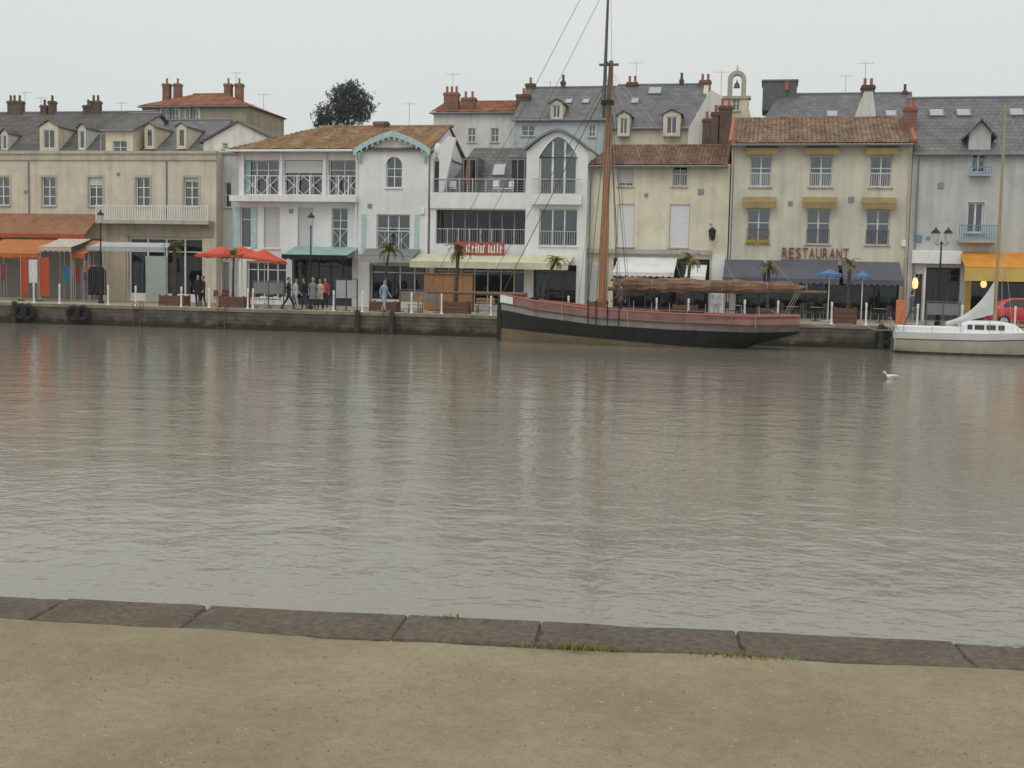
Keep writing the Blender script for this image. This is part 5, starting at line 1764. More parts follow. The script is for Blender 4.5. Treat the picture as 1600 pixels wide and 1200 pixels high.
# parasols
def parasol(px, dy, ytop, rad, m, label, drop=.45, group=None, n=8, tilt=0):
    c = spot(px, dy)
    zt = P(px, ytop, c.y).z
    o = thing('parasol', label, 'parasol', c, group)
    MB().lathe(c, [(.3, 0), (.3, .06), (.06, .1), (.04, .25)], 10).build('base', 'slab', o)
    MB().tube([c + Vector((0, 0, .08)), (c.x, c.y, zt)], .025, 6).build('pole', 'white_paint', o)
    mb = MB()
    pts = [Vector((c.x + rad * cos(2 * pi * k / n + .2), c.y + rad * sin(2 * pi * k / n + .2), zt - drop + tilt * cos(2 * pi * k / n + .2))) for k in range(n)]
    apex = Vector((c.x, c.y, zt))
    for k in range(n):
        a, b = pts[k], pts[(k + 1) % n]
        ma, mm_ = apex.lerp(a, .5) - Vector((0, 0, .03)), apex.lerp(b, .5) - Vector((0, 0, .03))
        sg = (a + b) / 2 + Vector((0, 0, .05))
        mb.face([apex, ma, mm_])
        mb.face([ma, a, sg])
        mb.face([ma, sg, mm_])
        mb.face([mm_, sg, b])
    cn = mb.build('canopy', m, o)
    v = MB()
    for k in range(n):
        a, b = pts[k], pts[(k + 1) % n]
        sg = (a + b) / 2 + Vector((0, 0, .05))
        for p, q in ((a, sg), (sg, b)):
            v.face([p, q, q - Vector((0, 0, .17)), p - Vector((0, 0, .17))])
    v.build('valance', m, cn)
    for k in range(n):
        MB().tube([(c.x, c.y, zt - .55 * drop - .25), apex.lerp(pts[k], .6) - Vector((0, 0, .04))], .009, 4).build('rib', 'steel', o)
    return o
parasol(346, 5.2, 385, 1.55, 'c_red', 'coral red parasol over the red chairs behind the planter', .5)
parasol(378, 7.5, 385, 1.6, 'c_red', 'coral red parasol standing hard against the white wall', .5)
parasol(413, 5.0, 389, 1.3, 'c_red', 'coral red parasol over the grey windbreak beside the teal awning', .55, tilt=-.18)
parasol(1294, 4.5, 420, .65, 'c_blue', 'bright blue parasol before the middle restaurant awning', .28)
parasol(1346, 6.0, 424, .5, 'c_blue', 'smaller bright blue parasol beside the dark slim palm', .25)
# beach-goods shop: orange stall awnings, banners, hanging goods
def stall(px0, px1, dy, ytop, yfront, depth, m, label, vm=None):
    a, b = spot(px0, dy), spot(px1, dy)
    o = thing('stall_awning', label, 'awning', ((a.x + b.x) / 2, a.y, QZ))
    zt, zf = P((px0 + px1) / 2, ytop, a.y + depth).z, P((px0 + px1) / 2, yfront, a.y).z
    for x in (a.x + .05, b.x - .05):
        for yy, z in ((a.y + .05, zf), (a.y + depth - .05, zt)):
            MB().tube([(x, yy, QZ), (x, yy, z - .03)], .025, 6).build('leg', 'steel', o)
    awning(o, a.x, b.x, a.y + depth, zt, zf, depth, m, .28, vm, arms=False, name='canopy')
    return o
stall(-40, 60, 6.0, 374, 396, 3.0, 'c_orange2', 'bright orange stall awning shading racks of beach goods', 'c_orange')
stall(62, 112, 5.6, 373, 386, 2.2, 'c_pale', 'pale see-through stall awning between two orange ones', 'c_pale')
stall(113, 133, 6.2, 376, 397, 2.4, 'c_orange2', 'narrow orange stall awning next to the street lamp', 'c_orange')
stall(137, 258, 6.8, 379, 386, 1.5, 'c_greyw', 'long grey-white stall awning before the shop window', 'c_greyw')
def banner(px0, px1, dy, y0, m, label):
    a, b = spot(px0, dy), spot(px1, dy)
    zt = P((px0 + px1) / 2, y0, a.y).z
    o = thing('banner', label, 'banner', ((a.x + b.x) / 2, a.y, QZ), 'upright banners at the beach-goods shop')
    MB().tube([(a.x, a.y, QZ), (a.x, a.y, zt + .1)], .02, 6).build('pole', 'steel', o)
    mb = MB()
    n = 8
    for k in range(n):
        xa, xc = a.x + (b.x - a.x) * k / n, a.x + (b.x - a.x) * (k + 1) / n
        ya, yc = a.y + .04 * sin(k * 1.7), a.y + .04 * sin((k + 1) * 1.7)
        mb.loft([[(xa, ya, QZ + .35), (xc, yc, QZ + .35), (xc, yc + .008, QZ + .35), (xa, ya + .008, QZ + .35)], [(xa, ya, zt), (xc, yc, zt), (xc, yc + .008, zt), (xa, ya + .008, zt)]])
    mb.build('cloth', m, o)
    MB().lathe((a.x, a.y, QZ), [(.2, 0), (.2, .05), (.04, .08)], 8).build('base', 'iron', o)
banner(33, 43, 4.8, 402, 'c_redorange', 'dark red-orange upright banner by the white hanging sheets')
banner(62, 77, 5.0, 402, 'c_redorange', 'wide red-orange upright banner next to the coloured towels')
def goods(px, dy, y0, y1, w, m, label):
    c = spot(px, dy)
    z0, z1 = P(px, y1, c.y).z, P(px, y0, c.y).z
    o = thing('hanging_towel', label, 'towel', (c.x, c.y, z0), 'goods hanging at the beach shop')
    mb = MB()
    n = 6
    for k in range(n):
        xa, xc = c.x - w / 2 + w * k / n, c.x - w / 2 + w * (k + 1) / n
        ya, yc = c.y + .05 * (k % 2), c.y + .05 * ((k + 1) % 2)
        mb.loft([[(xa, ya, z0), (xc, yc, z0), (xc, yc + .012, z0), (xa, ya + .012, z0)], [(xa, ya * .5 + c.y * .5, z1), (xc, yc * .5 + c.y * .5, z1), (xc, yc * .5 + c.y * .5 + .012, z1), (xa, ya * .5 + c.y * .5 + .012, z1)]])
    mb.build('cloth', m, o)
    MB().tube([(c.x - w / 2 - .05, c.y + .02, z1 + .01), (c.x + w / 2 + .05, c.y + .02, z1 + .01)], .012, 5).build('rail', 'steel', o)
    for s_ in (-1, 1):
        MB().tube([(c.x + s_ * (w / 2 + .05), c.y + .02, z1 + .01), (c.x + s_ * (w / 2 + .05), c.y + .02, QZ)], .012, 5).build('stand', 'steel', o)
cl = lambda n, c: mat(n, c, .9, 4, .12)
goods(52, 4.9, 406, 442, .55, cl('white_cloth', (.66, .66, .66)), 'white cloth sheets hanging between two red-orange banners')
goods(6, 6.4, 412, 438, .3, cl('magenta_cloth', (.36, .06, .13)), 'dark pink towel hanging under the bright orange awning')
goods(104, 6.6, 416, 440, .38, cl('blue_cloth', (.06, .26, .50)), 'bright blue towel hanging beneath the pale awning')
goods(115, 6.5, 407, 432, .16, cl('yellow_cloth', (.50, .38, .05)), 'narrow yellow towel hanging beside the blue one')
goods(122, 6.6, 416, 442, .3, cl('crimson_cloth', (.40, .06, .09)), 'crimson towel hanging beside the narrow yellow one')
goods(134, 6.3, 408, 424, .25, cl('orange_cloth', (.55, .16, .05)), 'short orange towel hanging beside the dark rack')
goods(133, 5.4, 424, 438, .22, cl('purple_cloth', (.20, .06, .18)), 'short purple cloth hanging beside the dark rack')
c = spot(152, 5.6)
rk = thing('clothes_rack', 'tall rack of black clothes beside the street lamp', 'clothes rack', c)
MB().tube([(c.x - .5, c.y, QZ), (c.x - .5, c.y, QZ + 2.2), (c.x + .5, c.y, QZ + 2.2), (c.x + .5, c.y, QZ)], .02, 6).build('frame', 'steel', rk)
for k in range(7):
    x = c.x - .42 + .14 * k
    mb = MB()
    mb.loft([[(x - .05, c.y - .26, QZ + .45 + .1 * (k % 3)), (x + .05, c.y - .26, QZ + .45 + .1 * (k % 3)), (x + .05, c.y + .26, QZ + .45 + .1 * (k % 3)), (x - .05, c.y + .26, QZ + .45 + .1 * (k % 3))],
             [(x - .04, c.y - .24, QZ + 1.9), (x + .04, c.y - .24, QZ + 1.9), (x + .04, c.y + .24, QZ + 1.9), (x - .04, c.y + .24, QZ + 1.9)],
             [(x - .02, c.y - .06, QZ + 2.1), (x + .02, c.y - .06, QZ + 2.1), (x + .02, c.y + .06, QZ + 2.1), (x - .02, c.y + .06, QZ + 2.1)]])
    mb.build('garment', cl('dark_garment', (.03 + .008 * (k % 3), .03, .035)), rk)
# windbreaks round the terraces
def screen(px0, px1, dy, y0, y1, m, label, top='ironwork'):
    a, b = spot(px0, dy), spot(px1, dy)
    z1, z0 = P((px0 + px1) / 2, y0, a.y).z, P((px0 + px1) / 2, y1, a.y).z
    z0 = max(z0, QZ + .08)
    o = thing('terrace_screen', label, 'screen', ((a.x + b.x) / 2, a.y, QZ), 'windbreak screens on the terraces')
    n = max(2, int((b.x - a.x) / 1.0))
    for k in range(n + 1):
        x = a.x + (b.x - a.x) * k / n
        MB().box(x - .03, x + .03, a.y - .03, a.y + .03, QZ, z1 + .05).build('post', top, o)
        MB().bbox(x - .16, x + .16, a.y - .2, a.y + .2, QZ, QZ + .05, .01).build('foot', top, o)
    for k in range(n):
        xa, xc = a.x + (b.x - a.x) * k / n + .035, a.x + (b.x - a.x) * (k + 1) / n - .035
        MB().box(xa, xc, a.y - .012, a.y + .012, z0, z1).build('panel', m, o)
    MB().box(a.x - .03, b.x + .03, a.y - .04, a.y + .04, z1 + .052, z1 + .1).build('top_rail', top, o)
screen(396, 443, 2.2, 441, 459, 'c_grey', 'grey canvas windbreak below the coral red parasols')
screen(524, 558, 2.4, 438, 466, mat('lilac_grey_panel', (.36, .36, .38), .6), 'pale lilac-grey panel screen beside the teal awning', 'frame_dark')
screen(625, 682, 3.0, 455, 472, mat('taupe_panel', (.22, .19, .16), .8), 'taupe screen in front of the terrace with orange board')
screen(1448, 1500, 3.5, 474, 492, 'c_grey', 'grey windbreak in front of the dark pale-grey-house shop')
# orange counter board and brown bench
a, b = spot(662, 6.5), spot(738, 6.5)
o = thing('serving_counter', 'orange board serving counter on the terrace under the cream awning', 'counter', ((a.x + b.x) / 2, a.y, QZ))
z0, z1 = P(700, 448, a.y).z, P(700, 428, a.y).z
for k in range(5):
    xa, xc = a.x + (b.x - a.x) * k / 5, a.x + (b.x - a.x) * (k + 1) / 5 - .015
    MB().box(xa, xc, a.y, a.y + .05, QZ + .05, z1).build('board', 'orange_board', o)
MB().box(a.x - .05, b.x + .05, a.y - .1, a.y + .6, z1 + .003, z1 + .05).build('counter_top', 'wood_light', o)
MB().box(a.x + .05, b.x - .05, a.y + .52, a.y + .57, QZ, z1).build('back_panel', 'wood', o)
def bench(px0, px1, dy, label, m='wood_light'):
    a, b = spot(px0, dy), spot(px1, dy)
    o = thing('bench', label, 'bench', ((a.x + b.x) / 2, a.y, QZ))
    for k in range(3):
        MB().bbox(a.x, b.x, a.y - .2 + .14 * k, a.y - .08 + .14 * k, QZ + .42, QZ + .46, .008).build('slat', m, o)
    for k in range(2):
        MB().bbox(a.x, b.x, a.y + .24, a.y + .28, QZ + .58 + .16 * k, QZ + .7 + .16 * k, .008).build('slat', m, o)
    for x in (a.x + .15, b.x - .19):
        MB().tube([(x, a.y - .18, QZ), (x, a.y - .18, QZ + .42), (x, a.y + .2, QZ + .42), (x, a.y + .3, QZ + .88)], .025, 5).build('leg', 'iron', o)
        MB().tube([(x, a.y + .2, QZ + .42), (x, a.y + .24, QZ)], .025, 5).build('leg', 'iron', o)
bench(742, 772, 2.0, 'brown slatted bench beside the reddish planter')
bench(636, 664, 1.4, 'brown slatted bench in front of the taupe screen')
# red terrace chairs and a small table
def chair(px, dy, rot, label, m='red_paint'):
    c = spot(px, dy)
    o = thing('terrace_chair', label, 'chair', c, 'terrace chairs')
    o.rotation_euler = (0, 0, rot)
    q = Vector((0, 0, 0))
    MB().bbox(-.22, .22, -.22, .22, .43, .47, .01).build('seat', m, o, origin=q)
    MB().bbox(-.22, .22, .19, .225, .55, .92, .01).build('backrest', m, o, origin=q)
    for sx in (-.19, .19):
        MB().tube([(sx, -.2, 0), (sx, -.19, .43)], .014, 5).build('leg', 'steel', o, origin=q)
        MB().tube([(sx, .24, 0), (sx, .2, .45), (sx, .215, .9)], .014, 5).build('leg', 'steel', o, origin=q)
    return o
chair(342, 4.2, 2.6, 'red terrace chair beside the planter under the coral parasols')
chair(391, 4.6, -2.2, 'red terrace chair next to the grey canvas windbreak')
chair(352, 5.6, .5, 'red terrace chair tucked behind the planter')
def table(px, dy, label):
    c = spot(px, dy)
    o = thing('terrace_table', label, 'table', c, 'terrace tables')
    MB().lathe(c + Vector((0, 0, .72)), [(.35, 0), (.36, .015), (.35, .03)], 14).build('table_top', 'frame_grey', o)
    MB().lathe(c, [(.22, 0), (.2, .03), (.035, .05), (.03, .71)], 8).build('pedestal', 'iron', o)
table(347, 4.9, 'round grey terrace table between red chairs')
table(420, 5.6, 'round grey terrace table behind the grey canvas windbreak')
for px, dy, rot, lb in ((408, 5.6, 1.5, 'next to the round table behind the middle of the windbreak'), (432, 5.6, -1.5, 'beside the teal-awning end of the grey windbreak'), (420, 6.4, .1, 'against the white wall behind the grey windbreak')):
    chair(px, dy, rot, 'dark terrace chair ' + lb, 'frame_dark')
table(785, 6.2, 'round grey terrace table under the cream awning')
for px, dy, rot in ((775, 6.2, 1.5), (796, 6.2, -1.5)):
    chair(px, dy, rot, 'dark terrace chair at the table under the cream awning', 'frame_dark')
for px, lb in ((1150, 'behind the light blue shirt'), (1238, 'between the two restaurant palms'), (1275, 'beneath the larger bright blue parasol'), (1375, 'near the orange sandwich board')):
    table(px, 6.4, 'round grey restaurant table ' + lb)
    for d_, rot in ((-9, 1.5), (9, -1.5)):
        chair(px + d_ + random.uniform(-2, 2), 6.4 + random.uniform(-.2, .2), rot + random.uniform(-.5, .5), 'dark restaurant chair at the table ' + lb, 'frame_dark')
# closed parasol and chairs on the roof terrace of the modern house
c = Vector((P(730, 300, YN + .9).x, YN + .9, zt1))
o = thing('closed_parasol', 'closed faded red parasol on the roof terrace of the modern house', 'parasol', c)
MB().tube([c, c + Vector((0, 0, 2.4))], .025, 6).build('pole', 'white_paint', o)
MB().lathe(c + Vector((0, 0, .7)), [(.12, 0), (.14, .3), (.10, 1.0), (.04, 1.7)], 7).build('canopy', canvas('faded_red_canvas', (.33, .14, .11)), o)
MB().lathe(c, [(.26, 0), (.26, .06), (.05, .1)], 8).build('base', 'slab', o)
for px, rot, lb in ((708, .4, 'next to the closed parasol'), (778, 2.6, 'below the skylight'), (795, -.6, 'before the glazed dormer')):
    o = chair(px, 1, rot, 'white chair on the roof terrace ' + lb, 'white_paint')
    o.location = (P(px, 300, YN + .8).x, YN + .8, zt1)
# mooring gear on the quay wall
def tyre(px, label):
    c = Vector((P(px, 490, YQ).x, YQ - .2, .62))
    o = thing('tyre_fender', label, 'fender', c, 'black tyre fenders on the quay wall')
    mb = MB()
    N_, n = 18, 8
    for k in range(N_):
        rings = []
        for a in (2 * pi * k / N_, 2 * pi * (k + 1) / N_):
            rings.append([c + Vector(((.33 + .14 * cos(t)) * cos(a), .13 * sin(t), (.33 + .14 * cos(t)) * sin(a))) for t in [2 * pi * j / n for j in range(n)]])
        mb.loft(rings, True, False)
    mb.build('tyre', 'rubber', o, smooth=True)
    MB().tube([c + Vector((0, 0, .3)), c + Vector((0, .1, .5)), (c.x, YQ + .05, QZ + .02)], .02, 5).build('chain', 'rust', o)
for px, lb in ((36, 'below the dark red-orange banner'), (47, 'below the white hanging sheets'), (118, 'below the crimson towel'), (132, 'below the purple cloth')):
    tyre(px, 'black tyre fender on the quay wall ' + lb)
def ladder(px, label):
    x = P(px, 495, YQ).x
    o = thing('quay_ladder', label, 'ladder', (x, YQ - .12, -.3), 'iron ladders on the quay wall')
    for s in (-.2, .2):
        MB().tube([(x + s, YQ - .12, -.3), (x + s, YQ - .12, QZ + .12), (x + s, YQ + .15, QZ + .2), (x + s, YQ + .3, QZ)], .025, 5).build('rail', 'rust', o)
    for k in range(6):
        MB().tube([(x - .2, YQ - .12, -.15 + .22 * k), (x + .2, YQ - .12, -.15 + .22 * k)], .014, 5).build('rung', 'rust', o)
ladder(215, 'rusty ladder on the quay below the pale green door')
ladder(347, 'rusty ladder on the quay below the coral red parasols')
ladder(605, 'rusty ladder on the quay below the grey shop awning')
# timber piles in front of the wall
def pile(px, label):
    x = P(px, 495, YQ - .25).x
    c = Vector((x, YQ - .22, -1))
    tag(MB().lathe(c, [(.14, 0), (.15, 1.2), (.14, QZ + 1.05), (.1, QZ + 1.12)], 9).build('timber_pile', mat('wet_timber', (.045, .038, .03), .8, 4, .3, .4, 15), origin=c), label, 'pile', 'timber piles against the quay wall')
for px, lb in ((22, 'beside two tyre fenders'), (558, 'below the lilac-grey screen'), (612, 'beside the ladder under the pale blue top'), (1378, 'between the restaurant and the yacht stern')):
    pile(px, 'dark wet timber pile ' + lb)

# ---------------------------------------------------------------- people
SK = mat('skin', (.42, .26, .19), .6, 8, .06)
def person(px, dy, label, top, legs, hair, facing=0.0, stride=.25, arm=.25, h=1.72, base=None, coat=.0, skirt=False, lean=0.0):
    c = base if base is not None else spot(px, dy)
    k = h / 1.72
    mb = MB()
    V = Vector
    def ring(p, a, b, n=12, rx=0):
        return [V((p[0] + a * cos(2 * pi * j / n), p[1] + b * sin(2 * pi * j / n), p[2])) for j in range(n)]
    hip = .90
    # torso and neck
    mb.loft([ring((0, 0, .80), .13, .10), ring((0, 0, .88), .172, .125), ring((0, 0, .97), .165, .12), ring((0, .0, 1.08), .140, .108), ring((0, -.005, 1.22), .165, .118), ring((0, 0, 1.34), .185, .115), ring((0, .005, 1.42), .165, .095), ring((0, .005, 1.46), .085, .075), ring((0, -.005, 1.49), .056, .060), ring((0, -.015, 1.56), .054, .058)])
    # head: skull, jaw, nose, ears
    mb.ell((0, -.012, 1.635), .076, .096, .115, 14, 10)
    mb.ell((0, -.045, 1.565), .052, .055, .05, 10, 7)
    mb.ell((0, -.112, 1.615), .014, .022, .022, 8, 6)
    for s in (-1, 1):
        mb.ell((s * .078, .0, 1.62), .012, .02, .032, 8, 6)
    # legs
    for s, ph in ((-1, 1), (1, -1)):
        f = stride * ph
        knee = V((s * .10, -f * .30 - .02, .50))
        ank = V((s * .095, -f * .62 + (.07 if f < 0 else 0), .09 + (.03 if f < 0 else 0)))
        hp = V((s * .092, 0, .88))
        pts = [hp, hp.lerp(knee, .5), knee, knee.lerp(ank, .35), ank]
        mb.tube(pts, [.092, .082, .058, .056, .040], 10)
        mb.loft([ring((ank.x, ank.y + .04, ank.z - .02), .036, .04), ring((ank.x, ank.y - .03, ank.z - .045), .043, .085), ring((ank.x, ank.y - .07, ank.z - .085), .047, .135)])
    # arms and hands
    for s, ph in ((-1, -1), (1, 1)):
        f = arm * ph
        sh = V((s * .185, 0, 1.385))
        el = V((s * .235, .03 - f * .22, 1.10))
        wr = V((s * .235, -.06 - f * .55 - abs(f) * .12, .875 + abs(f) * .10))
        mb.tube([sh, sh.lerp(el, .5), el, el.lerp(wr, .45), wr], [.058, .050, .041, .040, .028], 9)
        d = (wr - el).normalized()
        side = V((0, -1, 0)) - d * d.dot(V((0, -1, 0)))
        side.normalize()
        nrm = d.cross(side)
        pc = wr + d * .05
        mb.tube([wr, wr + d * .04, wr + d * .09], [.028, .038, .036], 8)
        for q, ln in ((-.027, .062), (-.009, .075), (.009, .072), (.027, .058)):
            b0 = wr + d * .085 + side * q
            mb.tube([b0, b0 + d * ln * .5 - nrm * s * .006, b0 + d * ln - nrm * s * .022], [.0105, .010, .008], 6)
        b0 = wr + d * .03 + side * .03
        mb.tube([b0, b0 + d * .035 + side * .028, b0 + d * .065 + side * .036], [.0125, .0115, .009], 6)
    if coat:
        mb.loft([ring((0, 0, 1.10), .150, .118), ring((0, 0, .95), .185, .14), ring((0, 0, .90 - coat), .20, .165), ring((0, 0, .885 - coat), .18, .15)])
    o = thing('person', label, 'person', c)
    me = bpy.data.meshes.new('body')
    me.from_pydata([tuple(V(v) * k) for v in mb.v], [], mb.f)
    ob = bpy.data.objects.new('body', me)
    COL.objects.link(ob)
    md = ob.modifiers.new('skin_over', 'REMESH')
    md.mode = 'VOXEL'
    md.voxel_size = .0105
    sm = ob.modifiers.new('soften', 'SMOOTH')
    sm.factor = .5
    sm.iterations = 2
    dg = bpy.context.evaluated_depsgraph_get()
    me2 = bpy.data.meshes.new_from_object(ob.evaluated_get(dg))
    ob.modifiers.clear()
    ob.data = me2
    me2.materials.clear()
    shoe = mat('shoes', (.03, .025, .022), .6)
    eye = mat('eyes', (.03, .025, .02), .4)
    lip = mat('lips', (.30, .13, .11), .6)
    for m in (SK, top, legs, shoe, eye, lip):
        me2.materials.append(m)
    zc = .90 - coat
    mi = []
    for p in me2.polygons:
        x, y, z = p.center / k
        hand = abs(x) > .2 and z < .89 + abs(arm) * .12 and z > .6
        if z > 1.475:
            r = 0
            if y < -.085 and 1.628 < z < 1.644 and .018 < abs(x) < .044:
                r = 4
            elif y < -.08 and 1.572 < z < 1.582 and abs(x) < .022:
                r = 5
        elif hand:
            r = 0
        elif z < .085:
            r = 3
        elif z > zc or abs(x) > .2:
            r = 1
        else:
            r = 2
        mi.append(r)
    me2.polygons.foreach_set('material_index', mi)
    me2.polygons.foreach_set('use_smooth', [True] * len(me2.polygons))
    ob.parent = o
    hb = MB()
    hb.ell((0, .008, 1.652), .083, .100, .110, 14, 10)
    keep = []
    hv = [V(v) for v in hb.v]
    for f in hb.f:
        cc = sum((hv[i] for i in f), V((0, 0, 0))) / len(f)
        if cc.z > 1.665 - (.10 if cc.y > -.01 else 0) and not (cc.y < -.055 and cc.z < 1.70):
            keep.append(f)
    hm = bpy.data.meshes.new('hair')
    hm.from_pydata([tuple(v * k) for v in hv], [], keep)
    hm.materials.append(mat('hair', hair, .6))
    ho = bpy.data.objects.new('hair', hm)
    COL.objects.link(ho)
    ho.parent = o
    o.rotation_euler = (lean, 0, facing)
    return o
dk = cl('charcoal_cloth', (.022, .022, .026))
HB = (.03, .02, .014)
person(451, 1.6, 'person in dark clothes striding along the quay with legs apart', dk, dk, HB, pi / 2 + .2, .55, .4)
person(462, 1.9, 'person in pale grey-white top and trousers walking near the quay edge', cl('pale_top', (.52, .52, .54)), cl('pale_trousers', (.38, .38, .42)), (.10, .07, .04), pi / 2, .3, .2, 1.66)
person(475, 2.4, 'person in black jacket and teal trousers among the strollers', dk, cl('teal_trousers', (.03, .07, .085)), HB, -pi / 2, .25, .25)
person(489, 2.0, 'person in long grey coat standing before the dark shop', cl('grey_coat', (.20, .20, .21)), cl('black_trousers', (.025, .025, .028)), (.16, .15, .14), .3, .08, .1, 1.74, coat=.32)
person(500, 2.6, 'person in long cream coat next to the grey coat', cl('cream_coat', (.50, .47, .38)), cl('black_trousers', (.025, .025, .028)), (.12, .08, .04), -.4, .1, .1, 1.66, coat=.3)
person(508, 6.5, 'person in red top standing in the dark shop entrance', cl('red_top', (.42, .06, .05)), dk, HB, .1, .05, .1)
person(309, 3.0, 'person in black coat standing left of the coral red parasols', dk, dk, HB, .8, .1, .15, 1.74, coat=.2)
person(317, 3.3, 'person in dark grey jacket beside the black coat', cl('dark_grey_top', (.05, .05, .055)), dk, (.07, .05, .035), -.6, .1, .12, 1.7)
person(600, 1.3, 'person in pale blue top and light jeans beneath the thin palm', cl('sky_blue_top', (.24, .36, .50)), cl('light_jeans', (.36, .40, .47)), HB, 1.1, .3, .25, 1.7)
person(1425, 2.6, 'person in blue-grey jacket and trousers walking before lit doorway', cl('blue_grey_top', (.10, .10, .125)), cl('blue_grey_trousers', (.12, .125, .145)), HB, pi / 2 + .3, .42, .3)
person(1119, 1.6, 'person in light blue shirt behind the furled sail', cl('light_blue_shirt', (.40, .47, .52)), cl('pale_jeans', (.33, .38, .43)), (.16, .05, .03), 0.0, .05, .1, 1.7)
# orange board sign leaning by the door
c = spot(1408, 4.5)
o = thing('pavement_sign', 'leaning orange sandwich board beside the restaurant corner', 'sign', c)
for s, nm in ((-1, 'panel'), (1, 'panel')):
    MB().loft([[(c.x - .25, c.y + s * .28, QZ), (c.x + .25, c.y + s * .28, QZ), (c.x + .25, c.y + s * .28 + .03, QZ), (c.x - .25, c.y + s * .28 + .03, QZ)],
               [(c.x - .25, c.y + s * .03, QZ + 1.25), (c.x + .25, c.y + s * .03, QZ + 1.25), (c.x + .25, c.y + s * .03 + .03, QZ + 1.25), (c.x - .25, c.y + s * .03 + .03, QZ + 1.25)]]).build(nm, mat('orange_sign', (.55, .17, .06), .6, 4, .15), o)

# ---------------------------------------------------------------- red car
c = spot(1606, 4.6)
cr = thing('parked_car', 'bright red hatchback parked on the quay beyond the white yacht', 'car', c)
red = mat('car_red', (.50, .03, .035), .28, 3, .04, spec=.6)
prof = [(-2.0, .42, .66, .70), (-1.95, .30, .80, .80), (-1.55, .24, .92, .84), (-.9, .22, .98, .86), (0, .22, 1.0, .87), (.9, .22, .99, .86), (1.6, .24, .94, .84), (1.92, .30, .84, .80), (1.98, .42, .72, .72)]
rings = []
for (x, zl, zh, hw) in prof:
    rg = [(-hw * .92, zl), (-hw, zl + .12), (-hw, zh - .2), (-hw * .93, zh), (hw * .93, zh), (hw, zh - .2), (hw, zl + .12), (hw * .92, zl)]
    rings.append([(c.x + x, c.y + y, QZ + z) for y, z in rg])
MB().loft(rings).build('body', red, cr, smooth=True)
rings = []
for (x, z0, z1, hw) in ((-1.75, .93, .95, .76), (-1.30, .96, 1.30, .68), (-.8, .985, 1.46, .62), (.2, 1.0, 1.48, .61), (.85, .985, 1.34, .64), (1.35, .95, .98, .74)):
    rings.append([(c.x + x, c.y + y, QZ + z) for y, z in ((-.80, z0 - .03), (-hw, z1 - .05), (-hw * .85, z1), (hw * .85, z1), (hw, z1 - .05), (.80, z0 - .03))])
MB().loft(rings).build('cabin', red, cr, smooth=True)
gd_ = mat('car_glass', (.012, .014, .016), .05, 3, .02, spec=.8)
for s in (-1, 1):
    for pts in (((-1.30, 1.02), (-.28, 1.03), (-.28, 1.40), (-.85, 1.39), (-1.18, 1.24)), ((-.20, 1.03), (1.08, 1.03), (.72, 1.29), (.1, 1.41), (-.20, 1.41))):
        def yy(z):
            return s * (.80 - (z - .97) / .45 * .155 + .012)
        MB().loft([[(c.x + x, c.y + yy(z), QZ + z) for x, z in pts], [(c.x + x, c.y + yy(z) - s * .02, QZ + z) for x, z in pts]]).build('side_window', gd_, cr)
for x in (-1.25, 1.22):
    for s in (-1, 1):
        cc = Vector((c.x + x, c.y + s * .79, QZ + .30))
        w = MB()
        n = 20
        w.loft([[cc + Vector((r_ * cos(2 * pi * j / n), y_, r_ * sin(2 * pi * j / n))) for j in range(n)] for r_, y_ in ((.2, -.09), (.28, -.09), (.30, -.06), (.30, .06), (.28, .09), (.2, .09))])
        wo_ = w.build('wheel', 'rubber', cr)
        MB().loft([[cc + Vector((r_ * cos(2 * pi * j / n), s * y_, r_ * sin(2 * pi * j / n))) for j in range(n)] for r_, y_ in ((.19, .06), (.19, .093), (.06, .10))]).build('rim', 'steel', wo_)
for s in (-.55, .55):
    MB().bbox(c.x - 2.0, c.x - 1.9, c.y + s - .18, c.y + s + .18, QZ + .62, QZ + .78, .03).build('headlight', 'glass_sky', cr)
    MB().bbox(c.x + 1.88, c.x + 1.985, c.y + s - .14, c.y + s + .14, QZ + .62, QZ + .8, .03).build('tail_light', 'red_paint', cr)

# ---------------------------------------------------------------- the old gaff-rigged boat
YG = PZ(960, 541, 0).y + 1.75              # centre line, from where her side meets the water
xb, xs = P(780, 500, YG - .2).x, P(1250, 505, YG - .6).x
LG = xs - xb
G = thing('gaff_boat', 'old black-hulled wooden gaff sailing boat with pink bulwark moored at quay', 'sailing boat', (xb + LG * .4, YG, 0))
hull_black = mat('black_hull_paint', (.024, .024, .025), .5, 3, .3, .6, 3.2, .35, stretch=(.25, 1, 6))
hull_grey = mat('grey_strake', (.36, .31, .295), .65, 3, .2, .4, 4, .3, stretch=(.3, 1, 5))
hull_pink = mat('faded_pink_bulwark', (.34, .18, .165), .7, 2, .2, .3, 12, .25)
hull_tan = mat('tan_antifouling', (.19, .145, .085), .8, 2, .2)
def lerp_tab(t, tab):
    for (a, va), (b, vb) in zip(tab, tab[1:]):
        if t <= b:
            u = (t - a) / (b - a)
            u = u * u * (3 - 2 * u) * .35 + u * .65
            return va + (vb - va) * u
    return tab[-1][1]
zbow = P(782, 461, YG).z
sheer = [(0, zbow), (.17, P(860, 474, YG - 1.2).z), (.37, P(950, 485, YG - 1.7).z), (.62, P(1075, 492, YG - 1.75).z), (.85, P(1180, 496, YG - 1.4).z), (1, P(1246, 495, YG - .9).z)]
beam = [(0, .03), (.06, .5), (.17, 1.2), (.37, 1.7), (.55, 1.78), (.8, 1.5), (.93, 1.15), (1, .85)]
keel = [(0, -.9), (.66, -.9), (.80, -.12), (.91, .40), (1, .74)]
full = [(0, .75), (.15, .55), (.35, .27), (.6, .25), (.8, .45), (1, .7)]
NSx = 40
levels = 13
rings = []
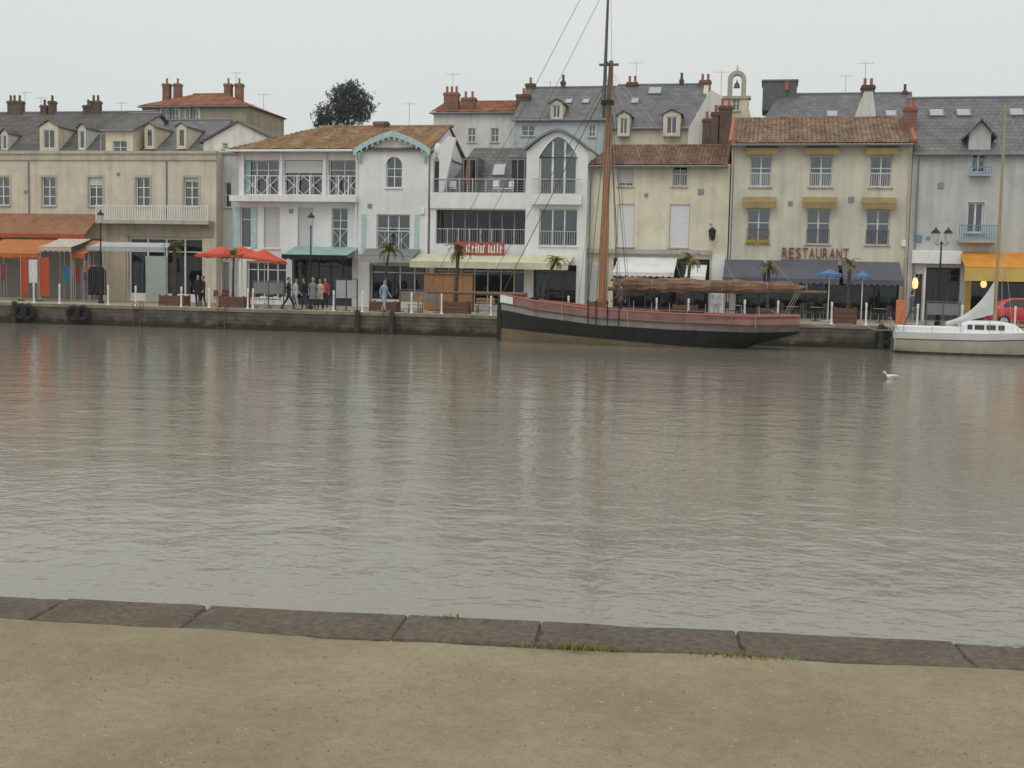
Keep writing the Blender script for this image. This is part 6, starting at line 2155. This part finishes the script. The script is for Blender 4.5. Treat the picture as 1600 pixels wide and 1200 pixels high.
for i in range(NSx + 1):
    s = i / NSx
    zr_, b_, kz, p_ = lerp_tab(s, sheer), lerp_tab(s, beam), lerp_tab(s, keel), lerp_tab(s, full)
    tan = .62 * (1 - s / .72) + .0 if s < .72 else 0
    zsq = [zr_, zr_ - .16, zr_ - .36, zr_ - .38, zr_ - .55, zr_ - .70, zr_ - .9]
    zt_ = max(tan, .02)
    zsq += [zr_ - .9 + (zt_ - zr_ + .9) * .5, zt_, zt_ * .5, -.02, -.4, kz]
    pr = []
    for z in zsq:
        z = max(min(z, zr_), kz)
        t = max(0, (z - kz) / (zr_ - kz))
        pr.append((b_ * t ** p_, z))
    rg = [(xb + LG * s, YG - y, z) for y, z in pr] + [(xb + LG * s, YG + y, z) for y, z in reversed(pr)]
    rings.append(rg)
nl = len(zsq)
def hm_(a, k):
    kk = k if k < nl else 2 * nl - 1 - k - 1
    if kk < 0:
        return 3
    return 2 if kk < 2 else 0 if kk == 2 else 1 if kk < 5 else 0 if kk < 8 else 3
mb = MB()
mb.loft(rings, close=False, caps=False, mi=hm_)
mb.face(rings[-1], 0)
mb.build('hull', [hull_black, hull_grey, hull_pink, hull_tan], G, smooth=True)
# bulwark inside, deck, rail cap
mb = MB()
dk_rings = []
for i in range(NSx + 1):
    s = i / NSx
    zr_, b_ = lerp_tab(s, sheer), max(lerp_tab(s, beam) - .06, .01)
    dk_rings.append((xb + LG * s, b_, zr_))
for (a, ba, za), (b, bb, zb) in zip(dk_rings, dk_rings[1:]):
    mb.face([(a, YG - ba, za - .42), (b, YG - bb, zb - .42), (b, YG + bb, zb - .42), (a, YG + ba, za - .42)])
    for s in (-1, 1):
        mb.face([(a, YG + s * ba, za - .42), (b, YG + s * bb, zb - .42), (b, YG + s * bb, zb), (a, YG + s * ba, za)], 1)
mb.build('deck', [mat('deck_planks', (.30, .22, .14), .8, 2, .2, stretch=(.3, 8, 1)), hull_pink], G)
for s in (-1, 1):
    MB().tube([(a, YG + s * (b_ + .03), z + .03) for a, b_, z in dk_rings], .055, 6).build('rail_cap', mat('rail_red', (.36, .13, .11), .6, 2, .15), G)
    MB().tube([(a, YG + s * (b_ + .075), z - .37) for a, b_, z in dk_rings], .03, 5).build('rubbing_strake', 'rope', G)
MB().loft([[(xb - .14, YG - .07, z), (xb + .05, YG - .07, z), (xb + .05, YG + .07, z), (xb - .14, YG + .07, z)] for z in (-.6, zbow - .3, zbow + .12)]).build('stem_post', hull_black, G)
mb = MB()
for (a, ba, za), (b, bb, zb) in zip(dk_rings[:2], dk_rings[1:3]):
    for s in (-1, 1):
        mb.face([(a, YG + s * (ba + .075), za - .36), (b, YG + s * (bb + .075), zb - .36), (b, YG + s * (bb + .08), zb + .02), (a, YG + s * (ba + .08), za + .02)])
mb.build('bow_flash', 'white_paint', G)
# spars
xm_ = P(940, 470, YG).x
zdeck = lerp_tab((xm_ - xb) / LG, sheer) - .42
ztop = P(955, 95, YG).z
xtop = P(955, 95, YG).x
varn = mat('orange_varnish', (.36, .145, .045), .4, 2, .15, .1, 8, stretch=(1, 1, .3), spec=.5)
oldw = mat('dull_brown_spar', (.16, .10, .06), .6, 3, .2, stretch=(1, 1, .3))
grn = mat('green_grey_spar', (.11, .115, .10), .6, 3, .2)
lo_ = Vector((xm_, YG, zdeck))
hi_ = Vector((xtop, YG, ztop))
def on_mast(t):
    return lo_.lerp(hi_, t)
tz = (P(950, 160, YG).z - zdeck) / (ztop - zdeck)
MB().tube([on_mast(0), on_mast(.3), on_mast(tz)], [.19, .18, .15], 12).build('mast', varn, G, smooth=True)
MB().tube([on_mast(tz + .001), on_mast(1)], [.15, .10], 10).build('mast_head', oldw, G, smooth=True)
off = Vector((-.26, -.02, 0))
up_ = (hi_ - lo_).normalized()
tm0, tm1 = on_mast(tz - .06) + off, on_mast(1) + off + up_ * 5.6
MB().tube([tm0, on_mast(1) + off, tm1], [.085, .08, .035], 8).build('topmast', grn, G, smooth=True)
ct = on_mast(.985)
MB().box(ct.x - .55, ct.x + .35, YG - .07, YG + .07, ct.z - .05, ct.z + .05).build('trestletree', oldw, G)
MB().tube([(ct.x - .1, YG - 1.1, ct.z), (ct.x - .1, YG + 1.1, ct.z)], .04, 6).build('crosstree', oldw, G)
MB().bbox(on_mast(tz).x - .4, on_mast(tz).x + .2, YG - .2, YG + .2, on_mast(tz).z - .12, on_mast(tz).z + .1, .03).build('mast_cap', 'iron', G)
# boom, furled sail
bz = P(990, 452, YG).z
be = P(1292, 457, YG)
bs = Vector((xm_ + .3, YG, bz))
be = Vector((be.x, YG + .1, be.z))
MB().tube([bs, bs.lerp(be, .5), be], [.09, .12, .07], 8).build('boom', oldw, G, smooth=True)
gs_, ge = bs + Vector((.1, 0, .42)), bs.lerp(be, .8) + Vector((0, 0, .36))
MB().tube([gs_, gs_.lerp(ge, .5), ge], [.06, .085, .05], 8).build('gaff', oldw, G, smooth=True)
sail = mat('tan_sailcloth', (.235, .145, .095), .9, 1.6, .3, .8, 6, .3, stretch=(1, 3, 3))
rings = []
rn = random.Random(11)
nS = 60
for k in range(nS + 1):
    t = k / nS
    p = bs.lerp(be, .03 + .88 * t) + Vector((0, 0, .22))
    pinch = .93 if k % 6 == 0 else 1.0
    r_ = (.36 - .16 * t) * min(1, t * 9 + .35) * min(1, (1 - t) * 8 + .25) * pinch
    bulge = 1 + .10 * sin(k * .37) + .07 * sin(k * .83 + 1)
    rings.append([p + Vector((0, r_ * .85 * cos(2 * pi * j / 24) * (1 + .09 * sin(j * 2.6 + k * .21)) * bulge * rn.uniform(.96, 1.04), r_ * bulge * sin(2 * pi * j / 24) * (1 + .10 * sin(j * 2.6 + k * .21)) * rn.uniform(.95, 1.05) - (.05 if j > 12 else 0) * (k % 6 not in (0, 5, 1)))) for j in range(24)])
fs = MB().loft(rings).build('furled_sail', sail, G, smooth=True)
for k in range(0, nS + 1, 6):
    t = k / nS
    p = bs.lerp(be, .03 + .88 * t) + Vector((0, 0, .22))
    r_ = (.36 - .16 * t) * .86
    MB().tube([p + Vector((0, r_ * .85 * cos(2 * pi * j / 12), r_ * sin(2 * pi * j / 12))) for j in range(13)], .014, 4).build('lashing', 'rope_pale', fs)
# bowsprit and stays
bp0, bp1 = Vector((xb + 1.3, YG, zbow + .05)), P(668, 456, YG)
bp1 = Vector((bp1.x, YG, bp1.z))
MB().tube([bp0, bp1], [.11, .06], 8).build('bowsprit', oldw, G, smooth=True)
mb = MB()
tt = on_mast(1) + off + up_ * 5.4
tt2 = on_mast(1) + off + up_ * 3.6
for a, b, r_ in ((tt, bp1, .013), (tt2, bp1.lerp(bp0, .25), .012), (on_mast(.93), Vector((xb + .1, YG, zbow + .1)), .022), (on_mast(.93) + Vector((0, 0, .2)), bp0.lerp(bp1, .45), .014)):
    mb.tube([a, b], r_, 4)
mb.build('forestay', 'rope', G)
for s in (-1, 1):
    for k, px in enumerate((918, 931, 949, 967)):
        x = P(px, 500, YG - 1.7).x
        t = (x - xb) / LG
        b_, zr_ = lerp_tab(t, beam), lerp_tab(t, sheer)
        foot = Vector((x, YG + s * (b_ + .1), zr_ + .35))
        sh = MB().tube([on_mast(.93 - .012 * k), foot], .017, 5).build('shroud', 'rope', G)
        MB().ell(foot, .05, .05, .07, 8, 6).build('deadeye', 'iron', sh)
        MB().tube([foot, (x, YG + s * (b_ + .06), zr_ - .0), (x, YG + s * (b_ + .05), zr_ - .75)], .028, 5).build('chainplate', 'iron', sh)
    for dx in (-.9, 1.2):
        x = xm_ + dx
        t = (x - xb) / LG
        MB().tube([tt, ct + Vector((-.1, s * 1.1, 0)), (x, YG + s * lerp_tab(t, beam), lerp_tab(t, sheer))], .010, 4).build('topmast_shroud', 'rope', G)
mb = MB()
for t in (.35, .6, .85):                    # topping lifts and sheet
    mb.tube([on_mast(.96), bs.lerp(be, t) + Vector((0, -.2, .3))], .009, 4)
mb.build('topping_lift', 'rope_pale', G)
mb = MB()
e1 = bs.lerp(be, .86)
for k in range(3):
    mb.tube([e1 + Vector((.1 * k, -.05, -.05)), (xs - .9 + .12 * k, YG - .3 + .3 * k, lerp_tab(.95, sheer) - .35)], .012, 4)
mb.build('mainsheet', 'rope_pale', G)
mb = MB()
for k in range(4):
    x = xm_ + (-.25 + .14 * k)
    mb.tube([(x, YG - .22 + .1 * (k % 2), zdeck + .6), on_mast(.9 + .015 * k) + Vector((.12, -.12, 0))], .010, 4)
mb.build('halyards', 'rope_pale', G)
for px, dz in ((876, .75), (981, .7), (1180, .5)):
    x = P(px, 500, YG - 1.6).x
    t = (x - xb) / LG
    MB().tube([(x, YG - lerp_tab(t, beam) - .08, lerp_tab(t, sheer) + .02), (x + .03, YG - lerp_tab(t, beam) - .09, lerp_tab(t, sheer) - dz)], .014, 5).build('hanging_rope', 'rope_pale', G)
# deck gear
def deckz(x):
    return lerp_tab((x - xb) / LG, sheer) - .42
for (px, w, d, h, nm, m) in ((1010, 1.1, .9, .42, 'hatch', 'wood_light'), (1068, 1.9, 1.2, .55, 'deckhouse', 'wood'), (870, .7, .6, .35, 'hatch', 'wood_light'), (1175, .9, .8, .4, 'hatch', 'wood_light')):
    x = P(px, 490, YG).x
    z = deckz(x) - .03
    hb_ = MB().bbox(x - w / 2, x + w / 2, YG - d / 2, YG + d / 2, z, z + h, .04).build(nm, m, G)
    MB().bbox(x - w / 2 - .05, x + w / 2 + .05, YG - d / 2 - .05, YG + d / 2 + .05, z + h + .002, z + h + .05, .02).build('hatch_lid', 'wood', hb_)
for s in (-1, 1):
    x = xm_ - .2
    MB().box(x - .35, x + .35, YG + s * .6 - .05, YG + s * .6 + .05, deckz(x), deckz(x) + .75).build('fife_rail', oldw, G)
x = P(835, 470, YG).x
MB().lathe((x, YG, deckz(x)), [(.2, 0), (.16, .1), (.14, .45), (.2, .5), (.2, .58)], 10).build('windlass', 'iron', G)
MB().tube([(xs - .35, YG, lerp_tab(.97, sheer) - .1), (xs - 1.3, YG, lerp_tab(.93, sheer) + .25)], .04, 6).build('tiller', 'wood_light', G)
for k in range(9):
    px = 990 + 28 * k
    x = P(px, 490, YG - 1.6).x
    t = (x - xb) / LG
    MB().tube([(x, YG - lerp_tab(t, beam) + .06, lerp_tab(t, sheer) + .05), (x, YG - lerp_tab(t, beam) + .06, lerp_tab(t, sheer) + .5)], .014, 5).build('stanchion', 'steel', G)
xx = P(967, 480, YG).x + .15
person(967, 0, 'person in dull mauve jacket standing on the old boat beside the mast', cl('mauve_jacket', (.13, .10, .105)), cl('navy_trousers', (.03, .032, .045)), (.10, .07, .05), -2.0, .15, .35, 1.72, base=Vector((xx, YG - .55, deckz(xx))))
for (a, b) in ((Vector((xb + .2, YG + .2, zbow - .1)), Vector((xb - 2.6, YQ + .5, QZ))), (Vector((xs - .4, YG + .6, lerp_tab(.97, sheer))), Vector((xs + 2.2, YQ + .5, QZ)))):
    mid = (a + b) / 2 - Vector((0, 0, .25))
    MB().tube([a, a.lerp(mid, .5) - Vector((0, 0, .06)), mid, mid.lerp(b, .5) - Vector((0, 0, .06)), b], .02, 5).build('mooring_line', 'rope_pale', G)

# ---------------------------------------------------------------- white yacht
YY = PZ(1480, 555, 0).y + 1.25
xst = P(1390, 530, YY - .5).x
LY = 9.2
Wt = thing('white_yacht', 'small white yacht with brown rubbing strake and sail cover on boom', 'yacht', (xst + LY * .5, YY, 0))
hw_ = mat('white_gelcoat', (.80, .80, .80), .35, 2, .04, spec=.5)
hc_ = mat('cream_hull', (.58, .54, .45), .45, 1.5, .10, stain=.15)
hbn = mat('brown_strake', (.24, .14, .10), .5, 3, .15)
hbt = mat('dark_boot_top', (.10, .085, .06), .7, 3, .3)
sh_t = [(0, P(1392, 518, YY - .9).z), (.4, P(1480, 520, YY - 1.2).z), (1, P(1480, 520, YY - 1.2).z + .28)]
bm_t = [(0, .85), (.2, 1.15), (.5, 1.35), (.75, 1.05), (.92, .45), (1, .03)]
kl_t = [(0, .05), (.12, -.3), (.4, -.6), (.8, -.5), (1, .1)]
fl_t = [(0, .45), (.4, .3), (.75, .5), (1, .8)]
rings = []
for i in range(31):
    s = i / 30
    zr_, b_, kz, p_ = lerp_tab(s, sh_t), lerp_tab(s, bm_t), lerp_tab(s, kl_t), lerp_tab(s, fl_t)
    pr = []
    for z in (zr_, zr_ - .15, zr_ - .30, zr_ - .36, (zr_ - .36) * .65, (zr_ - .36) * .35, .10, -.02, -.2, kz):
        z = max(min(z, zr_), kz)
        t = max(0, (z - kz) / (zr_ - kz))
        pr.append((b_ * t ** p_, z))
    xo = xst + LY * s + (.25 * (1 - s) ** 8)
    rings.append([(xo, YY - y, z) for y, z in pr] + [(xo, YY + y, z) for y, z in reversed(pr)])
nl = len(pr)
def hy(a, k):
    kk = k if k < nl else 2 * nl - 2 - k
    return 0 if kk < 2 else 1 if kk == 2 else 2 if kk < 6 else 3
mb = MB()
mb.loft(rings, close=False, caps=False, mi=hy)
mb.face(rings[0], 0)
mb.build('hull', [hw_, hbn, hc_, hbt], Wt, smooth=True)
mb = MB()
for i in range(30):
    a, b = i / 30, (i + 1) / 30
    za, zb_, ba, bb = lerp_tab(a, sh_t), lerp_tab(b, sh_t), lerp_tab(a, bm_t), lerp_tab(b, bm_t)
    mb.face([(xst + LY * a + .25 * (1 - a) ** 8, YY - ba, za - .01), (xst + LY * b, YY - bb, zb_ - .01), (xst + LY * b, YY, zb_ + .05), (xst + LY * a + .25 * (1 - a) ** 8, YY, za + .05)])
    mb.face([(xst + LY * a + .25 * (1 - a) ** 8, YY + ba, za - .01), (xst + LY * b, YY + bb, zb_ - .01), (xst + LY * b, YY, zb_ + .05), (xst + LY * a + .25 * (1 - a) ** 8, YY, za + .05)])
mb.build('deck', hw_, Wt)
zd = sh_t[1][1]
c0x, c1x = P(1500, 515, YY).x, P(1592, 515, YY).x
zc_ = P(1540, 503, YY - .7).z
rings = []
for t, hgt, hw in ((0, .75, .80), (.12, 1, .82), (.55, 1, .80), (.8, .78, .72), (1, .02, .55)):
    x = c0x + (c1x + .3 - c0x) * t
    zz = zd + (zc_ - zd) * hgt
    rings.append([(x, YY - hw, zd - .05), (x, YY - hw * .93, zz - .06), (x, YY - hw * .8, zz), (x, YY, zz + .05), (x, YY + hw * .8, zz), (x, YY + hw * .93, zz - .06), (x, YY + hw, zd - .05)])
cb = MB().loft(rings).build('cabin', hw_, Wt, smooth=True)
for (a, b) in ((.08, .16), (.2, .36), (.4, .55), (.6, .7)):
    xa, xc = c0x + (c1x - c0x) * a, c0x + (c1x - c0x) * b
    zl, zh = zd + (zc_ - zd) * .32, zd + (zc_ - zd) * .72
    hwz = lambda z: .82 - (.82 * .07) * (z - zd) / max(zc_ - zd, .1) + .012
    MB().loft([[(xa, YY - hwz(zl), zl), (xc, YY - hwz(zl), zl), (xc, YY - hwz(zh), zh), (xa, YY - hwz(zh), zh)], [(xa, YY - hwz(zl) + .03, zl), (xc, YY - hwz(zl) + .03, zl), (xc, YY - hwz(zh) + .03, zh), (xa, YY - hwz(zh) + .03, zh)]]).build('window', gd_, cb)
# cockpit coaming
for s in (-1, 1):
    MB().bbox(xst + .35, c0x - .02, YY + s * .78 - .06, YY + s * .78 + .06, zd - .02, zd + .24, .03).build('cockpit_coaming', hw_, Wt)
MB().bbox(xst + .3, xst + .42, YY - .7, YY + .7, zd - .02, zd + .26, .03).build('cockpit_coaming', hw_, Wt)
# mast, boom, cover
mx_ = P(1556, 470, YY).x
mz0, mz1 = zd + .3, P(1562, 162, YY).z
pale = mat('golden_spar', (.36, .29, .14), .45, 2, .1, stretch=(1, 1, .3))
MB().tube([(mx_, YY, mz0), (mx_ - .02, YY, (mz0 + mz1) / 2), (mx_ - .04, YY, mz1)], [.075, .07, .05], 10).build('mast', pale, Wt, smooth=True)
bm0, bm1 = Vector((mx_ - .1, YY, P(1550, 489, YY).z)), Vector((P(1478, 508, YY).x, YY, P(1478, 507, YY).z))
MB().tube([bm0, bm1], .045, 8).build('boom', pale, Wt)
rings = []
pk = P(1553, 440, YY).z
for k in range(25):
    t = k / 24
    p = bm0.lerp(bm1, t)
    h_ = .14 + (pk - bm0.z - .1) * (1 - t) ** 2.6
    w_ = .11 + .09 * sin(pi * t) * (1 - .4 * t)
    fold = .02 * sin(k * 2.1)
    rings.append([(p.x, YY + w_ * .8, p.z - .07), (p.x, YY + w_ + fold, p.z + h_ * .3), (p.x, YY + w_ * .55, p.z + h_ * .75), (p.x, YY, p.z + h_), (p.x, YY - w_ * .55, p.z + h_ * .75), (p.x, YY - w_ - fold, p.z + h_ * .3), (p.x, YY - w_ * .8, p.z - .07)])
MB().loft(rings).build('sail_cover', canvas('pale_grey_cover', (.56, .57, .56), .05, .06), Wt, smooth=True)
for s in (-1, 1):
    MB().tube([(mx_ - .04, YY, mz1 - .1), (mx_ + .1, YY + s * 1.1, zd)], .008, 4).build('shroud', 'steel', Wt)
    MB().tube([(mx_ - .02, YY, mz0 + (mz1 - mz0) * .55), (mx_ + .6, YY + s * 1.1, zd)], .008, 4).build('shroud', 'steel', Wt)
    MB().tube([(mx_ - .02, YY, mz0 + (mz1 - mz0) * .55), (mx_ - .02, YY + s * .5, mz0 + (mz1 - mz0) * .56)], .02, 5).build('spreader', 'steel', Wt)
MB().tube([(mx_ - .04, YY, mz1 - .05), (xst + LY - .1, YY, lerp_tab(1, sh_t))], .010, 4).build('forestay', 'steel', Wt)
MB().tube([(mx_ - .04, YY, mz1 - .05), (xst + .1, YY, zd)], .008, 4).build('backstay', 'steel', Wt)
for k in range(7):
    s = .06 + .13 * k
    x, y, z = xst + LY * s, YY - lerp_tab(s, bm_t) + .05, lerp_tab(s, sh_t)
    MB().tube([(x, y, z), (x, y, z + .55)], .012, 5).build('stanchion', 'steel', Wt)
MB().tube([(xst + LY * (.06 + .13 * k), YY - lerp_tab(.06 + .13 * k, bm_t) + .05, lerp_tab(.06 + .13 * k, sh_t) + .54) for k in range(7)], .006, 4).build('guard_wire', 'steel', Wt)
MB().tube([(xst + .05, YY - .7, zd), (xst + .02, YY - .7, zd + .6), (xst + .02, YY + .7, zd + .6), (xst + .05, YY + .7, zd)], .014, 5).build('pushpit', 'steel', Wt)
MB().box(xst + .10, xst + .245, YY - .04, YY + .04, -.3, zd - .35).build('rudder', hbt, Wt)
a, b = Vector((xst + .2, YY + .6, zd)), Vector((xst - 1.0, YQ + .5, QZ))
MB().tube([a, (a + b) / 2 - Vector((0, 0, .12)), b], .018, 5).build('mooring_line', 'rope_pale', Wt)
# dark tyre fender under her stern line
tyre(1383, 'black tyre fender hanging on the quay behind the white yacht stern')
# ---------------------------------------------------------------- gull on the water
c = PZ(1393, 592, 0)
gl_ = thing('gull', 'white gull floating on the water below the white yacht', 'gull', c)
gb = MB()
rings = []
for t, r_, zc in ((-.24, .012, .09), (-.16, .05, .08), (-.05, .085, .06), (.06, .085, .055), (.13, .06, .08), (.165, .04, .13), (.185, .036, .17), (.21, .04, .205), (.24, .03, .21), (.265, .008, .205)):
    rings.append([c + Vector((-t, r_ * .8 * cos(2 * pi * j / 10), zc + r_ * sin(2 * pi * j / 10))) for j in range(10)])
gb.loft(rings)
gb.build('body', 'white_paint', gl_, smooth=True)
MB().lathe((0, 0, 0), [(.001, 0)], 3)
for s in (-1, 1):
    w = MB()
    w.loft([[c + Vector((-x, s * (.072 - .03 * abs(x)), z)) for x, z in ((.08, .09), (-.05, .12), (-.20, .12), (-.30, .10), (-.16, .06), (0, .045))], [c + Vector((-x, s * (.088 - .03 * abs(x)), z)) for x, z in ((.07, .09), (-.05, .115), (-.20, .115), (-.28, .10), (-.16, .065), (0, .05))]])
    w.build('wing', mat('gull_grey', (.40, .42, .44), .8), gl_)
MB().tube([c + Vector((-.255, 0, .205)), c + Vector((-.31, 0, .195))], [.012, .003], 6).build('beak', mat('beak_yellow', (.6, .4, .06), .5), gl_)

# ---------------------------------------------------------------- damp harbour air
hz = MB().box(-650, 650, -90, 960, -5, 48).build('haze', [])
hm = bpy.data.materials.new('damp_air')
hm.use_nodes = True
hn = hm.node_tree
hn.nodes.clear()
ho_ = hn.nodes.new('ShaderNodeOutputMaterial')
pv = hn.nodes.new('ShaderNodeVolumePrincipled')
pv.inputs['Color'].default_value = (.93, .95, .95, 1)
pv.inputs['Density'].default_value = 0.0003
hn.links.new(pv.outputs[0], ho_.inputs['Volume'])
hz.data.materials.append(hm)
tag(hz, 'thin damp grey air over the harbour', 'haze', kind='stuff')
